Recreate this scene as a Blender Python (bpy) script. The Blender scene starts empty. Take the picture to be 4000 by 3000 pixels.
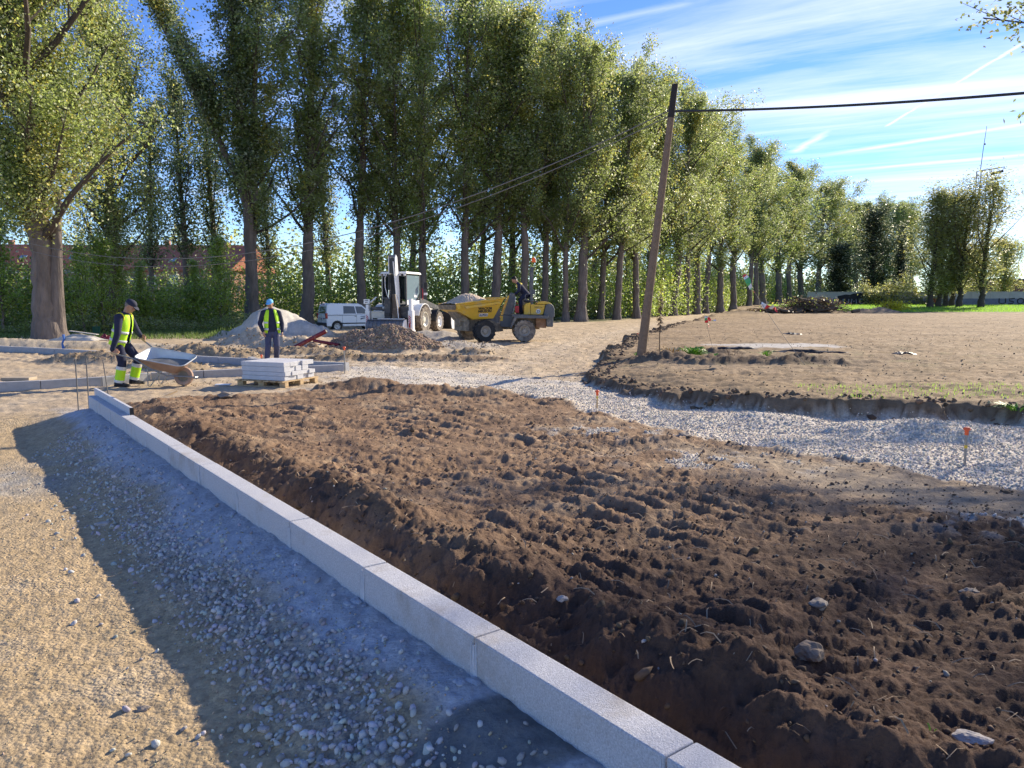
import bpy, bmesh, math, random
import numpy as np
from mathutils import Vector, Matrix, noise as mnoise

# ------------------------------------------------------------------ camera, sky, sun
S = bpy.context.scene
COL = S.collection
F_PX = 2950.0
PITCH = math.atan(325 / F_PX)
CAM_H = 1.6
cam_d = bpy.data.cameras.new("camera"); cam = bpy.data.objects.new("camera", cam_d); COL.objects.link(cam)
cam_d.sensor_width = 36; cam_d.lens = 36 * F_PX / 4000; cam_d.clip_start = 0.05; cam_d.clip_end = 6000
cam.location = (0, 0, CAM_H); cam.rotation_euler = (math.pi / 2 - PITCH, 0, 0)
S.camera = cam
S.view_settings.view_transform = 'Standard'; S.view_settings.look = 'None'
S.view_settings.gamma = 1.0; S.view_settings.use_curve_mapping = False
S.view_settings.exposure = 1.1
S.render.engine = 'CYCLES'
S.cycles.max_bounces = 6; S.cycles.diffuse_bounces = 3; S.cycles.transparent_max_bounces = 6
S.cycles.use_denoising = True

SUN_AZ = math.radians(45)     # to the right of the view direction (+Y)
SUN_EL = math.radians(25)
SKY_STRENGTH = 0.15
sun_d = bpy.data.lights.new("sun", 'SUN'); sun = bpy.data.objects.new("sun", sun_d); COL.objects.link(sun)
sun_d.energy = 4.0; sun_d.angle = math.radians(0.53); sun_d.color = (1.0, 0.87, 0.68)
to_sun = Vector((math.sin(SUN_AZ) * math.cos(SUN_EL), math.cos(SUN_AZ) * math.cos(SUN_EL), math.sin(SUN_EL)))
sun.rotation_euler = to_sun.to_track_quat('Z', 'Y').to_euler()
sun.location = (30, 30, 30)


def ray(px, py):
    x = (px - 2000) / F_PX; v = (py - 1500) / F_PX
    return np.array([x, math.cos(PITCH) - v * math.sin(PITCH), -math.sin(PITCH) - v * math.cos(PITCH)])


def G(px, py, z=0.0):
    """ground point at height z seen at photo pixel"""
    d = ray(px, py); t = (z - CAM_H) / d[2]
    return np.array([d[0] * t, d[1] * t, z])


def AT(px, py, y):
    """point at world depth y seen at photo pixel"""
    d = ray(px, py); t = y / d[1]
    return Vector((d[0] * t, y, CAM_H + d[2] * t))


W = bpy.data.worlds.new("World"); S.world = W; W.use_nodes = True
nt = W.node_tree; N = nt.nodes; L = nt.links
for n in list(N): N.remove(n)


def wn(t, **k):
    n = N.new(t)
    for a, b in k.items(): setattr(n, a, b)
    return n


def wmath(op, a, b=None, c=None, clamp=False):
    n = N.new('ShaderNodeMath'); n.operation = op; n.use_clamp = clamp
    for i, v in enumerate((a, b, c)):
        if v is None: continue
        if isinstance(v, (int, float)): n.inputs[i].default_value = v
        else: L.new(v, n.inputs[i])
    return n.outputs[0]


sky = wn('ShaderNodeTexSky', sky_type='NISHITA', sun_disc=False)
sky.sun_elevation = SUN_EL; sky.sun_rotation = SUN_AZ; sky.air_density = 0.75; sky.dust_density = 0.0; sky.ozone_density = 2.5
tc = wn('ShaderNodeTexCoord'); sep = wn('ShaderNodeSeparateXYZ'); L.new(tc.outputs['Generated'], sep.inputs[0])
zc = wmath('MAXIMUM', sep.outputs[2], 0.03)
qx = wmath('DIVIDE', sep.outputs[0], zc); qy = wmath('DIVIDE', sep.outputs[1], zc)
def q_of(px, py):
    d = ray(px, py); return d[0] / d[2], d[1] / d[2]
# direction of the cirrus bands, taken along one long band of the photo
b0 = q_of(3100, 600); b1 = q_of(4000, 520)
bd = np.array([b1[0] - b0[0], b1[1] - b0[1]]); bd /= np.linalg.norm(bd)
ua = wmath('ADD', wmath('MULTIPLY', qx, float(bd[0])), wmath('MULTIPLY', qy, float(bd[1])))
va = wmath('ADD', wmath('MULTIPLY', qx, float(-bd[1])), wmath('MULTIPLY', qy, float(bd[0])))
def cloud_noise(su, sv, scale, detail, rough, off, dist=0.0):
    cmb = wn('ShaderNodeCombineXYZ')
    L.new(wmath('MULTIPLY', ua, su), cmb.inputs[0]); L.new(wmath('MULTIPLY', va, sv), cmb.inputs[1]); cmb.inputs[2].default_value = off
    nz = wn('ShaderNodeTexNoise'); nz.inputs['Scale'].default_value = scale; nz.inputs['Detail'].default_value = detail
    nz.inputs['Roughness'].default_value = rough; nz.inputs['Distortion'].default_value = dist
    L.new(cmb.outputs[0], nz.inputs['Vector']); return nz.outputs['Fac']
def ramp(v, lo, hi):
    return wmath('MULTIPLY', wmath('SUBTRACT', v, lo), 1.0 / (hi - lo), clamp=True)
n1 = cloud_noise(0.30, 1.5, 1.0, 7, 0.6, 3.1, 0.6)
n2 = cloud_noise(0.5, 0.9, 0.45, 4, 0.55, 9.4)
n3 = cloud_noise(1.6, 5.0, 1.3, 8, 0.7, 5.2, 0.8)
mask = wmath('ADD', wmath('MULTIPLY', n1, 0.75), wmath('MULTIPLY', n2, 0.45))
mask = wmath('ADD', mask, wmath('MULTIPLY', n3, 0.14))
# more cloud towards the sun side and low down, as in the photograph
side = ramp(wmath('ADD', sep.outputs[0], wmath('MULTIPLY', sep.outputs[2], -0.75)), -0.25, 0.42)
mask = wmath('ADD', mask, wmath('MULTIPLY', side, 0.20))
cl = ramp(mask, 0.72, 0.99)
cl = wmath('MULTIPLY', cl, 0.80)
def contrail(p0, p1, width, s0, s1, strength):
    a = np.array(q_of(*p0)); b = np.array(q_of(*p1)); d = b - a; ln = np.linalg.norm(d); d = d / ln
    u = wmath('ADD', wmath('MULTIPLY', wmath('SUBTRACT', qx, float(a[0])), float(d[0])), wmath('MULTIPLY', wmath('SUBTRACT', qy, float(a[1])), float(d[1])))
    v = wmath('ADD', wmath('MULTIPLY', wmath('SUBTRACT', qx, float(a[0])), float(-d[1])), wmath('MULTIPLY', wmath('SUBTRACT', qy, float(a[1])), float(d[0])))
    v = wmath('ADD', v, wmath('MULTIPLY', wmath('SUBTRACT', n3, 0.5), width * 1.5))
    w = wmath('SUBTRACT', 1.0, wmath('DIVIDE', wmath('ABSOLUTE', v), width), clamp=True)
    e = wmath('MULTIPLY', ramp(u, -0.02, s0), wmath('SUBTRACT', 1.0, ramp(u, ln * s1, ln)))
    return wmath('MULTIPLY', wmath('MULTIPLY', w, e), strength)
trails = [contrail((3455, 497), (4060, 130), 0.024, 0.05, 0.9, 1.0),
          contrail((3750, 455), (4300, 280), 0.012, 0.3, 0.9, 0.5),
          contrail((3095, 600), (3290, 470), 0.06, 0.1, 0.5, 0.8),
          contrail((3100, 625), (4300, 440), 0.10, 0.6, 0.95, 0.9),
          contrail((3150, 680), (4400, 570), 0.12, 0.6, 0.95, 0.85),
          contrail((1900, 175), (2770, 0), 0.05, 0.1, 0.9, 0.35)]
for t in trails: cl = wmath('MAXIMUM', cl, t)
cl = wmath('MULTIPLY', cl, ramp(sep.outputs[2], 0.02, 0.09))
mixc = wn('ShaderNodeMix', data_type='RGBA'); mixc.clamp_factor = True
L.new(cl, mixc.inputs['Factor']); 
hs = wn('ShaderNodeHueSaturation'); hs.inputs['Hue'].default_value = 0.516; hs.inputs['Saturation'].default_value = 1.2; hs.inputs['Value'].default_value = 0.74
L.new(sky.outputs[0], hs.inputs['Color']); L.new(hs.outputs[0], mixc.inputs['A'])
mixc.inputs['B'].default_value = (3.7, 3.95, 4.4, 1)
bg = wn('ShaderNodeBackground'); bg.inputs[1].default_value = SKY_STRENGTH
L.new(mixc.outputs['Result'], bg.inputs[0]); wo = wn('ShaderNodeOutputWorld'); L.new(bg.outputs[0], wo.inputs[0])


# ------------------------------------------------------------------ tagging helpers
def tag(o, label=None, cat=None, group=None, kind=None):
    if label: o['label'] = label
    if cat: o['category'] = cat
    if group: o['group'] = group
    if kind: o['kind'] = kind
    return o


def empty(name, loc=(0, 0, 0), rz=0.0, label=None, cat=None, group=None, s=1.0, rot=None):
    o = bpy.data.objects.new(name, None); COL.objects.link(o); o.empty_display_size = 0.2
    o.location = Vector(loc); o.rotation_euler = rot if rot else (0, 0, rz); o.scale = (s, s, s)
    return tag(o, label, cat, group)


def copy_tree(o, parent=None):
    c = o.copy(); COL.objects.link(c)
    if parent: c.parent = parent
    for ch in list(o.children): copy_tree(ch, c)
    return c


# ------------------------------------------------------------------ noise in numpy
def _hash(ix, iy, seed):
    h = (ix.astype(np.int64) * 374761393 + iy.astype(np.int64) * 668265263 + seed * 2147483647) & 0xffffffff
    h = ((h ^ (h >> 13)) * 1274126177) & 0xffffffff
    h = (h ^ (h >> 16)) & 0xffffffff
    return h


def perlin(x, y, seed=0):
    x0 = np.floor(x); y0 = np.floor(y); fx = x - x0; fy = y - y0
    u = fx * fx * fx * (fx * (fx * 6 - 15) + 10); v = fy * fy * fy * (fy * (fy * 6 - 15) + 10)
    r = 0
    for dx in (0, 1):
        for dy in (0, 1):
            a = _hash(x0 + dx, y0 + dy, seed) * (2 * math.pi / 4294967296.0)
            g = np.cos(a) * (fx - dx) + np.sin(a) * (fy - dy)
            r = r + g * (u if dx else 1 - u) * (v if dy else 1 - v)
    return r * 1.5


def fbm(x, y, seed=0, octv=4, gain=0.5):
    r = 0; a = 1.0
    for i in range(octv):
        r = r + a * perlin(x, y, seed + i * 17); x = x * 2.03 + 5.1; y = y * 2.03 - 3.7; a *= gain
    return r


def ss(x, a, b):
    t = np.clip((x - a) / (b - a), 0, 1); return t * t * (3 - 2 * t)


def poly_sd(X, Y, poly):
    """signed distance to polygon, negative inside"""
    d = np.full(X.shape, 1e9); inside = np.zeros(X.shape, bool); n = len(poly)
    for i in range(n):
        ax, ay = poly[i]; bx, by = poly[(i + 1) % n]
        ex, ey = bx - ax, by - ay; wx, wy = X - ax, Y - ay
        t = np.clip((wx * ex + wy * ey) / (ex * ex + ey * ey + 1e-12), 0, 1)
        d = np.minimum(d, (wx - t * ex) ** 2 + (wy - t * ey) ** 2)
        c = ((ay > Y) != (by > Y)) & (X < (bx - ax) * (Y - ay) / ((by - ay) + 1e-12) + ax)
        inside ^= c
    d = np.sqrt(d)
    return np.where(inside, -d, d)


# ------------------------------------------------------------------ materials
def mat(name, col, rough=0.7, metal=0.0, var=0.15, vscale=6.0, bump=0.0, bscale=60.0, dust=None, dust_amt=0.0, spec=0.4,
        transl=0.0, attr=None, emit=0.0, coord='Object', dscale=3.0, bdist=.02, stretch=None):
    m = bpy.data.materials.new(name); m.use_nodes = True; t = m.node_tree; n = t.nodes; l = t.links
    b = n['Principled BSDF']; b.inputs['Roughness'].default_value = rough; b.inputs['Metallic'].default_value = metal
    b.inputs['Specular IOR Level'].default_value = spec
    tcn = n.new('ShaderNodeTexCoord'); co = tcn.outputs[coord]
    if stretch:
        mp = n.new('ShaderNodeMapping'); mp.inputs['Scale'].default_value = stretch; l.new(co, mp.inputs['Vector']); co = mp.outputs[0]
    base = n.new('ShaderNodeMix'); base.data_type = 'RGBA'; base.blend_type = 'MULTIPLY'; base.inputs['Factor'].default_value = 1
    if attr:
        a = n.new('ShaderNodeAttribute'); a.attribute_name = attr; l.new(a.outputs['Color'], base.inputs['A'])
    else: base.inputs['A'].default_value = (*col, 1)
    nz = n.new('ShaderNodeTexNoise'); nz.inputs['Scale'].default_value = vscale; nz.inputs['Detail'].default_value = 6; nz.inputs['Roughness'].default_value = .65
    l.new(co, nz.inputs['Vector'])
    mr = n.new('ShaderNodeMapRange'); mr.inputs['From Min'].default_value = .25; mr.inputs['From Max'].default_value = .75
    mr.inputs['To Min'].default_value = 1 - var; mr.inputs['To Max'].default_value = 1 + var
    l.new(nz.outputs['Fac'], mr.inputs['Value']); l.new(mr.outputs[0], base.inputs['B'])
    out = base.outputs['Result']
    if dust:
        d = n.new('ShaderNodeMix'); d.data_type = 'RGBA'; d.inputs['B'].default_value = (*dust, 1); l.new(out, d.inputs['A'])
        n2 = n.new('ShaderNodeTexNoise'); n2.inputs['Scale'].default_value = dscale; n2.inputs['Detail'].default_value = 8; n2.inputs['Roughness'].default_value = .7
        l.new(co, n2.inputs['Vector'])
        r2 = n.new('ShaderNodeMapRange'); r2.inputs['From Min'].default_value = .62 - .35 * dust_amt; r2.inputs['From Max'].default_value = .75 - .25 * dust_amt
        r2.inputs['To Max'].default_value = min(1, .35 + dust_amt)
        l.new(n2.outputs['Fac'], r2.inputs['Value']); l.new(r2.outputs[0], d.inputs['Factor']); out = d.outputs['Result']
        rr = n.new('ShaderNodeMapRange'); rr.inputs['To Min'].default_value = rough; rr.inputs['To Max'].default_value = max(rough, .85)
        l.new(r2.outputs[0], rr.inputs['Value']); l.new(rr.outputs[0], b.inputs['Roughness'])
    l.new(out, b.inputs['Base Color'])
    if bump > 0:
        n3 = n.new('ShaderNodeTexNoise'); n3.inputs['Scale'].default_value = bscale; n3.inputs['Detail'].default_value = 5
        l.new(co, n3.inputs['Vector'])
        bp = n.new('ShaderNodeBump'); bp.inputs['Strength'].default_value = bump; bp.inputs['Distance'].default_value = bdist
        l.new(n3.outputs['Fac'], bp.inputs['Height']); l.new(bp.outputs[0], b.inputs['Normal'])
    if transl > 0:
        tr = n.new('ShaderNodeBsdfTranslucent'); l.new(out, tr.inputs['Color']); mx = n.new('ShaderNodeMixShader'); mx.inputs[0].default_value = transl
        l.new(b.outputs[0], mx.inputs[1]); l.new(tr.outputs[0], mx.inputs[2]); l.new(mx.outputs[0], n['Material Output'].inputs[0])
    if emit > 0:
        b.inputs['Emission Color'].default_value = (*col, 1); b.inputs['Emission Strength'].default_value = emit
    return m


def glass_mat(name, tint=(.05, .07, .08), rough=.05):
    m = bpy.data.materials.new(name); m.use_nodes = True; b = m.node_tree.nodes['Principled BSDF']
    b.inputs['Base Color'].default_value = (*tint, 1); b.inputs['Roughness'].default_value = rough
    b.inputs['Specular IOR Level'].default_value = .9; b.inputs['Coat Weight'].default_value = .3
    return m


# ------------------------------------------------------------------ mesh builder
class MB:
    def __init__(s): s.v = []; s.f = []; s.m = []; s.mats = []
    def mi(s, m):
        if m not in s.mats: s.mats.append(m)
        return s.mats.index(m)
    def add(s, vs, fs, m, M=None):
        o = len(s.v); k = s.mi(m)
        for v in vs:
            v = Vector(v); s.v.append(M @ v if M else v)
        for f in fs: s.f.append(tuple(i + o for i in f)); s.m.append(k)
    def hexa(s, p, m, M=None):
        s.add(p, [(0, 3, 2, 1), (4, 5, 6, 7), (0, 1, 5, 4), (1, 2, 6, 5), (2, 3, 7, 6), (3, 0, 4, 7)], m, M)
    def box(s, c, d, m, M=None, R=None):
        x, y, z = d[0] / 2, d[1] / 2, d[2] / 2
        p = [Vector(q) for q in ((-x, -y, -z), (x, -y, -z), (x, y, -z), (-x, y, -z), (-x, -y, z), (x, -y, z), (x, y, z), (-x, y, z))]
        if R is not None: p = [R @ q for q in p]
        s.hexa([q + Vector(c) for q in p], m, M)
    def prism(s, poly, y0, y1, m, M=None, axis='y'):
        """poly in (x,z), extruded along y (axis y); axis x: poly (y,z); axis z: poly (x,y)"""
        def pt(a, b, c): return (a, c, b) if axis == 'y' else ((c, a, b) if axis == 'x' else (a, b, c))
        n = len(poly); vs = [pt(a, b, y0) for a, b in poly] + [pt(a, b, y1) for a, b in poly]
        fs = [tuple(range(n)), tuple(range(2 * n - 1, n - 1, -1))] + [(i, i + n, (i + 1) % n + n, (i + 1) % n) for i in range(n)]
        s.add(vs, fs, m, M)
    def tube(s, pts, rad, m, n=8, M=None, caps=True, squash=None):
        pts = [Vector(p) for p in pts]
        if not hasattr(rad, '__len__'): rad = [rad] * len(pts)
        vs = []; up = None
        for i, p in enumerate(pts):
            d = (pts[min(i + 1, len(pts) - 1)] - pts[max(i - 1, 0)])
            d = d.normalized() if d.length > 1e-9 else Vector((0, 0, 1))
            if up is None: up = d.orthogonal().normalized()
            up = (up - d * up.dot(d)); up = up.normalized() if up.length > 1e-6 else d.orthogonal().normalized()
            b = d.cross(up)
            for k in range(n):
                a = 2 * math.pi * k / n; vs.append(p + (up * math.cos(a) + b * math.sin(a)) * rad[i])
        fs = []
        for i in range(len(pts) - 1):
            for k in range(n): fs.append((i * n + k, i * n + (k + 1) % n, (i + 1) * n + (k + 1) % n, (i + 1) * n + k))
        if caps: fs += [tuple(range(n - 1, -1, -1)), tuple(range((len(pts) - 1) * n, len(pts) * n))]
        s.add(vs, fs, m, M)
    def loft(s, rings, m, M=None, caps=True, closed=True):
        n = len(rings[0]); vs = [p for r in rings for p in r]; fs = []
        for i in range(len(rings) - 1):
            for k in range(n if closed else n - 1):
                fs.append((i * n + k, i * n + (k + 1) % n, (i + 1) * n + (k + 1) % n, (i + 1) * n + k))
        if caps: fs += [tuple(range(n - 1, -1, -1)), tuple(range((len(rings) - 1) * n, len(rings) * n))]
        s.add(vs, fs, m, M)
    def ball(s, c, r, m, M=None, nu=12, nv=8, R=None):
        if not hasattr(r, '__len__'): r = (r, r, r)
        rings = []
        for j in range(nv + 1):
            ph = math.pi * j / nv; q = max(math.sin(ph), 1e-3); ring = []
            for k in range(nu):
                a = 2 * math.pi * k / nu; p = Vector((r[0] * q * math.cos(a), r[1] * q * math.sin(a), -r[2] * math.cos(ph)))
                if R is not None: p = R @ p
                ring.append(p + Vector(c))
            rings.append(ring)
        s.loft(rings, m, M)
    def lathe(s, prof, m, M=None, n=24, axis='y', caps=False):
        """prof: list of (radius, offset along axis)"""
        rings = []
        for r, o in prof:
            ring = []
            for k in range(n):
                a = 2 * math.pi * k / n
                if axis == 'y': ring.append((r * math.cos(a), o, r * math.sin(a)))
                elif axis == 'x': ring.append((o, r * math.cos(a), r * math.sin(a)))
                else: ring.append((r * math.cos(a), r * math.sin(a), o))
            rings.append(ring)
        s.loft(rings, m, M, caps=caps)
    def build(s, name, parent=None, bevel=0.0, smooth=False, seg=2, loc=None, ang=35, remesh=0.0):
        me = bpy.data.meshes.new(name)
        me.from_pydata([tuple(v) for v in s.v], [], s.f)
        for m in s.mats: me.materials.append(m)
        me.polygons.foreach_set('material_index', s.m)
        me.update()
        bm = bmesh.new(); bm.from_mesh(me); bmesh.ops.recalc_face_normals(bm, faces=bm.faces); bm.to_mesh(me); bm.free()
        o = bpy.data.objects.new(name, me); COL.objects.link(o)
        if loc is not None: o.location = loc
        if parent: o.parent = parent
        if bevel > 0:
            b = o.modifiers.new('bevel', 'BEVEL'); b.width = bevel; b.segments = seg; b.limit_method = 'ANGLE'; b.angle_limit = math.radians(ang); b.use_clamp_overlap = True
            me.polygons.foreach_set('use_smooth', [True] * len(me.polygons))
            w = o.modifiers.new('wn', 'WEIGHTED_NORMAL'); w.keep_sharp = True
        elif smooth:
            me.polygons.foreach_set('use_smooth', [True] * len(me.polygons))
            try: me.set_sharp_from_angle(angle=math.radians(ang))
            except Exception: pass
        if remesh > 0:
            r = o.modifiers.new('r', 'REMESH'); r.mode = 'VOXEL'; r.voxel_size = remesh; r.use_smooth_shade = True
            sm = o.modifiers.new('s', 'SMOOTH'); sm.factor = .6; sm.iterations = 4
            dg = bpy.context.evaluated_depsgraph_get(); dg.update()
            ne = bpy.data.meshes.new_from_object(o.evaluated_get(dg)); o.modifiers.clear(); o.data = ne
            ne.polygons.foreach_set('use_smooth', [True] * len(ne.polygons))
        return o


def np_mesh(name, V, Fq, mats, parent=None, smooth=False, col=None, mi=None):
    """V (n,3), Fq (m,k) arrays -> object quickly"""
    V = np.asarray(V, np.float32); Fq = np.asarray(Fq, np.int32); k = Fq.shape[1]
    me = bpy.data.meshes.new(name); me.vertices.add(len(V)); me.vertices.foreach_set('co', V.ravel())
    me.loops.add(Fq.size); me.loops.foreach_set('vertex_index', Fq.ravel())
    me.polygons.add(len(Fq)); me.polygons.foreach_set('loop_start', np.arange(0, Fq.size, k, dtype=np.int32))
    me.polygons.foreach_set('loop_total', np.full(len(Fq), k, np.int32))
    if smooth: me.polygons.foreach_set('use_smooth', np.ones(len(Fq), bool))
    for m in mats: me.materials.append(m)
    if mi is not None: me.polygons.foreach_set('material_index', np.asarray(mi, np.int32))
    me.update(calc_edges=True)
    if col is not None:
        for nm, c in col.items():
            a = me.attributes.new(nm, 'FLOAT_COLOR', 'POINT'); a.data.foreach_set('color', np.asarray(c, np.float32).ravel())
    o = bpy.data.objects.new(name, me); COL.objects.link(o)
    if parent: o.parent = parent
    return o


def text_part(name, body, size, m, M, parent, depth=0.003, align='CENTER', bold=0.0, sx=1.0):
    cu = bpy.data.curves.new(name, 'FONT'); cu.body = body; cu.size = size; cu.extrude = depth; cu.align_x = align; cu.align_y = 'CENTER'
    cu.offset = bold; cu.resolution_u = 3; cu.space_line = .82
    o = bpy.data.objects.new(name, cu); COL.objects.link(o)
    dg = bpy.context.evaluated_depsgraph_get(); dg.update()
    me = bpy.data.meshes.new_from_object(o.evaluated_get(dg)); bpy.data.objects.remove(o)
    me.transform(M @ Matrix.Diagonal((sx, 1, 1, 1))); me.materials.clear(); me.materials.append(m)
    o = bpy.data.objects.new(name, me); COL.objects.link(o); o.parent = parent
    return o

# ------------------------------------------------------------------ terrain
K0 = np.array([1.02, 1.30]); KDIR = np.array([-0.6035, 0.797]); KDIR /= np.linalg.norm(KDIR)   # kerb front top edge line
KN = np.array([KDIR[1], -KDIR[0]])                                   # to the soil side
KTOP = 0.285
KEND = 11.5                                                          # length from K0 to the far end


def kerb_st(X, Y):
    dx = X - K0[0]; dy = Y - K0[1]
    t = dx * KDIR[0] + dy * KDIR[1]; s = dx * KN[0] + dy * KN[1]
    return s, t


GRAVEL = [(-3.9, 17.2), (-3.3, 15.3), (-2.2, 14.3), (-.53, 13.3), (.55, 12.2), (1.15, 10.82), (1.8, 9.6), (2.36, 8.5), (3.0, 7.7), (3.5, 7.15), (4.0, 6.5), (4.6, 6.1),
          (7, 5.1), (12, 3), (16, 6), (9, 8.6), (6.6, 9.45), (5.43, 9.95), (4.38, 10.3), (3.31, 10.95), (2.5, 11.6), (2.0, 13.0), (1.5, 14.4), (.5, 15.4),
          (-1.14, 17.2), (-3.2, 18.2), (-3.9, 18.0)]
FIELD = [(30, 2), (16, 6), (9, 8.65), (6.6, 9.5), (5.43, 10.0), (4.38, 10.35), (3.31, 11.0), (2.5, 11.65), (2.05, 12.9), (1.55, 14.3), (1.5, 15.0), (2.3, 18.5), (3.4, 23.6),
         (4.9, 29.7), (9.5, 44), (15.5, 61), (19.9, 76), (40, 130), (90, 230), (900, 900), (900, 2)]
SOIL = [(1.3, 1.0), (-5.7, 10.6), (-5.95, 11.6), (-5.4, 12.3), (-4.4, 12.8), (-3.7, 13.3), (-3.0, 14.3), (-2.2, 14.3), (-.53, 13.5), (.55, 12.3), (1.15, 10.9), (1.8, 9.7), (2.36, 8.6),
        (3.0, 7.8), (3.5, 7.2), (4.0, 6.55), (4.6, 6.15), (7, 5.2), (14, 2.4), (14, -3), (4, -3)]
TAN = [(2.0, 8.2), (2.9, 7.6), (3.6, 7.0), (4.1, 6.4), (4.8, 6.0), (6.5, 5.2), (6.0, 4.7), (4.2, 5.1), (3.2, 5.3), (2.3, 6.1), (2.2, 7.0), (1.6, 8.0)]
HAUL = [(-1, 16.5), (1.4, 14.8), (2.2, 18.5), (3.3, 23.6), (4.8, 29.7), (9.4, 44), (15.4, 61), (19.8, 76), (40, 130), (30, 130), (10, 66), (4, 53), (-8, 49), (-14, 46), (-14, 34), (-8, 24), (-4, 21.5)]
# mounds: x, y, radius along x, radius along y, height, roughness (clods), colour key
KX = 1.8083
def gm(c, r, z=0): return G(c * KX, r * KX, z)
MOUNDS = []
def mound(x, y, rx, ry, h, rough=0.3, col=None, sharp=1.0, rot=0.0): MOUNDS.append((x, y, rx, ry, h, rough, col, sharp, rot))
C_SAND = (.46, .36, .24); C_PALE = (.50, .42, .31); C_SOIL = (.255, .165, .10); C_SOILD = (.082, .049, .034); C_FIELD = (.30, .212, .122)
C_WG = (.62, .55, .44); C_CEM = (.46, .455, .46); C_ROAD = (.46, .345, .20); C_ROCK = (.30, .21, .14); C_GRASS = (.10, .19, .03); C_CLOD = (.36, .27, .17)
mound(-3.95, 24.6, 1.75, 1.4, .80, .35, C_ROCK, .8)                    # brown rock pile
mound(-5.3, 24.4, .9, .9, .36, .35, C_ROCK, .8)
mound(-10.35, 33.0, 2.45, 2.4, 1.36, .06, (.50, .475, .43), .8)       # big grey gravel cone
mound(-1.9, 25.5, 1.6, 1.2, .25, .2, (.42, .37, .30))                # grey gravel by the loader
mound(-3.2, 29.5, 2.4, 1.4, .42, .15, (.44, .40, .34))
mound(-8.9, 21.0, 1.2, .8, .34, .8, C_CLOD); mound(-7.6, 20.6, .9, .6, .25, .8, C_CLOD)
mound(-9.3, 27.5, 1.5, 1.1, .62, .5, C_PALE); mound(-8.2, 26.0, .8, .7, .36, .6, C_PALE); mound(-7.2, 25.8, .8, .6, .38, .6, C_PALE)
mound(-10.8, 19.6, 1.6, .55, .22, .8, C_CLOD); mound(-8.7, 18.0, .7, .4, .16, .9, C_CLOD); mound(-7.9, 17.6, .8, .45, .2, .8, C_CLOD)
mound(-6.5, 22.4, 2.6, .6, .20, .6, C_CLOD); mound(-2.0, 20.2, 2.2, .55, .10, .7, (.24, .17, .11)); mound(-4.5, 20.4, 1.6, .5, .09, .7, (.22, .16, .10))
mound(-18, 25.8, 9, .9, .30, .4, C_PALE); mound(-1.2, 22.8, .7, .4, .16, .8, C_CLOD)
mound(-2.75, 13.6, .8, .5, .16, .4, None); mound(-1.6, 12.9, .9, .4, .11, .4, None); mound(-.5, 12.7, .5, .35, .12, .4, None); mound(-4.3, 11.8, .6, .3, .06, .4, None)
mound(.75, 11.6, .35, .3, .08, .4, None)
mound(0, 28.5, 4.5, 3.5, .08, 0, None); mound(-6.5, 36, 5, 4, .12, 0, None)
mound(28, 85, 5, 1.8, .4, .9, (.14, .10, .06)); mound(34, 85, 4, 1.8, .5, .9, (.14, .10, .06)); mound(41, 86, 3.2, 1.6, .8, .3, (.25, .19, .13))
mound(25, 80, 3, 1.0, .25, .9, (.16, .12, .08))
mound(5.1, 9.0, 1.5, .55, .16, .1, None); mound(7.6, 7.7, 1.6, .7, .22, .1, None); mound(3.2, 9.9, 1.2, .5, .10, .1, None)
for (mx, my, mr, mh) in ((3.5, 17.6, 1.0, .12), (4.6, 16.6, 1.3, .12), (6.2, 16.3, 1.2, .15), (5.2, 19.5, .9, .07)):
    mound(mx, my, mr, mr * .4, mh, .8, (.15, .105, .07))


def clods(X, Y, s, seed):
    """rounded lumps"""
    a = perlin(X * s, Y * s, seed); b = perlin(X * s * 2.1 + 9, Y * s * 2.1, seed + 3)
    return np.abs(a) * 1.1 + .5 * np.abs(b)


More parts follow.
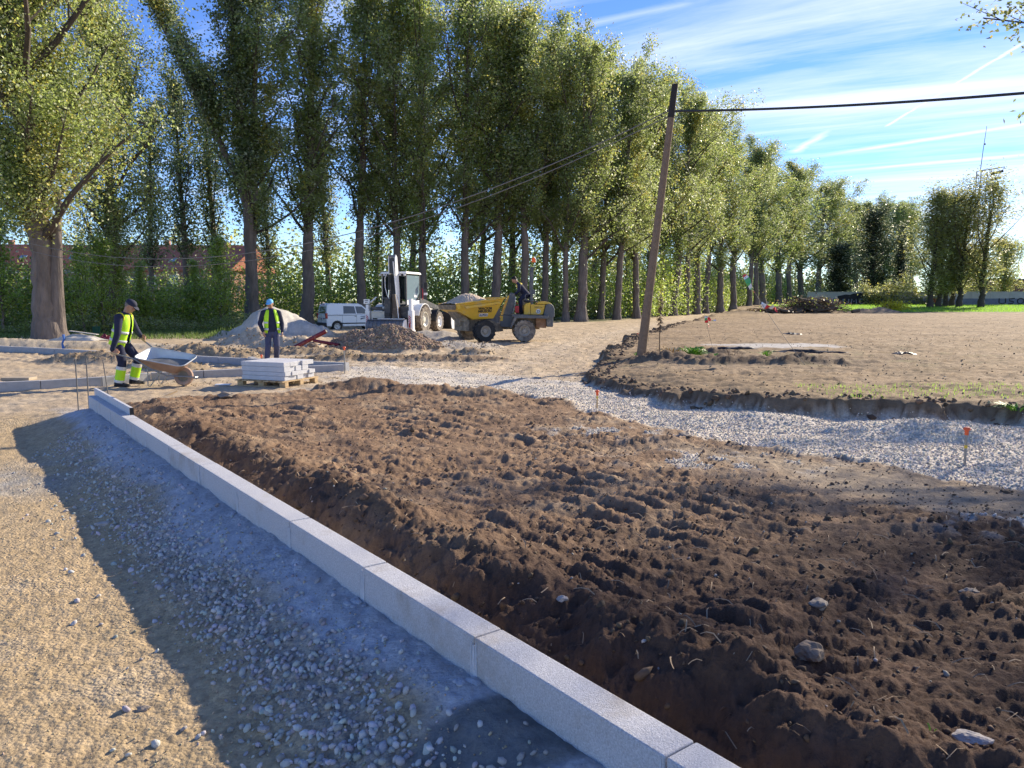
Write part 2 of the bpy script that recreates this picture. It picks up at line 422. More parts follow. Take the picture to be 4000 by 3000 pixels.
def terrain(X, Y, detail=True):
    X = np.asarray(X, float); Y = np.asarray(Y, float)
    R = np.hypot(X, Y)
    s, t = kerb_st(X, Y)
    wig = fbm(X * .9, Y * .9, 11, 3) ; wig2 = fbm(X * 3.1, Y * 3.1, 12, 3)
    wx = X + .12 * wig + .05 * wig2; wy = Y + .12 * fbm(X * .9, Y * .9, 31, 3) + .05 * fbm(X * 3.1, Y * 3.1, 32, 3)
    sc = np.clip(R / 12, .5, 3)
    wxf = X + .25 * wig * sc; wyf = Y + .10 * wig2 * sc + .2 * wig
    dG = poly_sd(wx, wy, GRAVEL); dF = poly_sd(wxf, wyf, FIELD); dS = poly_sd(wx, wy, SOIL); dT = poly_sd(wx, wy, TAN); dH = poly_sd(wx + .3 * wig, wy, HAUL)
    right = ss(s, .02, .10)
    kerbzone = 1 - ss(t, KEND - .1, KEND + .25)
    mS = np.where((s > 0.05) | (t > KEND), 1 - ss(dS, -.12, .10), 0)
    mF = 1 - ss(dF, -.02, .16)
    mG = (1 - ss(dG, -.10, .14)) * (1 - mF)
    mT = (1 - ss(dT, -.5, .3))
    mH = 1 - ss(dH, -1.2, 1.2)
    # left road, haunch sloping down from the kerb
    zl = -.12 + .235 * (1 - ss(-s, .0, .85)) - .03 * ss(-s, 1, 3)
    zl = zl * kerbzone * (1 - ss(Y, 10.5, 14.0)) + .0
    left = (1 - right) * (1 - ss(t, KEND - .2, KEND + 1.5))
    z = left * zl
    # soil bed
    ridge = np.exp(-((s - .62) / .30) ** 2) * (1 - ss(t, 8.2, 10.6))
    zs = .03 + .10 * np.exp(-(s / 1.6) ** 2) + .05 * (1 - ss(Y, 4, 9)) + ridge * (.09 + .06 * fbm(t * 1.3, s * 1.3, 41, 3)) + .025 * fbm(X * .7, Y * .7, 42, 3)
    zs = zs * ss(-dS, -.1, .7) 
    z = z + mS * right * zs * (1 - .6 * mT)
    # field terrace
    low = 1 - .45 * ss(dF, -1.5, -.2) * (1 - ss(np.hypot(X - 1.6, Y - 15), 1.5, 5.0))
    zf = .25 * low + .75 * ss(Y, 92, 130) * ss(X, 5, 30)
    z = z + mF * zf
    # dip under the parked van
    z = z - .42 * np.exp(-((X + 12.0) / 8) ** 2 - ((Y - 51) / 5.0) ** 2)
    col = np.zeros(X.shape + (3,)); col[...] = C_SAND
    def mix(m, c):
        nonlocal col
        m = np.asarray(m)[..., None]; col = col * (1 - m) + np.array(c) * m
    gr = np.zeros(X.shape); pb = np.zeros(X.shape); gs = np.zeros(X.shape)
    big = fbm(X * .35, Y * .35, 51, 4); med = fbm(X * 1.7, Y * 1.7, 52, 4)
    # island and left ground
    mix(ss(big, -.2, .7) * .5, C_PALE)
    mix(left * .95, C_ROAD); mix(left * ss(med + .4 * big, .2, 1.0) * .35, (.36, .32, .25)); mix(left * ss(-med, .2, .9) * .4, (.46, .35, .20))
    gpatch = left * np.exp(-((X + 4.9) / .8) ** 2 - ((Y - 7.0) / .9) ** 2) * ss(wig, -.5, .3); mix(gpatch * .9, (.33, .32, .29))
    pb = np.maximum(pb, left * (.6 + .4 * ss(med, .1, .8)))
    # cement strip
    wst = 0.36 + .04 * np.sin(t * 1.7)
    cem = left * (1 - ss(-s + .12 * wig + .07 * wig2, wst - .12, wst + .08)) * (s < .1)
    edge = left * np.exp(-((-s - wst - .12) / .14) ** 2) * (1 - .6 * ss(t, 3.5, 8))
    mix(edge * .6, (.27, .27, .27)); pb = np.maximum(pb, edge)
    mix(cem, C_CEM); mix(cem * ss(med, .1, .9) * .5, (.33, .33, .34)); pb = pb * (1 - cem) + cem * .45 * ss(med, -.4, .5)
    wet = left * (1 - ss(np.hypot((X + .05) / .42, (Y - 2.48) / .26) + .2 * wig, .7, 1.0)); mix(wet, (.19, .19, .18)); pb = pb * (1 - wet)
    # soil
    so = mS * right
    near = 1 - ss(Y - .42 * X + .5 * wig, 3.2, 5.4)  # near right soil darkened: moist earth plus tree shade put into the colour
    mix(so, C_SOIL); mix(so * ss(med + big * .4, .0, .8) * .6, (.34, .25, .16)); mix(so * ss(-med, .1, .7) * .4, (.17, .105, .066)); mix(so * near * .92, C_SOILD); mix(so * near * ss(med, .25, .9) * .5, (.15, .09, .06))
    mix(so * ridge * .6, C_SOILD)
    mix(so * mT * .9, (.33, .26, .18))
    sp = so * ss(fbm(X * 2.6, Y * 2.6, 61, 3), .1, .35) * (np.exp(-((X - 2.1) / .9) ** 2 - ((Y - 7.3) / .45) ** 2) + np.exp(-((X - 3.6) / .6) ** 2 - ((Y - 5.0) / .4) ** 2) + .8 * np.exp(-((X - 1.2) / .8) ** 2 - ((Y - 8.9) / .5) ** 2))
    sp = np.clip(sp * 1.3, 0, 1); mix(sp, (.45, .42, .37)); gr = np.maximum(gr, sp)
    # white gravel
    mix(mG, C_WG); mix(mG * ss(med, .2, .9) * .35, (.45, .40, .33)); gr = np.maximum(gr, mG)
    blend = (1 - mF) * (1 - so) * (1 - ss(dG, .0, 3.5)) * (1 - left); mix(blend * .55 * ss(med, -.5, .6), (.52, .47, .40)); gr = np.maximum(gr, blend * .5)
    mix(mH * (1 - mF) * ss(big + .5 * med, -.6, .6) * .7 * (1 - mG), (.50, .38, .24))
    trk = perlin(dF * 2.4, (X + Y) * .22, 151); mix(mH * (1 - mF) * (1 - mG) * ss(trk, .1, .6) * .5, (.56, .45, .30)); mix(mH * (1 - mF) * (1 - mG) * ss(-trk, .1, .6) * .45, (.34, .25, .155))
    rut = np.exp(-((np.abs(dF) - 2.3) / .5) ** 2) * mH; mix(rut * (1 - mF) * .5, (.56, .46, .33))
    # field
    mix(mF, C_FIELD); mix(mF * ss(big + .4 * med, -.1, .8) * .6, (.34, .25, .16)); mix(mF * ss(-big + .3 * med, .0, .8) * .6, (.19, .14, .09))
    stk = fbm(X * 1.1 + .3 * Y, Y * 4.5, 161, 4, .6); flat_ = np.clip(mF + mH * (1 - mG) * (1 - left), 0, 1); stk2 = fbm(X * 6, Y * 9, 162, 3, .7)
    col = col * (1 + flat_ * (.22 * stk + .16 * stk2))[..., None]
    mix(mF * np.exp(-((X - 5) / 4) ** 2 - ((Y - 17.2) / 1.6) ** 2) * .6, (.19, .145, .10))
    slab = mF * (1 - ss(np.hypot((X - 8.0) / 2.3, (Y - 23.0) / 1.5) + .3 * wig, .6, 1.0)); mix(slab * .9, (.50, .48, .45))
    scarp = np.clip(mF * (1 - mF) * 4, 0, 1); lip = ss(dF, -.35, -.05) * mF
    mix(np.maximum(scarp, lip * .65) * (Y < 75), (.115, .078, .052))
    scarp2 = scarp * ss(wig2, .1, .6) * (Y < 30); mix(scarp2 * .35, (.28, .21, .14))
    # grass
    gF = mF * ss(Y + 2 * wig, 88, 93) * ss(X, 38, 46); gL = (1 - ss(Y, 60, 90) * 0) * ss(Y + 1.0 * wig + np.where(X < -12, 0, 30) * 0, 29.5, 31.5) * (1 - ss(X + 1.2 * wig, -13.5, -11.5)) * (1 - ss(np.hypot((X + 14) / 5, (Y - 44) / 5), .8, 1.2))
    gR = ss(Y, 56, 59) * (1 - mF) * (1 - mH) * ss(X + 60, 0, 5)
    gN = mF * ss(fbm(X * 1.2, Y * 1.2, 71, 3), .15, .6) * (np.exp(-((X - 7.2) / 2.2) ** 2 - ((Y - 11.3) / .8) ** 2) * .7 + .35 * np.exp(-((X - 6.5) / 5) ** 2 - ((Y - 17.5) / 2) ** 2) + .12 * ss(Y, 12, 20) * (1 - ss(Y, 20, 30)))
    gs = np.clip(np.maximum.reduce([gF, gL * .9, gR * .8, gN]), 0, 1)
    mix(gF * .95, (.13, .26, .035)); mix(np.clip(np.maximum(gL * .9, gR * .8), 0, 1), (.075, .11, .035)); mix(np.clip(gN, 0, 1) * .8, (.16, .19, .06))
    # mounds
    rk = np.zeros(X.shape)
    for (mx, my, rx, ry, h, rg, c, sh, rot) in MOUNDS:
        d = np.hypot((X - mx) / rx, (Y - my) / ry)
        if d.min() > 1.6: continue
        d = d + .16 * fbm(X * 2.2 / max(rx, .7), Y * 2.2 / max(rx, .7), 81, 3)
        w = np.clip(1 - d, 0, 1) ** 1.0; w = (1 - ss(d, 0, 1.25)) * .55 + w * .45
        z = z + h * w
        m = 1 - ss(d, .75, 1.15)
        rk = np.maximum(rk, m * rg)
        if c is not None: mix(m * .95, c)
    shade = np.ones(X.shape)
    if detail:
        fade = 1 / (1 + (R / 30) ** 2)
        # left road: packed, pebbly
        rd = .006 * fbm(X * 9, Y * 9, 91, 4) + .006 * perlin(X * 26, Y * 26, 92) + .02 * perlin(X * 1.1, Y * 1.1, 93)
        z = z + left * rd * (1 - cem * .3)
        peb = clods(X, Y, 14, 94); z = z + left * (edge * .7 + .08) * peb * .018 + cem * .016 * np.abs(perlin(X * 7, Y * 7, 95)) + cem * .012 * perlin(X * 2.3, Y * 2.3, 96)
        z = z - gpatch * .02
        # soil: crawler tracks and clods
        u = X * .94 + Y * .34; v = -X * .34 + Y * .94
        tr = perlin(u * 1.5, v * 5.5, 101) + .6 * perlin(u * 3.4, v * 11, 102)
        tread = ss(np.sin(v * 26 + 3.5 * perlin(u * .8, v * .8, 103)) + 1.6 * perlin(u * 2.2, v * 2.2, 104), -.1, .7)
        trm = ss(perlin(u * .5 + 3, v * 1.1, 105), -.25, .15) * (1 - ridge)
        cl1 = fbm(X * 9, Y * 9, 106, 5, .62); 
        big_l = ss(perlin(X * 1.6, Y * 1.6, 131), .15, .75) * clods(X, Y, 3.1, 132)
        def tracks(uu, vv, sd, wd, fq):
            ub = uu / wd + .5 * perlin(uu * .35, vv * .35, sd); bi = np.floor(ub); bf = ub - bi; eg = ss(bf, .05, .18) * (1 - ss(bf, .82, .95))
            ph = _hash(bi, bi * 0, sd) / 4294967296.0 * 6.28
            lug = ss(np.sin(fq * vv + ph + 1.6 * perlin(uu * 1.6, vv * 1.6, sd + 1) + .8 * perlin(uu * 5, vv * 5, sd + 2)), .0, .6)
            return lug * eg * (.55 + .9 * perlin(uu * 1.4, vv * 1.4, sd + 3)), (1 - eg)
        l1, e1 = tracks(u, v, 140, .52, 31); u2 = X * .78 - Y * .62; v2 = X * .62 + Y * .78; l2, e2 = tracks(u2, v2, 150, .60, 24)
        pm = ss(perlin(X * .45 + 7, Y * .45, 155), -.12, .12)
        lugs = l1 * pm + l2 * (1 - pm); berm = e1 * pm + e2 * (1 - pm)
        trm = ss(perlin(u * .5 + 3, v * .8, 105), -.55, -.1) * (1 - ridge)
        flz = ss(perlin(X * .55 + 4, Y * .8, 181), -.05, .3) * (1 - ridge)
        zz = .032 * fbm(u * .9, v * 2.4, 101, 3) + (1 - .55 * flz) * trm * (.046 * lugs + .016 * berm) + (.010 + .010 * (1 - flz)) * cl1 + .006 * fbm(X * 24, Y * 24, 171, 3, .7) + .04 * big_l * (1 - flz) + .006 * clods(X, Y, 9, 107) + ridge * .05 * clods(X, Y, 4.5, 109) + .02 * (1 - trm) * fbm(X * 3, Y * 4, 158, 4)
        col *= (1 + so * trm * (.22 * lugs - .05))[..., None]
        z = z + so * zz * (1 - .75 * mT) * 1.05
        # gravel undulation
        z = z + mG * (.05 * fbm(X * .8, Y * 1.4, 111, 3) + .010 * clods(X, Y, 18, 112)) + .012 * sp * clods(X, Y, 18, 112)
        # field and haul road: scraped
        a = .022 * fbm(X * .6, Y * 3.0, 113, 4) + .014 * fbm(X * 5, Y * 6, 114, 4) + .012 * perlin(X * 1.2, Y * 9, 141)
        z = z + (mF * (1 - slab * .8)) * a * 1.6 + (1 - mF) * (1 - left) * (1 - so) * (1 - mG) * (a + .012 * clods(X, Y, 2.2, 115) * (1 - mH) + mH * .03 * perlin(dF * 2.4, (X + Y) * .22, 151) + mH * .012 * perlin(dF * 9, (X + Y) * .7, 152))
        z = z + scarp * .03 * fbm(X * 5, Y * 5, 116, 4) + lip * .012 * clods(X, Y, 4, 117) - rut * .03
        # trench and clods round the island kerbs
        isl = (1 - ss(np.abs(Y - 20.5 + .18 * (X + 8)), 1.2, 3.5)) * (1 - ss(X, -3, 0)) * (1 - ss(-X, 14, 20)) * (1 - left)
        z = z + isl * .05 * clods(X, Y, 2.6, 118)
        # mounds' stones and clods
        z = z + rk * (.10 * clods(X, Y, 3.2, 119) + .05 * clods(X, Y, 8, 120))
        dk = ss(clods(X, Y, 3.2, 119), .55, .15) * rk; col *= (1 - .18 * dk[..., None])
        col *= (1 + .16 * fbm(X * 11, Y * 11, 121, 3) * (R < 40) + .08 * med)[..., None]
    return z, np.clip(col, .01, 1), gr, np.clip(pb, 0, 1), np.clip(np.maximum(so, rk), 0, 1), gs


def gz(x, y):
    return float(terrain(np.array([float(x)]), np.array([float(y)]), True)[0][0])


rr = [0.0, .6, 1.2]
r = 1.7
while r < 70: rr.append(r); r *= 1.0058
while r < 260: rr.append(r); r *= 1.02
while r < 5000: rr.append(r); r *= 1.25
rr = np.array(rr)
fine = np.arange(-37.5, 37.51, .115)
coarse_r = np.array([38.5, 40, 43, 47, 54, 64, 80, 100, 125, 150])
ang = np.radians(np.concatenate([-coarse_r[::-1], fine, coarse_r, [180]]))
A, RR = np.meshgrid(ang, rr)
TX = RR * np.sin(A); TY = RR * np.cos(A)
zt, tcol, tgr, tpb, tso, tgs = terrain(TX, TY)
na = len(ang); nr = len(rr)
V = np.stack([TX, TY, zt], -1).reshape(-1, 3)
i, j = np.meshgrid(np.arange(nr - 1), np.arange(na), indexing='ij')
j2 = (j + 1) % na
Fq = np.stack([i * na + j, i * na + j2, (i + 1) * na + j2, (i + 1) * na + j], -1).reshape(-1, 4)

gm_ = bpy.data.materials.new('earth'); gm_.use_nodes = True; t_ = gm_.node_tree; n_ = t_.nodes; l_ = t_.links
bs = n_['Principled BSDF']; bs.inputs['Roughness'].default_value = .92; bs.inputs['Specular IOR Level'].default_value = .15
def gn(t, **k):
    n = n_.new(t)
    for a, b in k.items(): setattr(n, a, b)
    return n
def gmath(op, a, b=None, c=None, clamp=False):
    n = n_.new('ShaderNodeMath'); n.operation = op; n.use_clamp = clamp
    for i_, v_ in enumerate((a, b, c)):
        if v_ is None: continue
        if isinstance(v_, (int, float)): n.inputs[i_].default_value = v_
        else: l_.new(v_, n.inputs[i_])
    return n.outputs[0]
ca = gn('ShaderNodeAttribute', attribute_name='albedo'); ma = gn('ShaderNodeAttribute', attribute_name='kinds')
sp_ = gn('ShaderNodeSeparateColor'); l_.new(ma.outputs['Color'], sp_.inputs[0])
geo = gn('ShaderNodeNewGeometry'); pos = geo.outputs['Position']
def gnoise(scale, detail=6, rough=.6):
    n = gn('ShaderNodeTexNoise'); n.inputs['Scale'].default_value = scale; n.inputs['Detail'].default_value = detail; n.inputs['Roughness'].default_value = rough
    l_.new(pos, n.inputs['Vector']); return n.outputs['Fac']
def gvor(scale, feat='F1', rnd=1.0):
    n = gn('ShaderNodeTexVoronoi', feature=feat); n.inputs['Scale'].default_value = scale; n.inputs['Randomness'].default_value = rnd
    l_.new(pos, n.inputs['Vector']); return n
v1 = gvor(26); v2 = gvor(55); nf = gnoise(40, 8, .7); nm = gnoise(7, 8, .65)
# colour: fine grain everywhere, per-stone tone where gravel or pebbles lie
grain = gmath('ADD', gmath('MULTIPLY', gmath('SUBTRACT', nf, .5), .75), gmath('MULTIPLY', gmath('SUBTRACT', nm, .5), .6))
stone = gn('ShaderNodeSeparateColor'); l_.new(v1.outputs['Color'], stone.inputs[0])
stone2 = gn('ShaderNodeSeparateColor'); l_.new(v2.outputs['Color'], stone2.inputs[0])
st = gmath('MULTIPLY', gmath('ADD', sp_.outputs[0], gmath('MULTIPLY', sp_.outputs[1], .8), clamp=True), gmath('ADD', gmath('MULTIPLY', gmath('SUBTRACT', stone.outputs[0], .5), .4), gmath('MULTIPLY', gmath('SUBTRACT', stone2.outputs[0], .5), .45)))
tot = gmath('ADD', gmath('ADD', 1.0, grain), st)
mul = gn('ShaderNodeMix', data_type='RGBA', blend_type='MULTIPLY'); mul.inputs['Factor'].default_value = 1
l_.new(ca.outputs['Color'], mul.inputs['A']); l_.new(tot, mul.inputs['B']); l_.new(mul.outputs['Result'], bs.inputs['Base Color'])
# relief
hs1 = gmath('MULTIPLY', gmath('SUBTRACT', .75, v1.outputs['Distance']), gmath('MULTIPLY', sp_.outputs[0], .016))
hs2 = gmath('MULTIPLY', gmath('SUBTRACT', .75, v2.outputs['Distance']), gmath('MULTIPLY', gmath('ADD', sp_.outputs[1], .15), .010))
hh = gmath('ADD', gmath('ADD', hs1, hs2), gmath('ADD', gmath('MULTIPLY', nf, .012), gmath('MULTIPLY', nm, gmath('ADD', .006, gmath('MULTIPLY', sp_.outputs[2], .03)))))
bp_ = gn('ShaderNodeBump'); bp_.inputs['Strength'].default_value = .9; bp_.inputs['Distance'].default_value = 1.0
l_.new(hh, bp_.inputs['Height']); l_.new(bp_.outputs[0], bs.inputs['Normal'])
one = np.ones(tcol.shape[:2] + (1,))
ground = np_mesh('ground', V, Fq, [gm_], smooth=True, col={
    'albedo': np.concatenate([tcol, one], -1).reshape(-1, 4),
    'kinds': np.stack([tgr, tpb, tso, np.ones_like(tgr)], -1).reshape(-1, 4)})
tag(ground, 'bare earth building site with dark soil bed, white gravel path and sandy haul road', kind='structure')

# ------------------------------------------------------------------ stones lying on the ground
rng = np.random.default_rng(7)


def stone_variants(n, seed, flat=.7, rough=.28):
    out = []
    for k in range(n):
        bm = bmesh.new(); bmesh.ops.create_icosphere(bm, subdivisions=1, radius=1.0)
        r_ = np.random.default_rng(seed + k); vs = np.array([v.co[:] for v in bm.verts]); vs *= (1 + r_.uniform(-rough, rough, (len(vs), 1)))
        vs *= np.array([1, r_.uniform(.65, .9), flat * r_.uniform(.75, 1.1)])
        fs = np.array([[v.index for v in f.verts] for f in bm.faces]); bm.free(); out.append((vs, fs))
    return out


def scatter_stones(name, P, size, tint, label, variants, m, parent=None):
    V_ = []; F_ = []; C_ = []; o = 0
    n = len(P); kk = rng.integers(0, len(variants), n); a = rng.uniform(0, 2 * np.pi, n); tl = rng.normal(0, .35, (n, 2))
    for k in range(len(variants)):
        idx = np.where(kk == k)[0]
        if not len(idx): continue
        vs, fs = variants[k]; ca_, sa_ = np.cos(a[idx]), np.sin(a[idx])
        x = vs[None, :, 0] * ca_[:, None] - vs[None, :, 1] * sa_[:, None]; y = vs[None, :, 0] * sa_[:, None] + vs[None, :, 1] * ca_[:, None]
        z = vs[None, :, 2] + x * tl[idx, :1] + y * tl[idx, 1:]
        q = np.stack([x, y, z], -1) * size[idx][:, None, None] + P[idx][:, None, :]
        V_.append(q.reshape(-1, 3)); F_.append((fs[None] + (np.arange(len(idx)) * len(vs))[:, None, None] + o).reshape(-1, 3))
        C_.append(np.repeat(tint[idx], len(vs), 0)); o += len(idx) * len(vs)
    c = np.concatenate(C_); c = np.concatenate([c, np.ones((len(c), 1))], 1)
    ob = np_mesh(name, np.concatenate(V_), np.concatenate(F_), [m], parent, col={'tint': c})
    return tag(ob, label, kind='stuff')


m_stone = mat('stone', (.4, .4, .4), .85, var=.2, vscale=30, bump=.3, bscale=120, attr='tint', spec=.25)
SV = stone_variants(6, 3); SVR = stone_variants(5, 40, .8, .12)
def sample(n, box, fn):
    x = rng.uniform(box[0], box[1], n); y = rng.uniform(box[2], box[3], n)
    zz, cc, g_, p_, s_, _ = terrain(x, y); st_ = kerb_st(x, y)
    keep = fn(x, y, g_, p_, s_, st_[0], st_[1])
    return x[keep], y[keep], zz[keep]
def tints(n, base, var, warm=.05):
    b_ = np.array(base)[None] * rng.uniform(1 - var, 1 + var, (n, 1)) * (1 + rng.uniform(-warm, warm, (n, 3))); return np.clip(b_, .01, .9)
# white crushed gravel near the camera
x, y, z_ = sample(140000, (-1.5, 9.5, 5.0, 14), lambda x, y, g, p, s, ks, kt: (g > rng.uniform(.25, 1, x.shape)) & (rng.uniform(0, 1, x.shape) < np.clip(9.0 / (y + .01), 0, 1) ** 2))
n = min(len(x), 26000); x, y, z_ = x[:n], y[:n], z_[:n]
scatter_stones('white_gravel', np.stack([x, y, z_ + .004], 1), rng.uniform(.006, .018, n), tints(n, (.66, .585, .47), .28), 'crushed white limestone gravel spread over the path', SV, m_stone)
# rounded grey pebbles at the edge of the cement strip, thinning into the road
def f_p(x, y, g, p, s, ks, kt):
    d = (-ks - .36)
    den = np.exp(-((d - .12) / .17) ** 2) * (1 - .75 * ss(kt, 3.5, 8)) + .07 * np.exp(-((d) / .5) ** 2) + .9 * np.exp(-((x + .78) / .26) ** 2 - ((y - 2.85) / .35) ** 2)
    return (ks < -.05) & (rng.uniform(0, 1, x.shape) < den)
x, y, z_ = sample(60000, (-5.5, 1.0, 1.6, 9), f_p); n = min(len(x), 9000); x, y, z_ = x[:n], y[:n], z_[:n]
scatter_stones('pebbles', np.stack([x, y, z_ + .004], 1), rng.uniform(.006, .016, n) * rng.choice([1, 1, 1, 1.5], n), tints(n, (.42, .415, .40), .35, .08), 'rounded grey pebbles along the edge of the cement strip', SVR, m_stone)
x, y, z_ = sample(26000, (-7, .8, 1.6, 11), lambda x, y, g, p, s, ks, kt: (ks < -.1) & (rng.uniform(0, 1, x.shape) < np.clip(4.5 / y, .2, 1))); n = len(x)
scatter_stones('grit', np.stack([x, y, z_ + .002], 1), rng.uniform(.002, .0065, n) * np.where(rng.uniform(0, 1, n) > .985, 2.2, 1), tints(n, (.44, .36, .24), .35, .1), 'small loose grit on the packed sandy road', SV, m_stone)
# soil crumbs and pale stones in the soil bed
x, y, z_ = sample(15000, (-5.5, 6.5, 1.6, 12), lambda x, y, g, p, s, ks, kt: (s > .6) & (ks > .2) & (rng.uniform(0, 1, x.shape) < np.clip(5 / y, .2, 1))); n = len(x)
tt = tints(n, (.19, .125, .08), .35, .08); pale = rng.uniform(0, 1, n) > .955; tt[pale] = tints(int(pale.sum()), (.42, .38, .32), .3)
dk_ = (y < 5.5) & ~pale; tt[dk_] *= .62  # near crumbs darkened along with the moist, shade-tinted soil colour
scatter_stones('soil_crumbs', np.stack([x, y, z_ + .003], 1), rng.uniform(.004, .012, n) * np.where(pale, 1.1, rng.choice([1, 1, 1.6, 3.2], n, p=[.4, .35, .2, .05])), tt, 'crumbs of soil and small pale stones in the soil bed', SV, m_stone)
# stones of the brown pile
x, y, z_ = sample(15000, (-6.4, -2.0, 22.9, 26.2), lambda x, y, g, p, s, ks, kt: (s > .22) & (y < 25.4)); n = len(x)
RP = (np.stack([x, y, z_], 1), rng.uniform(.018, .05, n) * rng.choice([.6, .8, 1, 1.3], n), tints(n, (.33, .235, .16), .35, .08))
rp = scatter_stones('rubble_pile', *RP, 'pile of brown rubble stones in front of the backhoe loader', SVR, m_stone)
tag(rp, 'pile of brown rubble stones in front of the backhoe loader', 'rubble pile')
x, y, z_ = sample(5200, (-12, 0, 17, 28), lambda x, y, g, p, s, ks, kt: (s > .1)); n = len(x)
scatter_stones('clods', np.stack([x, y, z_], 1), rng.uniform(.012, .05, n), tints(n, (.33, .245, .155), .3, .06), 'dry clods of earth heaped round the kerbed island', SV, m_stone)
# field lip clods
x, y, z_ = sample(60000, (1, 22, 8, 80), lambda x, y, g, p, s, ks, kt: np.abs(poly_sd(x, y, FIELD) + .15) < .30); n = min(3000, len(x)); x, y, z_ = x[:n], y[:n], z_[:n]
scatter_stones('edge_clods', np.stack([x, y, z_], 1), rng.uniform(.012, .04, n) * rng.choice([1, 1, 1.6], n) * (y < 45) + .01, tints(n, (.15, .10, .065), .35, .06), 'dark clods along the cut edge of the field', SV, m_stone)

x, y, z_ = sample(42000, (1.5, 40, 9, 70), lambda x, y, g, p, s, ks, kt: (poly_sd(x, y, FIELD) < -.3) & (rng.uniform(0, 1, x.shape) < np.clip(14 / y, 0, 1) ** 1.5)); n = min(9000, len(x)); x, y, z_ = x[:n], y[:n], z_[:n]
tt = tints(n, (.20, .145, .09), .5, .06); pq = rng.uniform(0, 1, n) > .7; tt[pq] = tints(int(pq.sum()), (.46, .38, .24), .25)
scatter_stones('field_litter', np.stack([x, y, z_], 1), rng.uniform(.008, .026, n), tt, 'small clods, stones and dry stems scattered over the scraped field', SV, m_stone)
x, y, z_ = sample(26000, (-9, 8, 14, 40), lambda x, y, g, p, s, ks, kt: (poly_sd(x, y, FIELD) > .3) & (s < .3) & (rng.uniform(0, 1, x.shape) < np.clip(15 / y, 0, 1) ** 1.5)); n = min(6000, len(x)); x, y, z_ = x[:n], y[:n], z_[:n]
scatter_stones('road_litter', np.stack([x, y, z_], 1), rng.uniform(.006, .022, n), tints(n, (.38, .29, .19), .4, .06), 'small stones and crumbs on the sandy ground between the gravel and the machines', SV, m_stone)

# rootlets and straw in the soil bed, as one mass
x, y, z_ = sample(2600, (-5, 6, 1.7, 9), lambda x, y, g, p, s, ks, kt: (s > .6) & (ks > .2)); n = len(x)
V_ = []; F_ = []; o_n = 0
for q in range(n):
    a = rng.uniform(0, 6.28); L_ = rng.uniform(.03, .12); w_ = rng.uniform(.0008, .002) * (1 + y[q] / 6); dx, dy = math.cos(a), math.sin(a); b1 = rng.uniform(-.4, .4); hz = rng.uniform(.004, .03)
    for t_, zz_q in ((0, .0), (.35, hz), (.7, hz * .8), (1, .002)):
        cx_, cy_ = x[q] + dx * L_ * t_ - dy * b1 * L_ * t_ * t_, y[q] + dy * L_ * t_ + dx * b1 * L_ * t_ * t_
        V_ += [(cx_ - dy * w_, cy_ + dx * w_, z_[q] + zz_q + .004), (cx_ + dy * w_, cy_ - dx * w_, z_[q] + zz_q + .006)]
    F_ += [(o_n + 2 * k, o_n + 2 * k + 1, o_n + 2 * k + 3, o_n + 2 * k + 2) for k in range(3)]; o_n += 8
tag(np_mesh('rootlets', np.array(V_), np.array(F_), [mat('dry_root', (.33, .24, .15), .9)]), 'fine dry roots and straw sticking out of the soil bed', kind='stuff')

# ------------------------------------------------------------------ shared materials
DUST = (.42, .35, .26)
m_gran = mat('kerb_concrete', (.52, .52, .53), .85, var=.38, vscale=150, bump=.4, bscale=220, dust=(.33, .28, .22), dust_amt=.22, dscale=2.2)
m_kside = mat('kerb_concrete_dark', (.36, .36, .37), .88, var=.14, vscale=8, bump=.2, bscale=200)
m_mortar = mat('mortar', (.55, .56, .58), .9, var=.15, vscale=30, bump=.4, bscale=90)
m_splash = mat('mortar_splash', (.42, .44, .48), .9, var=.2, vscale=30, bump=.4, bscale=60)
m_slab = mat('slab_concrete', (.56, .56, .57), .85, var=.10, vscale=9, bump=.15, bscale=200, dust=(.62, .58, .52), dust_amt=.15)
m_steel = mat('steel', (.30, .29, .28), .45, .8, .2, 20)
m_rust = mat('rusty_steel', (.20, .11, .07), .8, .2, .3, 30, bump=.2, bscale=150)
m_orange = mat('orange_plastic', (.85, .13, .04), .45, var=.06)
m_yellow_t = mat('yellow_tape', (.75, .5, .05), .5)
m_wood = mat('weathered_wood', (.23, .155, .10), .85, var=.25, vscale=12, bump=.35, bscale=40)
m_woodd = mat('dark_creosote_wood', (.035, .028, .025), .8, var=.3, vscale=12, bump=.3, bscale=40)
m_pine = mat('pale_pine', (.52, .37, .20), .8, var=.2, vscale=14)
m_black = mat('black_rubber', (.018, .018, .02), .6, var=.2, vscale=10)
m_cable = mat('cable_black', (.02, .02, .022), .5); m_cableg = mat('grey_cable', (.17, .165, .16), .5)
m_wire = mat('wire', (.16, .15, .14), .7, .0)
m_red = mat('red_tape', (.75, .04, .05), .5); m_white = mat('white_plastic', (.8, .8, .8), .5, var=.08); m_green = mat('green_tape', (.10, .42, .14), .5)
m_blue = mat('blue_fabric', (.06, .16, .45), .7)
m_maroon = mat('maroon_plastic', (.16, .012, .022), .4, var=.15, dust=DUST, dust_amt=.1)
m_sheet = mat('black_membrane', (.012, .013, .014), .45, var=.3, vscale=8, bump=.3, bscale=20)
m_brownleaf = mat('dry_plant', (.21, .14, .08), .9, var=.35, vscale=20)
m_straw = mat('straw', (.55, .40, .20), .85, var=.25, vscale=20)
m_weed = mat('weed_leaf', (.16, .34, .04), .55, var=.3, vscale=20, transl=.3)


def kpt(t, s, z): return Vector((K0[0] + KDIR[0] * t + KN[0] * s, K0[1] + KDIR[1] * t + KN[1] * s, z))


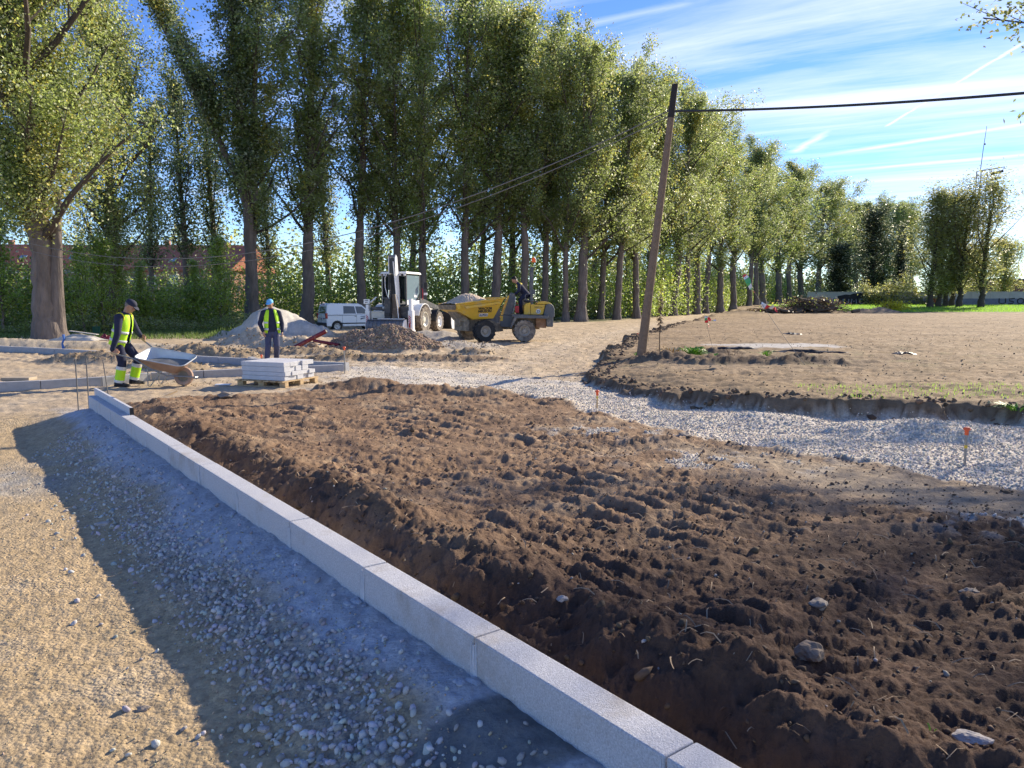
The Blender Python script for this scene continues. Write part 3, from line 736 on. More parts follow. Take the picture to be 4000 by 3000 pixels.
def bar(mb, p0, p1, width, z0, z1, m, side=1, g=.004):
    """upright block between ground points p0,p1 (2d), width to the left/right"""
    p0 = Vector((p0[0], p0[1], 0)); p1 = Vector((p1[0], p1[1], 0)); d = (p1 - p0).normalized(); n = Vector((d.y, -d.x, 0)) * width * side
    p0 = p0 + d * g; p1 = p1 - d * g
    q = [p0, p1, p1 + n, p0 + n]
    mb.hexa([Vector((a.x, a.y, z0)) for a in q] + [Vector((a.x, a.y, z1)) for a in q], m)


# big granite-look kerb in the foreground
kerb = empty('kerb', (0, 0, 0), cat='kerb', label='long straight kerb of pale granite-textured blocks crossing the foreground'); kerb['kind'] = 'thing'
def kt_of(px, py): g = G(px, py, KTOP); return kerb_st(g[0], g[1])[1]
tj = [kt_of(2631, 2940)]
tj = [tj[0] - 1.96, tj[0] - .98] + [tj[0] + .985 * i for i in range(0, 12)]
tj = [t for t in tj if t < KEND - .3] + [KEND]
for i_ in range(len(tj) - 1):
    mb = MB(); a_ = kpt(tj[i_], 0, 0); b_ = kpt(tj[i_ + 1], 0, 0); dz = rng.uniform(-.002, .002); ds = rng.uniform(-.002, .002)
    a_ = a_ + Vector((KN[0] * ds, KN[1] * ds, 0)); b_ = b_ + Vector((KN[0] * ds, KN[1] * ds, 0))
    bar(mb, a_, b_, .135, -.08, KTOP + dz, m_gran); mb.build('kerb_stone', kerb, bevel=.007)
    if i_:
        mb = MB(); p = kpt(tj[i_], -.003, 0); rp_ = random.Random(i_)
        q0 = kpt(tj[i_] - .006, -.0035, KTOP - .02); q1 = kpt(tj[i_] + .006, -.0035, .08)
        for off, w_ in ((-.017, .004), (0, .007), (.016, .003)):
            tt_ = tj[i_] + off; zt_ = KTOP - rp_.uniform(.01, .05)
            pa = kpt(tt_ - w_, -.004, zt_); pb_ = kpt(tt_ + w_, -.004, zt_); pc = kpt(tt_ + w_ * 1.8, -.005, .05); pd = kpt(tt_ - w_ * 1.8, -.005, .05)
            bk = Vector((KN[0], KN[1], 0)) * .006
            mb.hexa([pa, pb_, pb_ + bk, pa + bk, pd, pc, pc + bk, pd + bk], m_mortar)
        mb.build('mortar_joint', kerb)
        mb = MB()
        for q_ in range(9):
            c_ = kpt(tj[i_] + rp_.gauss(0, .035), -rp_.uniform(.01, .08), 0); rb_ = rp_.uniform(.008, .022); mb.ball((c_.x, c_.y, gz(c_.x, c_.y)), (rb_ * rp_.uniform(.8, 1.6), rb_, rb_ * .45), m_splash, nu=8, nv=5, R=Matrix.Rotation(rp_.uniform(0, 3), 3, 'Z'))
        ms_ = mb.build('mortar_splash', kerb, smooth=True); ms_['kind'] = 'stuff'
ed = empty('edging_slab', (0, 0, 0), label='thin concrete edging slab standing on the far end of the long kerb', cat='edging slab'); ed['kind'] = 'thing'
mb = MB(); bar(mb, kpt(KEND - 2.35, .10, 0), kpt(KEND + .15, .10, 0), .035, .10, KTOP + .085, m_slab); mb.build('slab', ed, bevel=.004)
mb = MB(); bar(mb, kpt(KEND - 2.372, .098, 0), kpt(KEND - 2.342, .098, 0), .04, .12, KTOP + .083, m_black); mb.build('end_strip', ed)

# kerbs of the island at the left
def poly_world(pts, z=0): return [G(a, b, z)[:2] for a, b in pts]
def kerb_run(name, label, pts, step, start_from_end, width, z0, z1, side, m):
    k = empty(name, (0, 0, 0), label=label, cat='kerb'); k['kind'] = 'thing'
    P = [Vector((p[0], p[1], 0)) for p in pts]
    if start_from_end: P = P[::-1]
    segs = [0]
    for a, b in zip(P, P[1:]): segs.append(segs[-1] + (b - a).length)
    def at(s):
        for i in range(len(P) - 1):
            if s <= segs[i + 1] or i == len(P) - 2:
                return P[i] + (P[i + 1] - P[i]) * ((s - segs[i]) / (segs[i + 1] - segs[i]))
    s = 0
    while s < segs[-1] - .2:
        e = min(s + step, segs[-1]); mb = MB(); a, b = at(s), at(e)
        if start_from_end: a, b = b, a
        bar(mb, a, b, width, z0, z1 + rng.uniform(-.003, .003), m, side, g=.006); mb.build('kerb_stone', k, bevel=.006); s = e
    return k
A_ = poly_world([(-700, 1560), (-300, 1543), (0, 1531), (144, 1524), (460, 1503), (610, 1487), (816, 1479), (954, 1471), (1345, 1452)])
B_ = poly_world([(-800, 1350), (-300, 1366), (0, 1375), (451, 1401), (983, 1432)]) + [poly_world([(1345, 1452)])[0]]
B_[-1] = (B_[-1][0], B_[-1][1] + .16)
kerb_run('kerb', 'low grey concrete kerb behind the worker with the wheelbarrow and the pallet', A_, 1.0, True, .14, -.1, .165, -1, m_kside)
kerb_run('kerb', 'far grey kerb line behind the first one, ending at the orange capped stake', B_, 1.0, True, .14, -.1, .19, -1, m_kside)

# pallet with stacked slabs
PC = G(1123, 1516, .0); PL = G(955, 1507, .0); PRt = G(1261, 1500, .0)
pz = .0
pax = math.atan2(PL[1] - PC[1], PL[0] - PC[0])     # long side direction
Mp = Matrix.Translation((PC[0] - .03, PC[1] - .05, pz)) @ Matrix.Rotation(pax, 4, 'Z')
# local frame: +x along long (left) side, -y towards the right side
pal = empty('pallet', Mp.translation, pax, 'wooden pallet under the stack of grey kerb slabs', 'pallet')
LW, LD = 1.12, .98
for k in range(3):
    mb = MB()
    mb.box((LW / 2, -.06 - k * (LD - .10) / 2, .012), (LW, .10, .022), m_pine); mb.build('bottom_board', pal, bevel=.003)
    for j in range(3):
        mb = MB(); mb.box((.07 + j * (LW - .14) / 2, -.06 - k * (LD - .10) / 2, .065), (.13, .10, .078), m_pine); mb.build('block', pal, bevel=.004)
for k in range(7):
    mb = MB(); mb.box((.06 + k * (LW - .12) / 6, -LD / 2 + .01, .118), (.11, LD + .10, .022), m_pine); mb.build('deck_board', pal, bevel=.003)
rs = random.Random(4)
hl = [.085, .075, .095, .085]; zz_ = .132; words = ['bottom', 'second', 'third', 'top']
for li in range(4):
    nrow = 5; wv = .175
    for j in range(nrow):
        if li == 2 and j == 4: continue
        off = rs.uniform(-.02, .02); off = off - (.0 if li != 1 else .03)
        o_ = empty('kerb_slab', Mp @ Vector((.52 + off, -.10 - j * (wv + .006), zz_)), pax, 'pale grey slab in the %s layer on the pallet, %s' % (words[li], ['nearest the left front edge', 'second from the left front edge', 'in the middle', 'second from the far right side', 'at the far right side'][j]), 'concrete slab', 'slabs stacked on the pallet'); o_['kind'] = 'thing'
        mb = MB(); mb.box((0, 0, hl[li] / 2), (.99 if rs.random() < .75 else .95, wv, hl[li] - .003), m_slab); mb.build('slab', o_, bevel=.005)
    zz_ += hl[li]
# chalk-white debris board near the barrow, loose kerb piece, flat stone, stick
def lying_box(name, label, cat, px, py, dims, rz, m, z=None, tilt=0, bev=.004):
    g = G(px, py, 0); zz = gz(g[0], g[1]) if z is None else z
    o = MB(); o.box((0, 0, dims[2] / 2), dims, m, R=Matrix.Rotation(tilt, 3, 'Y')); ob = o.build(name, bevel=bev, loc=(g[0], g[1], zz)); ob.rotation_euler[2] = rz
    return tag(ob, label, cat)
lying_box('white_board', 'thin white board lying flat on the sand left of the pallet', 'board', 872, 1506, (.28, .14, .02), .1, m_white)
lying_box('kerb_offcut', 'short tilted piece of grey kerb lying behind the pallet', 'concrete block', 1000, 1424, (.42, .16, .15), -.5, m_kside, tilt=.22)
lying_box('wooden_stick', 'short wooden stick poking out of the brown soil left of the pallet', 'stick', 662, 1545, (.30, .025, .025), .95, m_pine, tilt=-.3)
lying_box('sunken_block', 'flat concrete block half sunk in sand at the far left', 'concrete block', 75, 1487, (.55, .3, .06), .05, mat('sandy_block', (.40, .33, .24), .9), tilt=0)


def rock(name, label, px, py, size, m, seed, flat=.6, z=0.0, rz=0):
    g = G(px, py, z); bm = bmesh.new(); bmesh.ops.create_icosphere(bm, subdivisions=3, radius=1)
    for v in bm.verts:
        n_v = mnoise.noise(v.co * 1.3 + Vector((seed * 7.1, 0, 0))) * .45 + mnoise.noise(v.co * 3.5 + Vector((seed, 3, 0))) * .12
        v.co *= 1 + n_v; v.co.z *= flat; v.co *= size; v.co.x *= 1.35
    me = bpy.data.meshes.new(name); bm.to_mesh(me); bm.free(); me.materials.append(m); ob = bpy.data.objects.new(name, me); COL.objects.link(ob)
    ob.location = (g[0], g[1], gz(g[0], g[1]) + size * flat * .35); ob.rotation_euler = (0, 0, rz)
    return tag(ob, label, 'rock')
m_rock = mat('pale_rock', (.27, .225, .18), .9, var=.25, vscale=14, bump=.4, bscale=50); m_rockw = mat('white_rock', (.44, .39, .34), .85, var=.3, vscale=14, bump=.5, bscale=40)
m_rockb = mat('brown_rock', (.26, .19, .13), .9, var=.25, vscale=14, bump=.4, bscale=50)
rock('rock', 'flat pale grey stone at the edge of the kerb shadow on the sandy road', 407, 2045, .045, m_rockw, 1, .35, -.1, .3)
rock('rock', 'pale rock resting on dark soil near the right edge', 3791, 2259, .036, m_rock, 2, .7, .15)
rock('rock', 'pale block of stone among the crawler tracks in the dark soil', 3200, 2356, .04, m_rock, 3, .6, .15, 1)
rock('rock', 'white crumpled stone in the bottom right corner of the dark soil', 3790, 2925, .038, m_rockw, 4, .45, .15, -.5)
rock('rock', 'round dark stone half buried in the dark mound of soil', 3165, 2590, .045, m_rockb, 5, .9, .15)
rock('rock', 'grey stone on the edge between brown soil and white gravel', 2672, 1700, .07, m_rock, 6, .6, .05)
rock('rock', 'small white stone in the soil slope beside the near kerb', 2195, 2345, .02, m_rockw, 7, .8, .2)
rock('rock', 'pale stone in brown soil in front of the pallet', 880, 1555, .08, m_rock, 8, .6, .1)
rock('rock', 'brown boulder beside the maroon pipes', 1222, 1356, .14, m_rockb, 9, .9, .05)
rock('rock', 'bluish grey stone lying in the shaded gravel at the lower left', 560, 2775, .02, m_rock, 10, .7, -.12)
rock('rock', 'white angular chip on the sandy road near the bottom edge', 1030, 2880, .018, m_rockw, 11, .6, -.12)

# stakes
def stake(label, px, py, z, h, r=.009, cap=True, lean=(0, 0), tape=False, m=None, cat='marker stake', group=None):
    g = G(px, py, z); zz = gz(g[0], g[1]); o = empty('marker_stake', (g[0], g[1], zz), rz=rng.uniform(0, 3), label=label, cat=cat, group=group)
    mb = MB(); mb.tube([(0, 0, -.08), (lean[0], lean[1], h)], r, m or m_rust, 8); mb.build('rod', o, smooth=True)
    if cap:
        mb = MB(); c = Vector((lean[0], lean[1], h)); mb.lathe([(.001, .045), (.022, .043), (.033, .030), (.034, .018), (.020, .012), (.017, -.035), (.001, -.037)], m_orange, Matrix.Translation(c), 14, 'z'); mb.build('cap', o, smooth=True)
    if tape:
        mb = MB(); mb.tube([(0, 0, .17), (0, 0, .20)], r * 1.25, m_yellow_t, 8); mb.build('tape_band', o)
    return o
stake('orange capped steel stake standing in the white gravel near the right edge', 3768, 1815, 0, .335, .012, tape=True, m=m_steel)
stake('orange capped stake at the edge of the gravel in the middle of the site', 2332, 1602, 0, .25, .012, tape=True, m=m_pine)
stake('orange capped stake at the corner of the far kerb beside the pallet', 1347, 1460, 0, .55, .012, m=m_steel)
stake('small red topped wooden stake on the sandy road behind the utility pole', 2491, 1330, 0, .25, .02, m=m_pine)
stake('orange capped stake just behind the pallet at the feet of the blue capped worker', 1022, 1428, 0, .20, .012)
for i_, (a, b, h_, ln, nm) in enumerate(((307, 1610, .78, (0, 0), 'leftmost of the three bare steel pins at the far end of the long kerb'), (349, 1608, .78, (0, 0), 'middle one of the three bare steel pins at the far end of the long kerb'), (426, 1552, .62, (-.06, .0), 'slanting steel pin nearest the worker at the far end of the long kerb'))):
    stake(nm, a, b, 0, h_, .009, cap=False, lean=ln, m=m_wire, cat='steel pin')

# utility pole with cables
pb = G(2504, 1400, .2); ptop = AT(2637, 330, pb[1] + .1)
pole = empty('utility_pole', (pb[0], pb[1], gz(pb[0], pb[1])), label='leaning weathered wooden utility pole at the corner of the field', cat='utility pole')
rel = ptop - Vector(pole.location)
mb = MB(); ps = [(rel * t_) for t_ in (-.03, 0, .3, .6, .88)]; mb.tube(ps, [.118, .116, .10, .088, .079], m_wood, 16); mb.build('shaft', pole, smooth=True)
mb = MB(); mb.tube([rel * .8801, rel * .94, rel], [.0805, .078, .074], m_woodd, 16); mb.build('creosoted_top', pole, smooth=True)
mb = MB(); 
for f_ in (.905, .89): mb.tube([rel * f_ + Vector((-.09, -.02, 0)), rel * f_ + Vector((.09, -.02, 0))], .012, m_steel, 8)
mb.build('bracket', pole)
def sag_line(a, b, sag, n=28): 
    a = Vector(a); b = Vector(b); return [a.lerp(b, i / n) - Vector((0, 0, sag * 4 * (i / n) * (1 - i / n))) for i in range(n + 1)]
base = Vector(pole.location)
def cable(name, label, pts, r, m, cat='cable', group=None):
    mb = MB(); mb.tube(pts, r, m, 6); return tag(mb.build(name, smooth=True), label, cat, group)
ca1 = base + rel * .905 + Vector((-.08, 0, 0)); ca2 = base + rel * .885 + Vector((-.08, 0, 0))
cable('overhead_cable', 'upper of the two cables sagging left from the utility pole in front of the poplars', sag_line(ca1, (-26.5, 34, 6.2), 3.1), .013, m_cableg)
cable('overhead_cable', 'lower of the two cables sagging left from the utility pole in front of the poplars', sag_line(ca2, (-26.5, 34, 5.9), 3.15), .011, m_cableg)
cr = base + rel * .905 + Vector((.08, 0, 0)); ce = AT(4500, 318, 13)
cable('overhead_cable', 'thick black cable running right from the utility pole across the sky', sag_line(cr, ce, .10), .026, m_cable)
ga = base + rel * .84; gb = G(3146, 1420, .3); gb[2] = gz(gb[0], gb[1])
GW = sag_line(ga, gb, .35, 24); cable('guy_wire', 'guy wire from the utility pole to the field with barrier tape tied to it', GW, .0045, m_wire, 'wire')
ha = base + rel * .83 + Vector((.03, 0, 0)); hb = G(2785, 1353, .3); hb[2] = gz(hb[0], hb[1])
HW = sag_line(ha, hb, .3, 24); cable('hanging_string', 'thin string hanging from the utility pole to the ground just right of it', HW, .0035, m_wire, 'string')
def ribbon(label, a, b, w, seed, cols):
    r_ = random.Random(seed); a = Vector(a); b = Vector(b); n = 8; mb = MB(); d = (b - a).normalized()
    ax = d.cross(Vector((0, 1, 0))).normalized()
    prev = None; k = 0
    for i in range(n + 1):
        t = i / n; th = r_.uniform(-.7, .7) + t * 2.2; u = (ax * math.cos(th) + d.cross(ax) * math.sin(th)) * w * (.55 + .45 * math.sin(t * math.pi))
        c = a.lerp(b, t) + Vector((0, 0, .03 * math.sin(t * 7 + seed))); cur = (c - u / 2, c + u / 2, c + u / 2 + Vector((0, .004, 0)), c - u / 2 + Vector((0, .004, 0)))
        if prev: mb.hexa([prev[0], cur[0], cur[1], prev[1], prev[3], cur[3], cur[2], prev[2]], cols[int(t * 5.99 + seed) % len(cols)])
        prev = cur
    return tag(mb.build('barrier_tape'), label, 'barrier tape')
CW = [m_red, m_white, m_green, m_white]
def near_line(Ln, px):
    best = min(Ln, key=lambda p: abs(2000 + F_PX * p.x / (p.y * math.cos(PITCH) - (p.z - CAM_H) * math.sin(PITCH)) - px)); return best
p1 = near_line(HW, 2757); ribbon('red and white tape end fluttering from the thin string right of the pole', p1, p1 + Vector((.30, -.05, -.12)), .10, 1, [m_white, m_green, m_white, m_red]); ribbon('short red and white tape end hanging straight down from the thin string', p1 + Vector((0, -.01, 0)), p1 + Vector((.12, 0, -.28)), .10, 2, [m_green, m_red, m_white])
p2 = near_line(GW, 2900); p3 = near_line(GW, 2945); ribbon('upper red, white and green tape wound round the guy wire', p2, p3, .13, 0, [m_red, m_white, m_green, m_white, m_green])
p4 = near_line(GW, 2968); ribbon('lower red and white tape tail blowing to the right off the guy wire', p4, p4 + Vector((.34, -.05, -.17)), .13, 3, [m_white, m_white, m_red])

# maroon pipes
def pipe(label, pts, r, m):
    mb = MB(); P = [Vector(p) for p in pts]; n = 60; Q = []; R_ = []
    for i in range(n + 1):
        t = i / n * (len(P) - 1); k = min(int(t), len(P) - 2); Q.append(P[k].lerp(P[k + 1], t - k)); R_.append(r * (1 + (.06 if i % 2 else -.02)))
    mb.tube(Q, R_, m, 14, caps=False); mb.tube([Q[0], Q[-1]] if False else [Q[-1] - (Q[-1] - Q[-2]) * .1, Q[-1]], r * .8, m_black, 12)
    return tag(mb.build('corrugated_pipe', smooth=True, ang=60), label, 'pipe')
q0 = AT(1130, 1356, 23.5); q1 = AT(1200, 1332, 23.5); q2 = AT(1275, 1293, 23.4)
pipe('upper maroon corrugated pipe sticking up from the earth behind the kerbs', [q0 - Vector((0, 0, .1)), q1, q2], .065, m_maroon)
pipe('lower maroon corrugated pipe lying on the earth beside the rubble pile', [AT(1225, 1330, 24.2), AT(1270, 1338, 24.0), AT(1325, 1348, 23.8)], .05, m_maroon)
pipe('short black pipe stub standing behind the rubble pile', [AT(1360, 1325, 25.5), AT(1364, 1301, 25.5)], .045, m_sheet)

# things at the left by the bank
def crumple(name, label, cat, cx, cy, z, lx, ly, h, m, seed, rz=0, thick=.012, n=14):
    vs = []; fs = []
    for i in range(n + 1):
        for j in range(n + 1):
            u = i / n - .5; v = j / n - .5
            e = max(0, 1 - (2 * u) ** 2) * max(0, 1 - (2 * v) ** 2)
            q = Vector((u * 3 + seed, v * 3, seed)); w = mnoise.noise(q) * .5 + mnoise.noise(q * 2.7) * .35
            sx = 1 + .25 * mnoise.noise(Vector((v * 4, seed, 0)))
            vs.append((u * lx * sx, v * ly * (1 + .25 * mnoise.noise(Vector((u * 5, seed, 4)))), h * (e ** .5) * (.6 + w) + .01))
    for i in range(n):
        for j in range(n): a = i * (n + 1) + j; fs.append((a, a + n + 1, a + n + 2, a + 1))
    mb = MB(); mb.add(vs, fs, m); ob = mb.build(name, smooth=False, loc=(cx, cy, z)); ob.rotation_euler[2] = rz
    so_ = ob.modifiers.new('t', 'SOLIDIFY'); so_.thickness = thick
    return tag(ob, label, cat)
g = G(305, 1345, .2)
crumple('plastic_sheet', 'pale plastic sheet draped over the earth bank at the left', 'plastic sheet', g[0], g[1], .33, 1.55, .8, .22, mat('dirty_sheet', (.50, .46, .40), .6, var=.25, vscale=5), 2.2, -.15)
mb = MB(); mb.box((0, 0, .012), (.95, .14, .024), mat('grey_plank', (.40, .38, .35), .8)); ob = mb.build('plank', bevel=.003, loc=(g[0] + .15, g[1] + .1, .56)); ob.rotation_euler = (0, .12, -.1); tag(ob, 'thin grey plank on top of the plastic sheet at the left', 'plank')
mb = MB(); mb.tube([(0, 0, .08), (.02, -.02, -.05), (-.03, -.06, -.2), (.0, -.08, -.36)], [.05, .035, .03, .05], m_blue, 6); ob = mb.build('blue_strap', loc=(g[0] - .25, g[1] - .35, .45)); ob.rotation_euler[2] = .3; tag(ob, 'blue strap hanging over the edge of the earth bank at the left', 'strap')
g = G(418, 1325, .2); crumple('red_sack', 'dark red sack on the bank behind the left worker', 'sack', g[0], g[1], .15, .5, .4, .30, m_maroon, 5.1)
g = AT(377, 1300, 34); mb = MB(); mb.lathe([(.13, 0), (.17, .42), (.18, .44), (.15, .44), (.12, .05)], mat('dark_green_plastic', (.02, .09, .06), .4), None, 18, 'z', True); tag(mb.build('green_bucket', smooth=True, loc=(g.x, 34, gz(g.x, 34))), 'dark green tub standing at the foot of a trunk at the left', 'bucket')

# black membrane strips and dark heaps in the field
for (a, b, wd, dp, h_, sd, lb, nm) in (
        (2875, 1358, 1.05, .35, .10, 1, 'black membrane strip left of the pale slab in the field', 'membrane_strip'),
        (3150, 1371, 2.1, .28, .11, 2, 'long torn black membrane strip along the front of the pale slab', 'membrane_strip'),
        (3093, 1302, .8, .5, .10, 3, 'small black heap behind the pale slab in the field', 'membrane_heap'),
        (3532, 1378, .55, .3, .08, 4, 'small black scrap lying alone in the open field at the right', 'membrane_scrap')):
    g = G(a, b, .29); crumple(nm, lb, 'membrane', g[0], g[1], gz(g[0], g[1]) - .01, wd, dp, h_, m_sheet, sd * 3.3, -.12)


# weeds
def tuft(name, label, px, py, z, n, h, spread, m, seed, cat='weed', wid=.02, droop=.6):
    g = G(px, py, z); r_ = random.Random(seed); mb = MB()
    for i in range(n):
        a = r_.uniform(0, 6.28); d = Vector((math.cos(a), math.sin(a), 0)); L_ = h * r_.uniform(.5, 1.1); o = d * r_.uniform(0, spread * .4); o.z = -.01
        s_ = d.cross(Vector((0, 0, 1))) * wid * r_.uniform(.6, 1.2); k = r_.uniform(.3, 1) * spread
        pts = [o, o + d * k * .3 + Vector((0, 0, L_ * .6)), o + d * k * .75 + Vector((0, 0, L_ * .9)), o + d * k + Vector((0, 0, L_ * (1 - droop * .5)))]
        vs = [pts[0] - s_ * .5, pts[0] + s_ * .5, pts[1] - s_, pts[1] + s_, pts[2] - s_ * .8, pts[2] + s_ * .8, pts[3]]
        mb.add(vs, [(0, 1, 3, 2), (2, 3, 5, 4), (4, 5, 6)], m)
    return tag(mb.build(name, loc=(g[0], g[1], gz(g[0], g[1]))), label, cat)
tuft('green_weed', 'bright green leafy weed on the ground right of the utility pole', 2705, 1383, .3, 60, .26, .42, m_weed, 1, wid=.035)
tuft('green_weed', 'small yellow-green weed right of the leafy weed by the pole', 2795, 1388, .3, 26, .12, .22, m_weed, 2)
tuft('green_weed', 'tuft of green grass in front of the long black membrane strip', 2992, 1385, .3, 40, .16, .25, m_weed, 3, wid=.012)
tuft('green_weed', 'low green tuft near the right edge of the field terrace', 3975, 1590, .25, 60, .10, .30, m_weed, 4, wid=.012)
tuft('green_weed', 'tiny green seedling beside the kerb in the bottom dark soil', 3640, 2900, .15, 8, .035, .03, m_weed, 6, wid=.004)
tuft('green_weed', 'faint green grass tuft at the foot of the guy wire', 3130, 1400, .3, 50, .18, .30, m_weed, 7, wid=.010)
tuft('green_weed', 'tiny green sprig at the left foot of the utility pole', 2486, 1392, .2, 10, .10, .10, m_weed, 8)
tuft('dry_grass', 'tuft of dry straw-coloured grass between the pole and the green weed', 2625, 1382, .3, 110, .24, .50, m_straw, 5, 'dry grass', .012, 1.0)
tuft('dry_grass', 'sparse dry stems right of the leafy weed in the field', 2860, 1400, .3, 16, .30, .5, m_brownleaf, 9, 'dry grass', .008, .6)
g = G(2576, 1392, .25); st_o = empty('dead_stalk', (g[0], g[1], gz(g[0], g[1])), label='tall dead brown plant stalk standing beside the utility pole', cat='dead plant')
mb = MB(); mb.tube([(0, 0, -.05), (-.01, 0, .5), (.0, 0, 1.0), (-.02, 0, 1.5)], [.014, .012, .009, .005], m_brownleaf, 6); mb.build('stem', st_o)
mb = MB(); r_ = random.Random(3)
for i in range(110):
    zq = .62 + .85 * r_.random() ** .9; a = r_.uniform(0, 6.28); L_ = .11 * (1.25 - abs(zq - .95)); d = Vector((math.cos(a) * L_, math.sin(a) * L_, -.05 + r_.uniform(-.06, .04))); s_ = Vector((-math.sin(a), math.cos(a), .3)) * .018
    c_ = Vector((-.005, 0, zq)); mb.add([c_, c_ + d * .5 + s_, c_ + d, c_ + d * .5 - s_], [(0, 1, 2, 3)], m_brownleaf)
mb.build('dry_leaves', st_o)

# ------------------------------------------------------------------ vehicles
m_yel = mat('dumper_yellow', (.72, .45, .05), .45, var=.10, vscale=3, dust=(.50, .39, .24), dust_amt=.32, dscale=4)
m_gry = mat('dumper_grey', (.105, .112, .12), .5, var=.12, dust=(.36, .31, .24), dust_amt=.30, dscale=4)
m_chas = mat('dusty_chassis', (.20, .17, .13), .8, var=.2, dust=(.40, .33, .24), dust_amt=.45, dscale=6)
m_tyre = mat('tyre_rubber', (.032, .031, .031), .85, var=.2, vscale=8, dust=(.27, .22, .17), dust_amt=.22, dscale=5, bump=.2, bscale=80)
m_tyred = mat('dusty_tyre', (.12, .10, .085), .9, var=.25, vscale=8, dust=(.34, .29, .23), dust_amt=.55, dscale=5)
m_rim = mat('dusty_rim', (.36, .32, .27), .7, var=.2, dust=(.42, .35, .26), dust_amt=.4, dscale=7)
m_load = mat('gravel_load', (.62, .48, .34), .95, var=.45, vscale=22, bump=1.0, bscale=30)
m_beac = mat('orange_beacon', (.95, .22, .02), .25, spec=.6, transl=.3)
m_beac_on = mat('lit_beacon', (1.0, .42, .05), .3, emit=2.2)
m_whitep = mat('white_paint', (.84, .84, .83), .35, var=.05, dust=(.50, .45, .38), dust_amt=.12, dscale=3)
m_vanw = mat('van_white', (.90, .90, .90), .25, var=.02, spec=.6)
m_blk = mat('black_plastic', (.025, .026, .028), .5, var=.15)
m_dkg = mat('dark_machine', (.05, .052, .058), .5, var=.2, dust=(.30, .27, .22), dust_amt=.22, dscale=4)
m_chrome = mat('chrome_rod', (.75, .76, .78), .18, .95, .03)
m_bucket = mat('steel_bucket', (.16, .17, .20), .5, .3, .2, 5, dust=(.34, .26, .17), dust_amt=.40, dscale=1.6)
m_cream = mat('cream_paint', (.62, .59, .50), .5, var=.1, dust=DUST, dust_amt=.2)
m_glass = glass_mat('dark_glass'); m_glassb = glass_mat('sky_glass', (.22, .30, .34), .08)
m_txt = mat('dark_lettering', (.03, .03, .035), .6); m_txtb = mat('blue_lettering', (.02, .05, .14), .6)
m_redl = mat('tail_light', (.40, .02, .02), .25, spec=.6); m_redp = mat('red_plastic', (.45, .02, .03), .4); m_hred = mat('hazard_red', (.5, .03, .04), .5)
m_hwhite = mat('hazard_white', (.7, .7, .7), .5); m_alu = mat('alloy_rim', (.50, .51, .53), .3, .6)


def wheel(parent, name, M, r, w, rimr, mt, mr, lugs=18, lugd=.03, out=-1, axis='y', street=False):
    """axis along local y, outer side at y = out"""
    mb = MB(); h = w / 2
    if street: prof = [(rimr, -h * .9), (r * .93, -h), (r, -h * .7), (r, h * .7), (r * .93, h), (rimr, h * .9)]
    else: prof = [(rimr * 1.0, -h * .82), (r * .72, -h * .98), (r * .90, -h), (r - lugd, -h * .78), (r - lugd, h * .78), (r * .90, h), (r * .72, h * .98), (rimr, h * .82)]
    mb.lathe(prof, mt, M, 32)
    if not street:
        for i in range(lugs):
            for sd in (-1, 1):
                a = 2 * math.pi * (i + (.5 if sd > 0 else 0)) / lugs; da = math.pi / lugs * .42; sk = math.pi / lugs * 1.1
                q = []
                for (rad_) in (r - lugd * 1.3, r):
                    for (yy, aa) in ((0.0, a + sk - da), (0.0, a + sk + da), (sd * h * 1.0, a + da), (sd * h * 1.0, a - da)):
                        k = .97 if (abs(yy) > .01 and rad_ == r) else 1
                        q.append((rad_ * k * math.cos(aa), yy, rad_ * k * math.sin(aa)))
                mb.hexa(q, mt, M)
    t = mb.build(name, parent, smooth=True, ang=30)
    mb = MB(); o = out * h
    mb.lathe([(rimr * 1.02, o * .88), (rimr * 1.0, o * .96), (rimr * .92, o * .95), (rimr * .86, o * .70), (rimr * .62, o * .45), (rimr * .40, o * .50), (rimr * .36, o * .72), (rimr * .14, o * .76), (.001, o * .76)], mr, M, 28)
    mb.lathe([(rimr * 1.02, -o * .88), (rimr * .9, -o * .6), (.001, -o * .4)], mr, M, 20)
    if street:
        for i in range(5):
            a = 2 * math.pi * i / 5; a2 = a + .5
            mb.hexa([M2 for M2 in [(rimr * q_ * math.cos(b_), o * dd, rimr * q_ * math.sin(b_)) for dd in (.6, .9) for (q_, b_) in ((.3, a - .25), (.3, a + .25), (.95, a + .16), (.95, a - .16))]], mr, M)
    else:
        for i in range(8):
            a = 2 * math.pi * i / 8; c = Vector((rimr * .5 * math.cos(a), o * .56, rimr * .5 * math.sin(a))); mb.ball(c, .014, m_chas, M, 6, 4)
    mb.build('rim', t, smooth=True, ang=35)
    return t


# ---- yellow site dumper
dg_ = G(2046, 1336, 0.07); DY = dg_[1] + .75
dump = empty('site_dumper', (dg_[0], DY, .07), math.radians(2), 'dusty yellow and grey articulated site dumper loaded with gravel, driver on board', 'dumper', s=1.02)
def zx(x): return (x - 1400) / 434
def zz4(y): return (1560 - y) / 434
def P4(pts): return [(zx(a), zz4(b)) for a, b in pts]
bta = math.radians(26); MF = Matrix.Translation((-.90, 0, 0)) @ Matrix.Rotation(bta, 4, 'Z')
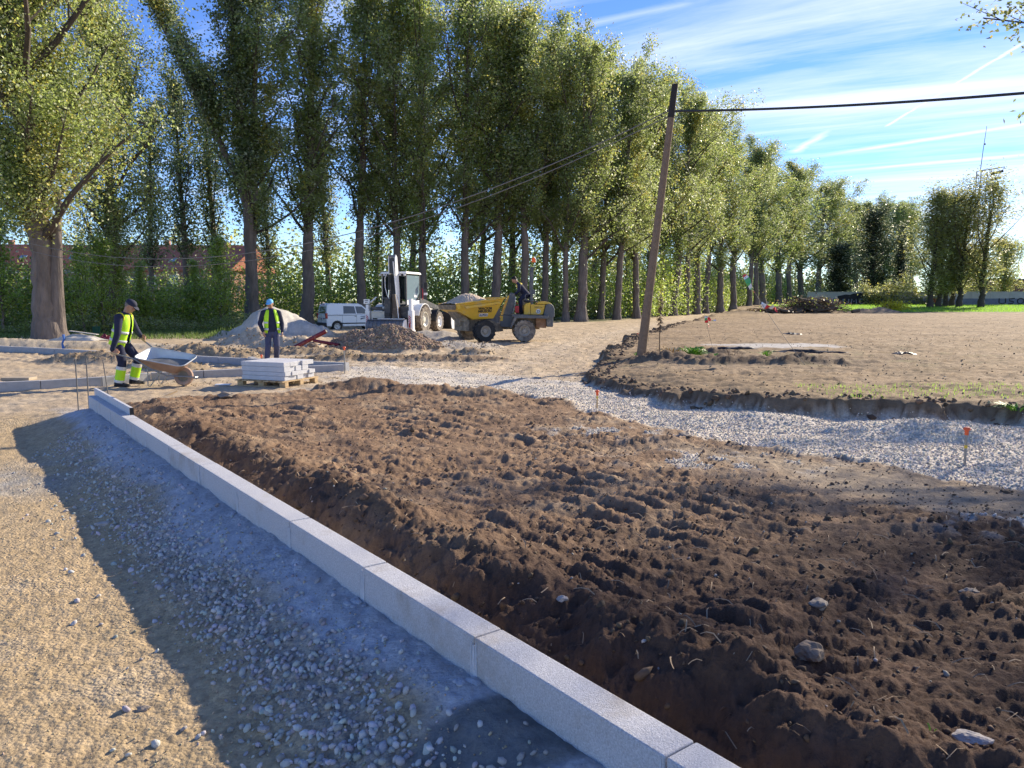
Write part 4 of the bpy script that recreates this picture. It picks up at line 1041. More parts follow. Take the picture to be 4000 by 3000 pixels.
# rear frame
mb = MB(); mb.prism(P4([(1035, 1140), (1210, 1140), (1235, 1180), (1275, 1182), (1195, 1335), (1020, 1325), (1010, 1200)]), -.34, .34, m_gry); mb.prism(P4([(1235, 1140), (1600, 1145), (1610, 1300), (1220, 1320)]), -.30, .30, m_chas)
mb.box((-.25, 0, .52), (1.7, .16, .16), m_chas); mb.build('frame', dump, bevel=.012)
mb = MB()
for sy in (-1, 1): mb.prism(P4([(1200, 1130), (1770, 1140), (1782, 1168), (1755, 1192), (1590, 1185), (1278, 1182), (1190, 1338), (1170, 1330), (1235, 1165), (1200, 1150)]), sy * .86, sy * .50, m_gry)
mb.build('mudguard', dump, bevel=.01)
mb = MB(); mb.box((-.15, 0, zz4(1135)), (.62, 1.2, .035), m_gry); mb.build('footplate', dump, bevel=.006)
mb = MB(); mb.prism(P4([(1062, 1138), (1200, 1138), (1238, 1000), (1268, 850), (1240, 790), (1190, 772), (1165, 820)]), -.30, .30, m_gry); mb.build('dash_tower', dump, bevel=.02)
mb = MB(); mb.prism(P4([(1035, 1140), (1063, 1140), (1166, 830), (1152, 822), (1120, 880)]), -.31, .31, m_yel); mb.prism(P4([(1020, 1150), (1062, 1150), (1062, 1230), (1020, 1230)]), -.352, .352, m_yel); mb.build('tower_front', dump, bevel=.01)
mb = MB(); mb.prism(P4([(1398, 1128), (1398, 990), (1425, 950), (1500, 935), (1500, 1128)]), -.52, .52, m_yel); mb.prism(P4([(1503, 1128), (1503, 966), (1738, 972), (1700, 1128)]), -.535, .535, m_yel); mb.build('hood', dump, bevel=.02)
mb = MB(); mb.prism(P4([(1600, 964), (1615, 928), (1740, 920), (1810, 938), (1850, 972), (1800, 970)]), -.50, .50, m_yel); mb.build('hood_top', dump, bevel=.03)
mb = MB(); mb.prism(P4([(1742, 975), (1800, 955), (1855, 972), (1882, 1040), (1884, 1160), (1862, 1180), (1862, 1325), (1760, 1325), (1752, 1180), (1706, 1132)]), -.60, .60, m_gry); mb.build('rear_cover', dump, bevel=.035, seg=3)
mb = MB(); mb.prism(P4([(1585, 1188), (1750, 1185), (1755, 1345), (1590, 1335)]), -.46, .46, mat('rusty_counterweight', (.27, .16, .10), .85, var=.2, dust=DUST, dust_amt=.3)); mb.build('counterweight', dump, bevel=.015)
mb = MB()
for sy in (-1, 1): mb.prism(P4([(1495, 1140), (1548, 1140), (1543, 700), (1552, 400), (1540, 372), (1520, 372), (1508, 400), (1500, 700)]), sy * .42, sy * .35, m_gry)
mb.box((zx(1530), 0, zz4(390)), (.09, .74, .07), m_gry); mb.box((zx(1555), -.43, zz4(770)), (.10, .05, .17), m_gry); mb.box((zx(1540), 0, zz4(905)), (.07, .74, .06), m_gry); mb.build('rollover_bar', dump, bevel=.012)
mb = MB(); mb.tube([(zx(1560), -.38, zz4(400)), (zx(1562), -.38, zz4(300))], .012, m_gry, 8); mb.build('beacon_rod', dump)
mb = MB(); mb.lathe([(.001, .0), (.085, .0), (.085, .03), (.07, .035), (.068, .12), (.05, .165), (.001, .18)], m_beac, Matrix.Translation((zx(1552), -.38, zz4(298))), 18, 'z'); mb.build('beacon', dump, smooth=True)
mb = MB(); mb.box((zx(1470), 0, zz4(915)), (.30, .46, .10), m_blk); mb.box((zx(1520), 0, zz4(850)), (.08, .44, .26), m_blk); mb.build('seat', dump, bevel=.03)
mb = MB()
for sy in (-.50, .50): mb.tube([(zx(1480), sy, zz4(800)), (zx(1430), sy, zz4(805)), (zx(1415), sy, zz4(830)), (zx(1420), sy, zz4(890)), (zx(1440), sy, zz4(905)), (zx(1600), sy, zz4(915)), (zx(1625), sy, zz4(935))], .014, m_gry, 8)
mb.build('handrail', dump, smooth=True)
mb = MB(); sc = Vector((zx(1305), 0, zz4(800))); RR_ = Matrix.Rotation(math.radians(55), 3, 'Y'); ring = [sc + RR_ @ Vector((.17 * math.cos(a), .17 * math.sin(a), 0)) for a in np.linspace(0, 2 * np.pi, 25)]; mb.tube(ring, .014, m_blk, 8, caps=False)
for a in (0, 2.1, 4.2): mb.tube([sc, sc + RR_ @ Vector((.17 * math.cos(a), .17 * math.sin(a), 0))], .010, m_blk, 6)
mb.tube([sc, Vector((zx(1235), 0, zz4(830)))], .022, m_blk, 8); mb.build('steering_wheel', dump, smooth=True)
mb = MB(); mb.tube([(zx(1262), -.31, zz4(850)), (zx(1258), -.31, zz4(960)), (zx(1222), -.31, zz4(1105))], .011, m_hwhite, 6); mb.build('grab_handle', dump, smooth=True)
mb = MB(); mb.box((zx(1288), -.36, zz4(1045)), (.15, .16, .26), m_redp); mb.box((zx(1288), -.36, zz4(950)), (.05, .05, .06), m_redp); mb.build('red_canister', dump, bevel=.02)
mb = MB(); mb.lathe([(.001, -.006), (.085, -.006), (.085, 0), (.001, 0)], m_hwhite, Matrix.Translation((zx(1625), -.536, zz4(1075))), 24, 'y'); pl = mb.build('speed_plate', dump)
RX = Matrix.Rotation(math.pi / 2, 4, 'X')
text_part('numerals', '25', .125, m_txt, Matrix.Translation((zx(1625), -.543, zz4(1077))) @ RX, pl, .002, bold=.003)
text_part('model_lettering', '3001s', .085, m_txt, Matrix.Translation((zx(1622), -.537, zz4(1012))) @ RX, dump, .002, sx=1.5)
# wheels of the rear frame
for sy, nm in ((-1, 0), (1, 1)): wheel(dump, 'wheel', Matrix.Translation((0, sy * .70, .41)), .412, .31, .20, m_tyred, m_rim, 17, .03, out=sy)
mb = MB(); mb.tube([(0, -.6, .41), (0, .6, .41)], .09, m_chas, 12); mb.build('axle', dump)
# front frame and hopper
def F4(pts, sy=-.8):
    return [((zx(a) + .9 + sy * math.sin(bta)) / math.cos(bta), zz4(b)) for a, b in pts]
rimN = F4([(335, 965), (1085, 868)]); yw, yb = .80, .50
top = [(-2.11, 1.37), (-.20, 1.60)]; bot = [(-1.95, 1.10), (-1.42, .80), (-1.10, .80), (-.50, .85)]
def hop(inset, m, mb, cap=True):
    t = inset
    O = []
    for sy in (-1, 1):
        O.append([(-2.11 + t, sy * (yw - t), 1.37), (-.20 - t, sy * (yw - t), 1.60), (-.50 - t, sy * (.50 - t), .86 + t), (-1.35, sy * (.531 - t), .83 + t), (-2.09 + t, sy * (.718 - t), 1.18 + t)])
    a, b = O; vs = a + b
    return vs
ov = hop(0, None, None); iv = hop(.03, None, None)
mb = MB(); vs = ov + iv; n5 = 5
fs = [(0, 1, 2, 3, 4), (5, 9, 8, 7, 6), (1, 6, 7, 2), (2, 7, 8, 3), (3, 8, 9, 4), (10, 14, 13, 12, 11), (15, 16, 17, 18, 19), (11, 12, 17, 16), (12, 13, 18, 17), (13, 14, 19, 18), (0, 10, 11, 1), (5, 6, 16, 15), (1, 11, 16, 6), (0, 4, 14, 10), (4, 9, 19, 14), (9, 5, 15, 19)]
mb.add(vs, fs, m_yel, MF); hopper = mb.build('hopper', dump, bevel=.008)
mb = MB()
for a, b in (((-2.12, -.81, 1.375), (-.19, -.81, 1.605)), ((-.19, -.81, 1.605), (-.19, .81, 1.605)), ((-2.12, .81, 1.375), (-.19, .81, 1.605))): mb.tube([a, b], .028, m_yel, 8, MF)
mb.prism([(-1.80, 1.30), (-.42, 1.465), (-.36, 1.41), (-1.72, 1.22)], -.795, -.815, m_yel, MF); mb.prism([(-2.12, 1.38), (-2.0, 1.38), (-1.93, 1.24), (-2.05, 1.2)], -.82, -.70, m_yel, MF)
mb.build('hopper_rim', hopper, smooth=True)
# front lip plate
mb = MB(); mb.hexa([(-2.11, -.78, 1.36), (-2.11, .78, 1.36), (-2.09, .70, 1.18), (-2.09, -.70, 1.18), (-2.20, -.72, 1.35), (-2.20, .72, 1.35), (-2.12, .66, 1.18), (-2.12, -.66, 1.18)], m_chas, MF); mb.build('hopper_lip', hopper, bevel=.006)
# load
nx, ny = 34, 20; vs = []; r_ = random.Random(8)
for i in range(nx + 1):
    for j in range(ny + 1):
        u = i / nx; v = j / ny * 2 - 1; x = -2.10 + 1.62 * u; ed_ = max(0, 1 - abs(v) ** 2.2)
        prof = math.exp(-((u - .48) / .36) ** 2); zb = 1.355 + .10 * u
        z = zb + (.36 * prof * ed_ ** .6) - .10 * ss(np.array(u), .8, 1.0) + .02 * mnoise.noise(Vector((x * 6, v * 5, 0))) + .012 * r_.uniform(-1, 1)
        vs.append((x, v * .76, float(z)))
fs = [(i * (ny + 1) + j, (i + 1) * (ny + 1) + j, (i + 1) * (ny + 1) + j + 1, i * (ny + 1) + j + 1) for i in range(nx) for j in range(ny)]
mb = MB(); mb.add(vs, fs, m_load, MF); ld = mb.build('gravel_load'); tag(ld, 'heap of pale gravel carried in the hopper of the yellow dumper', 'gravel heap'); ld.parent = None; ld.matrix_world = Matrix.Translation(dump.location) @ Matrix.Rotation(math.radians(2), 4, 'Z') @ Matrix.Scale(1.02, 4)
# front chassis
mb = MB(); mb.prism([(-1.75, .92), (-1.55, .98), (-.45, .78), (-.05, .62), (.05, .38), (-.35, .34), (-1.35, .40), (-1.5, .60), (-1.72, .62)], -.24, .24, m_chas, MF); mb.prism([(-1.98, 1.16), (-1.80, 1.10), (-1.42, .82), (-1.5, .68), (-1.72, .80)], -.40, .40, m_chas, MF)
mb.box((-1.55, 0, .60), (.16, 1.0, .36), m_chas, MF); mb.build('front_frame', dump, bevel=.012)
for sy in (-1, 1): wheel(dump, 'wheel', MF @ Matrix.Translation((-.98, sy * .70, .41)), .412, .31, .20, m_tyre if sy < 0 else m_tyred, m_rim, 17, .032, out=sy)
mb = MB(); mb.tube([(-.98, -.6, .41), (-.98, .6, .41)], .09, m_chas, 12, MF); mb.build('axle', dump)
mb = MB(); mb.tube([(-1.2, 0, .62), (-.55, 0, 1.0)], .05, m_chas, 10, MF); mb.build('tipping_ram', dump, smooth=True)
# hopper side lettering: side plane from (z 1.37..,y .8) to (z .84,y .5)
nrm_t = math.atan(.426)
def side_M(x, z, tx=0.0):
    zl_ = 1.37 + (x + 2.11) * .1204; y = -(.80 - .426 * (zl_ - z)) - .012
    return MF @ Matrix.Translation((x, y, z)) @ Matrix.Rotation(math.pi / 2 + nrm_t, 4, 'X') @ Matrix.Rotation(.05, 4, 'Y')
text_part('maker_lettering', 'WACKER\nNEUSON', .13, m_txt, side_M(-.92, 1.17), hopper, .002, bold=.004, sx=1.05)
mb = MB(); mb.box((0, 0, -.001), (.36, .115, .003), m_hwhite, side_M(-.95, .99)); pl = mb.build('name_plate', hopper)
text_part('plate_lettering', 'ALPESA', .105, m_txtb, side_M(-.95, .987) @ Matrix.Translation((0, 0, .002)), pl, .0015, bold=.003)

# ---- backhoe loader seen from behind
bg0 = G(1533, 1290, .12); BY = 35.0
bl = empty('backhoe_loader', (AT(1533, 1290, BY).x - .17, BY, .10), math.radians(-17), 'white backhoe loader seen from behind with its boom folded up and bucket lowered', 'backhoe loader', s=1.0)
def X7(x): return (x - 630) / 403
def Z7(y): return (1625 - y) / 403
def bx7(mb, x0, x1, y0, y1, d0, d1, m): mb.box(((X7(x0) + X7(x1)) / 2, (d0 + d1) / 2, (Z7(y0) + Z7(y1)) / 2), (abs(X7(x1) - X7(x0)), abs(d1 - d0), abs(Z7(y1) - Z7(y0))), m)
for sx in (-1, 1):
    mb = MB(); xa, xb = (150, 240) if sx < 0 else (1030, 1120)
    bx7(mb, xa, xb, 1200, 1560, -.02, .22, m_whitep); bx7(mb, xa + 10, xb - 20, 1090 if sx < 0 else 985, 1200, 0, .2, m_whitep); bx7(mb, xa - 5, xb + 5, 1560, 1600, -.12, .28, m_whitep)
    st = mb.build('stabiliser', bl, bevel=.012)
    mb = MB(); x0, x1 = (170, 222) if sx < 0 else (1040, 1090); bx7(mb, x0, x1, 1262, 1408, -.028, -.021, m_hwhite); pnl = mb.build('warning_panel', st)
    mb = MB()
    for k in range(4):
        yb_ = 1285 + k * 33; q = [(X7(x0), Z7(yb_)), (X7(x1), Z7(yb_ + 38)), (X7(x1), Z7(yb_ + 56)), (X7(x0), Z7(yb_ + 18))]; mb.prism(q, -.031, -.0285, m_hred)
    mb.build('stripes', pnl)
    mb = MB(); x0, x1 = (162, 198) if sx < 0 else (1046, 1078); bx7(mb, x0, x1, 1430, 1515, -.045, -.021, m_redl); mb.build('tail_light', st, bevel=.006)
mb = MB(); bx7(mb, 115, 238, 990, 1078, .02, .08, m_whitep); wl = mb.build('side_box', bl, bevel=.01)
mb = MB()
for k in range(4): bx7(mb, 140 + k * 20, 153 + k * 20, 1005, 1022, .012, .019, m_dkg); 
for k in range(3): bx7(mb, 150 + k * 18, 162 + k * 18, 1040, 1056, .012, .019, m_dkg)
mb.build('plate_marks', wl)
mb = MB(); mb.tube([(X7(245), .1, Z7(1050)), (X7(345), .2, Z7(950))], .035, m_whitep, 8); mb.build('strut', bl, smooth=True)
mb = MB(); bx7(mb, 258, 552, 1215, 1240, .04, .20, m_cream); bx7(mb, 262, 545, 1240, 1345, .06, .22, m_cream); bx7(mb, 780, 1005, 1200, 1335, .10, .24, m_dkg); bx7(mb, 240, 1030, 1130, 1200, .12, .45, m_dkg); bx7(mb, 240, 1030, 1340, 1500, .3, .9, m_dkg); mb.build('rear_frame', bl, bevel=.01)
mb = MB(); bx7(mb, 486, 570, 1142, 1160, .10, .119, m_hwhite); mb.build('number_plate', bl)
# wide grading bucket: curved shell
mb = MB(); x0, x1 = X7(270), X7(1008); prof = []
for k in range(11):
    a = math.radians(100 + k * 17); prof.append((-.33 + .33 * math.cos(a) * -1, .33 + .31 * math.sin(a)))
po = [(-.12, .66), (-.34, .62), (-.46, .50), (-.50, .36), (-.47, .20), (-.38, .08), (-.22, .02), (.05, .01)]
pi_ = [(.05, .035), (-.21, .045), (-.36, .10), (-.445, .21), (-.475, .36), (-.435, .49), (-.325, .60), (-.12, .635)]
sh = po + pi_; n_s = len(sh); vs = [(x0, a, b) for a, b in sh] + [(x1, a, b) for a, b in sh]; fs = [(i, i + n_s, (i + 1) % n_s + n_s, (i + 1) % n_s) for i in range(n_s)]
for o_ in (0, n_s):
    for i in range(7): fs.append((i + o_, i + 1 + o_, n_s - 2 - i + o_, n_s - 1 - i + o_))
mb.add(vs, fs, m_bucket); bk = mb.build('rear_bucket', bl, smooth=True, ang=50)
mb = MB()
for xx in (x0 - .012, x1 + .012): mb.prism([(a * 1.02, b) for a, b in po], xx - .012, xx + .012, m_whitep if xx > 0 else m_bucket, axis='x')
mb.build('side_plate', bk, bevel=.003)
mb = MB()
for k in range(9):
    xx = x0 + (x1 - x0) * (k + .7) / 9.6; mb.tube([(xx, a - .004, b) for a, b in po[1:7]], .007, m_dkg, 5)
mb.build('weld_rib', bk)
mb = MB(); mb.box(((x0 + x1) / 2 + .25, -.3, .68), (x1 - x0 - .5, .10, .03), m_whitep); mb.box(((x0 + x1) / 2, -.36, .635), (x1 - x0, .06, .03), m_bucket); mb.build('bucket_rib', bk, bevel=.004)
# boom and dipper folded upright
mb = MB(); q = [(-.33, .72), (.02, .72), (.14, 2.4), (.18, 3.55), (.02, 3.62), (-.03, 3.55)]
for xx in (X7(650), X7(782)): mb.prism([(.10, .70), (.42, .70), (.40, 2.0), (.20, 3.50), (.06, 3.60), (-.02, 3.45), (.02, 2.0)], xx - .018, xx + .018, m_whitep, axis='x')
bx7(mb, 655, 778, 235, 520, .03, .07, m_dkg); bx7(mb, 655, 778, 520, 1335, .14, .18, m_dkg); bx7(mb, 655, 778, 180, 230, .0, .15, m_bucket); mb.build('boom', bl, bevel=.006)
mb = MB(); mb.hexa([(X7(735), -.12, Z7(900)), (X7(790), -.12, Z7(900)), (X7(790), .10, Z7(900)), (X7(735), .10, Z7(900)), (X7(735), -.16, Z7(1340)), (X7(868), -.16, Z7(1340)), (X7(868), .06, Z7(1340)), (X7(735), .06, Z7(1340))], mat('brown_dipper', (.12, .09, .065), .7, var=.3, dust=DUST, dust_amt=.3))
mb.tube([(X7(760), -.1, Z7(300)), (X7(790), -.12, Z7(600)), (X7(868), -.18, Z7(1338))], .022, m_whitep, 6); mb.build('dipper', bl, bevel=.006)
mb = MB(); bx7(mb, 572, 700, 975, 1345, -.14, .10, m_dkg); bx7(mb, 560, 712, 955, 990, -.18, .14, m_dkg); bx7(mb, 580, 690, 1240, 1300, -.19, -.14, m_blk); mb.build('swing_post', bl, bevel=.015)
mb = MB(); mb.tube([(X7(672), -.06, Z7(540)), (X7(665), -.06, Z7(820))], .055, m_dkg, 12); mb.build('cylinder', bl, smooth=True)
mb = MB(); mb.tube([(X7(663), -.06, Z7(818)), (X7(655), -.06, Z7(960))], .036, m_chrome, 12); mb.build('cylinder_rod', bl, smooth=True)
mb = MB()
for k, xs in enumerate(([720, 712, 735, 715, 742, 722], [700, 690, 705, 700, 735, 705], [650, 610, 612, 640, 660, 690])):
    zs = [530, 640, 800, 1000, 1150, 1330] if k < 2 else [530, 600, 780, 880, 940, 980]
    P_ = [Vector((X7(a), -.16 - .02 * k, Z7(b))) for a, b in zip(xs, zs)]
    Q_ = [P_[0]]; 
    for a, b in zip(P_, P_[1:]): Q_ += [a.lerp(b, .5), b]
    mb.tube(Q_, .016, m_whitep if k == 2 else m_blk, 6)
mb.build('hydraulic_hose', bl, smooth=True)
# cab
cx0, cx1, cy0, cy1 = X7(408), X7(892), .55, 2.05; zf, zr = Z7(1100), Z7(520)
mb = MB(); mb.hexa([(cx0 - .06, cy0 - .14, zr), (cx1 + .10, cy0 - .14, zr), (cx1 + .10, cy1 + .1, zr), (cx0 - .06, cy1 + .1, zr), (cx0 - .02, cy0 - .10, zr + .10), (cx1 + .06, cy0 - .1, zr + .11), (cx1 + .06, cy1 + .02, zr + .11), (cx0 - .02, cy1 + .02, zr + .11)], m_whitep); mb.build('cab_roof', bl, bevel=.035, seg=3)
mb = MB()
for (x, y) in ((cx0, cy0), (cx1, cy0), (cx0, cy1), (cx1, cy1)): mb.box((x, y, (zf + zr) / 2), (.07, .07, zr - zf), m_dkg)
mb.box(((cx0 + cx1) / 2, cy0, zf), (cx1 - cx0, .08, .08), m_dkg); mb.box(((cx0 + cx1) / 2, cy0, zr - .06), (cx1 - cx0, .08, .12), m_dkg); mb.box(((cx0 + cx1) / 2, (cy0 + cy1) / 2, zf - .02), (cx1 - cx0, cy1 - cy0, .06), m_dkg)
mb.box((cx0, cy0 - .04, (zf + zr) / 2), (.03, .02, zr - zf), m_cream)
mb.box((cx1, (cy0 + cy1) / 2, zf + .12), (.06, cy1 - cy0, .22), m_whitep); mb.build('cab_frame', bl, bevel=.008)
mb = MB(); mb.prism([(cy0 + .05, zf + .24), (cy1 - .45, zf + .20), (cy1 - .06, zf + .55), (cy1 - .06, zr - .06), (cy0 + .05, zr - .06)], cx1 + .005, cx1 + .02, m_glassb, axis='x'); sg_ = mb.build('side_window', bl)
mb = MB(); mb.box((cx1 + .026, cy0 + 1.0, zf + .42), (.006, .34, .12), m_hwhite); mb.build('notice', sg_)
mb = MB(); mb.box(((cx0 + cx1) / 2, cy1, (zf + zr) / 2 + .1), (cx1 - cx0 - .1, .015, zr - zf - .3), m_glass); mb.build('front_window', bl)
mb = MB(); mb.box((cx0, (cy0 + cy1) / 2, (zf + zr) / 2 + .1), (.015, cy1 - cy0 - .1, zr - zf - .3), m_glass); mb.build('side_window', bl)
mb = MB(); mb.box((-.1, 1.15, zf + .45), (.5, .14, .75), m_blk); mb.box((-.1, 1.0, zf + .25), (.5, .45, .15), m_blk); mb.box((-.3, .75, zf + .15), (.14, .14, .35), m_cream); mb.build('seat', bl, bevel=.04)
mb = MB()
for xx in (392, 480, 800, 893): bx7(mb, xx - 17, xx + 17, 523, 556, .36, .44, m_hwhite)
mb.build('work_lamp', bl, bevel=.01)
mb = MB(); mb.lathe([(.001, 0), (.075, 0), (.075, .02), (.065, .03), (.06, .09), (.001, .12)], m_beac_on, Matrix.Translation((X7(575), .9, zr + .11)), 16, 'z'); mb.build('beacon', bl, smooth=True)
mb = MB(); mb.prism([(1.6, .45), (1.6, Z7(1100)), (4.6, Z7(1150)), (4.75, 1.0), (4.7, .55)], -.45, .45, m_whitep, axis='x'); mb.build('bonnet', bl, bevel=.05)
mb = MB(); mb.box((0, 2.4, .55), (.8, 4.0, .35), m_dkg); mb.build('chassis', bl, bevel=.03)
for sx in (-1, 1):
    RW = Matrix.Translation((sx * 1.0, 1.5, .62)) @ Matrix.Rotation(math.pi / 2, 4, 'Z'); w_ = wheel(bl, 'wheel', RW, .66, .42, .36, m_tyred, m_cream, 20, .045, out=-1 if sx > 0 else 1)
    RW = Matrix.Translation((sx * .96, 3.45, .48)) @ Matrix.Rotation(math.pi / 2, 4, 'Z'); wheel(bl, 'wheel', RW, .50, .36, .27, m_tyred, m_whitep, 16, .045, out=-1 if sx > 0 else 1)
    mb = MB(); rings = []
    for k in range(9):
        a = math.radians(15 + k * 18); rings.append([(sx * .74, 1.5 - .78 * math.cos(a), .62 + .76 * math.sin(a)), (sx * 1.2, 1.5 - .78 * math.cos(a), .62 + .76 * math.sin(a)), (sx * 1.2, 1.5 - .74 * math.cos(a), .62 + .72 * math.sin(a)), (sx * .74, 1.5 - .74 * math.cos(a), .62 + .72 * math.sin(a))])
    mb.loft(rings, m_whitep); mb.build('rear_mudguard', bl, bevel=.01)
    mb = MB(); rings = []
    for k in range(8):
        a = math.radians(0 + k * 17); rings.append([(sx * .78, 3.45 - .58 * math.cos(a), .5 + .60 * math.sin(a)), (sx * 1.14, 3.45 - .58 * math.cos(a), .5 + .60 * math.sin(a)), (sx * 1.14, 3.45 - .55 * math.cos(a), .5 + .57 * math.sin(a)), (sx * .78, 3.45 - .55 * math.cos(a), .5 + .57 * math.sin(a))])
    mb.loft(rings, m_blk); mb.build('front_mudguard', bl, bevel=.008)
    mb = MB(); mb.prism([(2.0, 1.55), (2.25, 1.62), (4.2, 1.25), (4.9, .55), (4.75, .45), (4.0, 1.05), (2.0, 1.40)], sx * .62, sx * .72, m_dkg, axis='x'); mb.tube([(sx * .67, 2.4, 1.1), (sx * .67, 3.9, 1.0)], .05, m_dkg, 10); mb.build('loader_arm', bl, bevel=.01)
    mb = MB(); mb.tube([(sx * .68, 1.95, 2.3), (sx * .86, 2.2, 2.25)], .012, m_blk, 6); mb.box((sx * .93, 2.2, 2.22), (.16, .05, .30), m_blk); mb.box((sx * .93, 2.16, 1.83), (.18, .05, .11), m_whitep); mb.tube([(sx * .68, 1.95, 1.85), (sx * .86, 2.2, 1.83)], .012, m_blk, 6); mb.build('mirror', bl, bevel=.01)
mb = MB(); mb.tube([(.80, 2.02, 2.1), (.84, 2.02, 2.0), (.84, 2.02, 1.55)], .02, m_redp, 6); mb.build('red_handle', bl, smooth=True)
mb = MB(); po = [(4.85, .85), (4.95, .95), (5.0, .9), (4.95, .5), (5.05, .15), (5.6, .05), (5.62, .02), (5.0, .04), (4.88, .2), (4.84, .5)]
mb.prism(po, -1.15, 1.15, m_blk, axis='x'); mb.build('front_bucket', bl, bevel=.01)
mb = MB(); mb.prism([(4.9, .92), (5.05, .88), (5.62, .06), (5.6, .02), (5.0, .06), (4.9, .3)], 1.152, 1.175, m_whitep, axis='x'); mb.build('bucket_side', bl, bevel=.004)

# ---- white van
vg = G(1237, 1296, -.40); vd = 50.0; vp = AT(1258, 1290, vd)
van = empty('van', (vp.x, vd, gz(vp.x, vd) + .0), math.radians(33), 'small white van with dark rear windows parked in front of the poplars', 'van', s=1.03)
def arch(cx, r, n=9): return [(cx + r * math.cos(a), .30 + r * math.sin(a)) for a in np.linspace(math.pi, 0, n)]
low = [(0.02, .32)] + arch(.72, .37) + arch(3.30, .37) + [(4.10, .32), (4.15, .62), (4.0, .82), (3.30, 1.02), (3.2, 1.04), (0.0, 1.04), (0.0, .6)]
low = [(a, max(b, .30)) for a, b in low]
mb = MB(); mb.prism(low, -.86, .86, m_vanw); body = mb.build('body', van, bevel=.05, seg=3, ang=30)
def hw(z): return .855 - (z - 1.04) * .22
g0 = [(0.015, 1.04), (3.18, 1.04), (2.42, 1.68), (2.2, 1.76), (.35, 1.78), (.12, 1.70)]
mb = MB(); n_ = len(g0); vs = [(a, -hw(b), b) for a, b in g0] + [(a, hw(b), b) for a, b in g0]; mb.add(vs, [tuple(range(n_)), tuple(range(2 * n_ - 1, n_ - 1, -1))] + [(i, i + n_, (i + 1) % n_ + n_, (i + 1) % n_) for i in range(n_)], m_vanw); mb.build('cabin', van, bevel=.05, seg=3, ang=25)
def vwin(name, pts, m=m_glass, sy=-1, d=.012):
    mb = MB(); vs = [(a, sy * (hw(b) + d), b) for a, b in pts] + [(a, sy * (hw(b) - .03), b) for a, b in pts]; n_ = len(pts)
    mb.add(vs, [tuple(range(n_)), tuple(range(2 * n_ - 1, n_ - 1, -1))] + [(i, i + n_, (i + 1) % n_ + n_, (i + 1) % n_) for i in range(n_)], m); return mb.build(name, van)
for sy in (-1, 1):
    vwin('side_window', [(1.15, 1.12), (1.98, 1.12), (1.90, 1.58), (1.18, 1.60)], sy=sy); vwin('side_window', [(2.05, 1.12), (2.95, 1.10), (2.42, 1.56), (1.98, 1.58)], sy=sy)
def xr(z): return .0 + max(0, z - 1.04) * .165
mb = MB(); q = [(1.13, .66), (1.60, .60)]; mb.hexa([(xr(1.13) - .014 + .0, -.66, 1.13), (xr(1.13) - .014, .66, 1.13), (xr(1.58) - .014 + .02, .57, 1.58), (xr(1.58) + .006, -.57, 1.58), (.10, -.66, 1.13), (.10, .66, 1.13), (.16, .57, 1.58), (.16, -.57, 1.58)], m_glass); mb.build('rear_window', van, bevel=.01)
mb = MB(); mb.hexa([(3.14, -.72, 1.09), (3.14, .72, 1.09), (2.46, .64, 1.655), (2.46, -.64, 1.655), (3.17, -.72, 1.10), (3.17, .72, 1.10), (2.475, .64, 1.672), (2.475, -.64, 1.672)], m_glass); mb.build('windscreen', van)
for sy in (-1, 1):
    mb = MB(); mb.box((.03, sy * .81, .98), (.14, .13, .34), m_redl); mb.build('tail_light', van, bevel=.02)
    for cx in (.72, 3.30): wheel(van, 'wheel', Matrix.Translation((cx, sy * .76, .31)), .31, .19, .20, m_tyre, m_alu, street=True, out=sy)
    mb = MB(); mb.box((2.0, sy * .868, .50), (2.1, .02, .07), m_blk); mb.build('side_moulding', van, bevel=.005)
    mb = MB()
    for xx in (1.06, 2.02, 2.98): mb.box((xx, sy * .8605, .72), (.012, .006, .62), m_blk)
    mb.box((1.05, sy * .862, 1.0), (1.9, .006, .022), m_blk); mb.build('door_gap', van)
    mb = MB(); mb.box((2.95, sy * .95, 1.12), (.10, .20, .15), m_blk); mb.build('mirror', van, bevel=.03)
    mb = MB(); mb.box((1.95, sy * .872, .93), (.13, .02, .03), m_blk); mb.build('door_handle', van, bevel=.004)
    mb = MB(); mb.box((3.98, sy * .66, .72), (.22, .26, .12), m_glassb); mb.build('headlight', van, bevel=.03)
mb = MB(); mb.box((-.02, 0, .42), (.16, 1.70, .26), m_blk); mb.build('rear_bumper', van, bevel=.04)
mb = MB(); mb.box((4.10, 0, .42), (.14, 1.66, .24), m_blk); mb.build('front_bumper', van, bevel=.04)
mb = MB(); mb.box((-.012, .30, .80), (.02, .50, .11), m_blk); mb.box((-.026, .30, .80), (.012, .44, .09), m_hwhite); mb.build('number_plate', van)
mb = MB(); mb.box((-.006, 0, .76), (.01, .012, .55), m_blk); mb.build('door_gap', van)
MR_ = Matrix.Translation((-.008, -.42, .80)) @ Matrix.Rotation(-math.pi / 2, 4, 'Z') @ RX
text_part('rear_lettering', 'ALPESA', .10, m_txtb, MR_, van, .001, bold=.004)
MS_ = Matrix.Translation((2.45, -.864, .92)) @ RX
text_part('door_lettering', 'ALPESA', .10, m_txtb, MS_, van, .001, bold=.003)
mb = MB(); mb.prism([(2.25, .80), (2.5, .86), (2.75, .87), (2.5, .83), (2.35, .77)], -.868, -.862, m_txtb); mb.prism([(2.25, .76), (2.5, .80), (2.75, .80), (2.5, .77), (2.3, .73)], -.868, -.862, m_txt); mb.build('door_logo', van)
mb = MB(); mb.box((.08, 0, 1.70), (.05, .5, .03), m_redl); mb.build('brake_light', van)

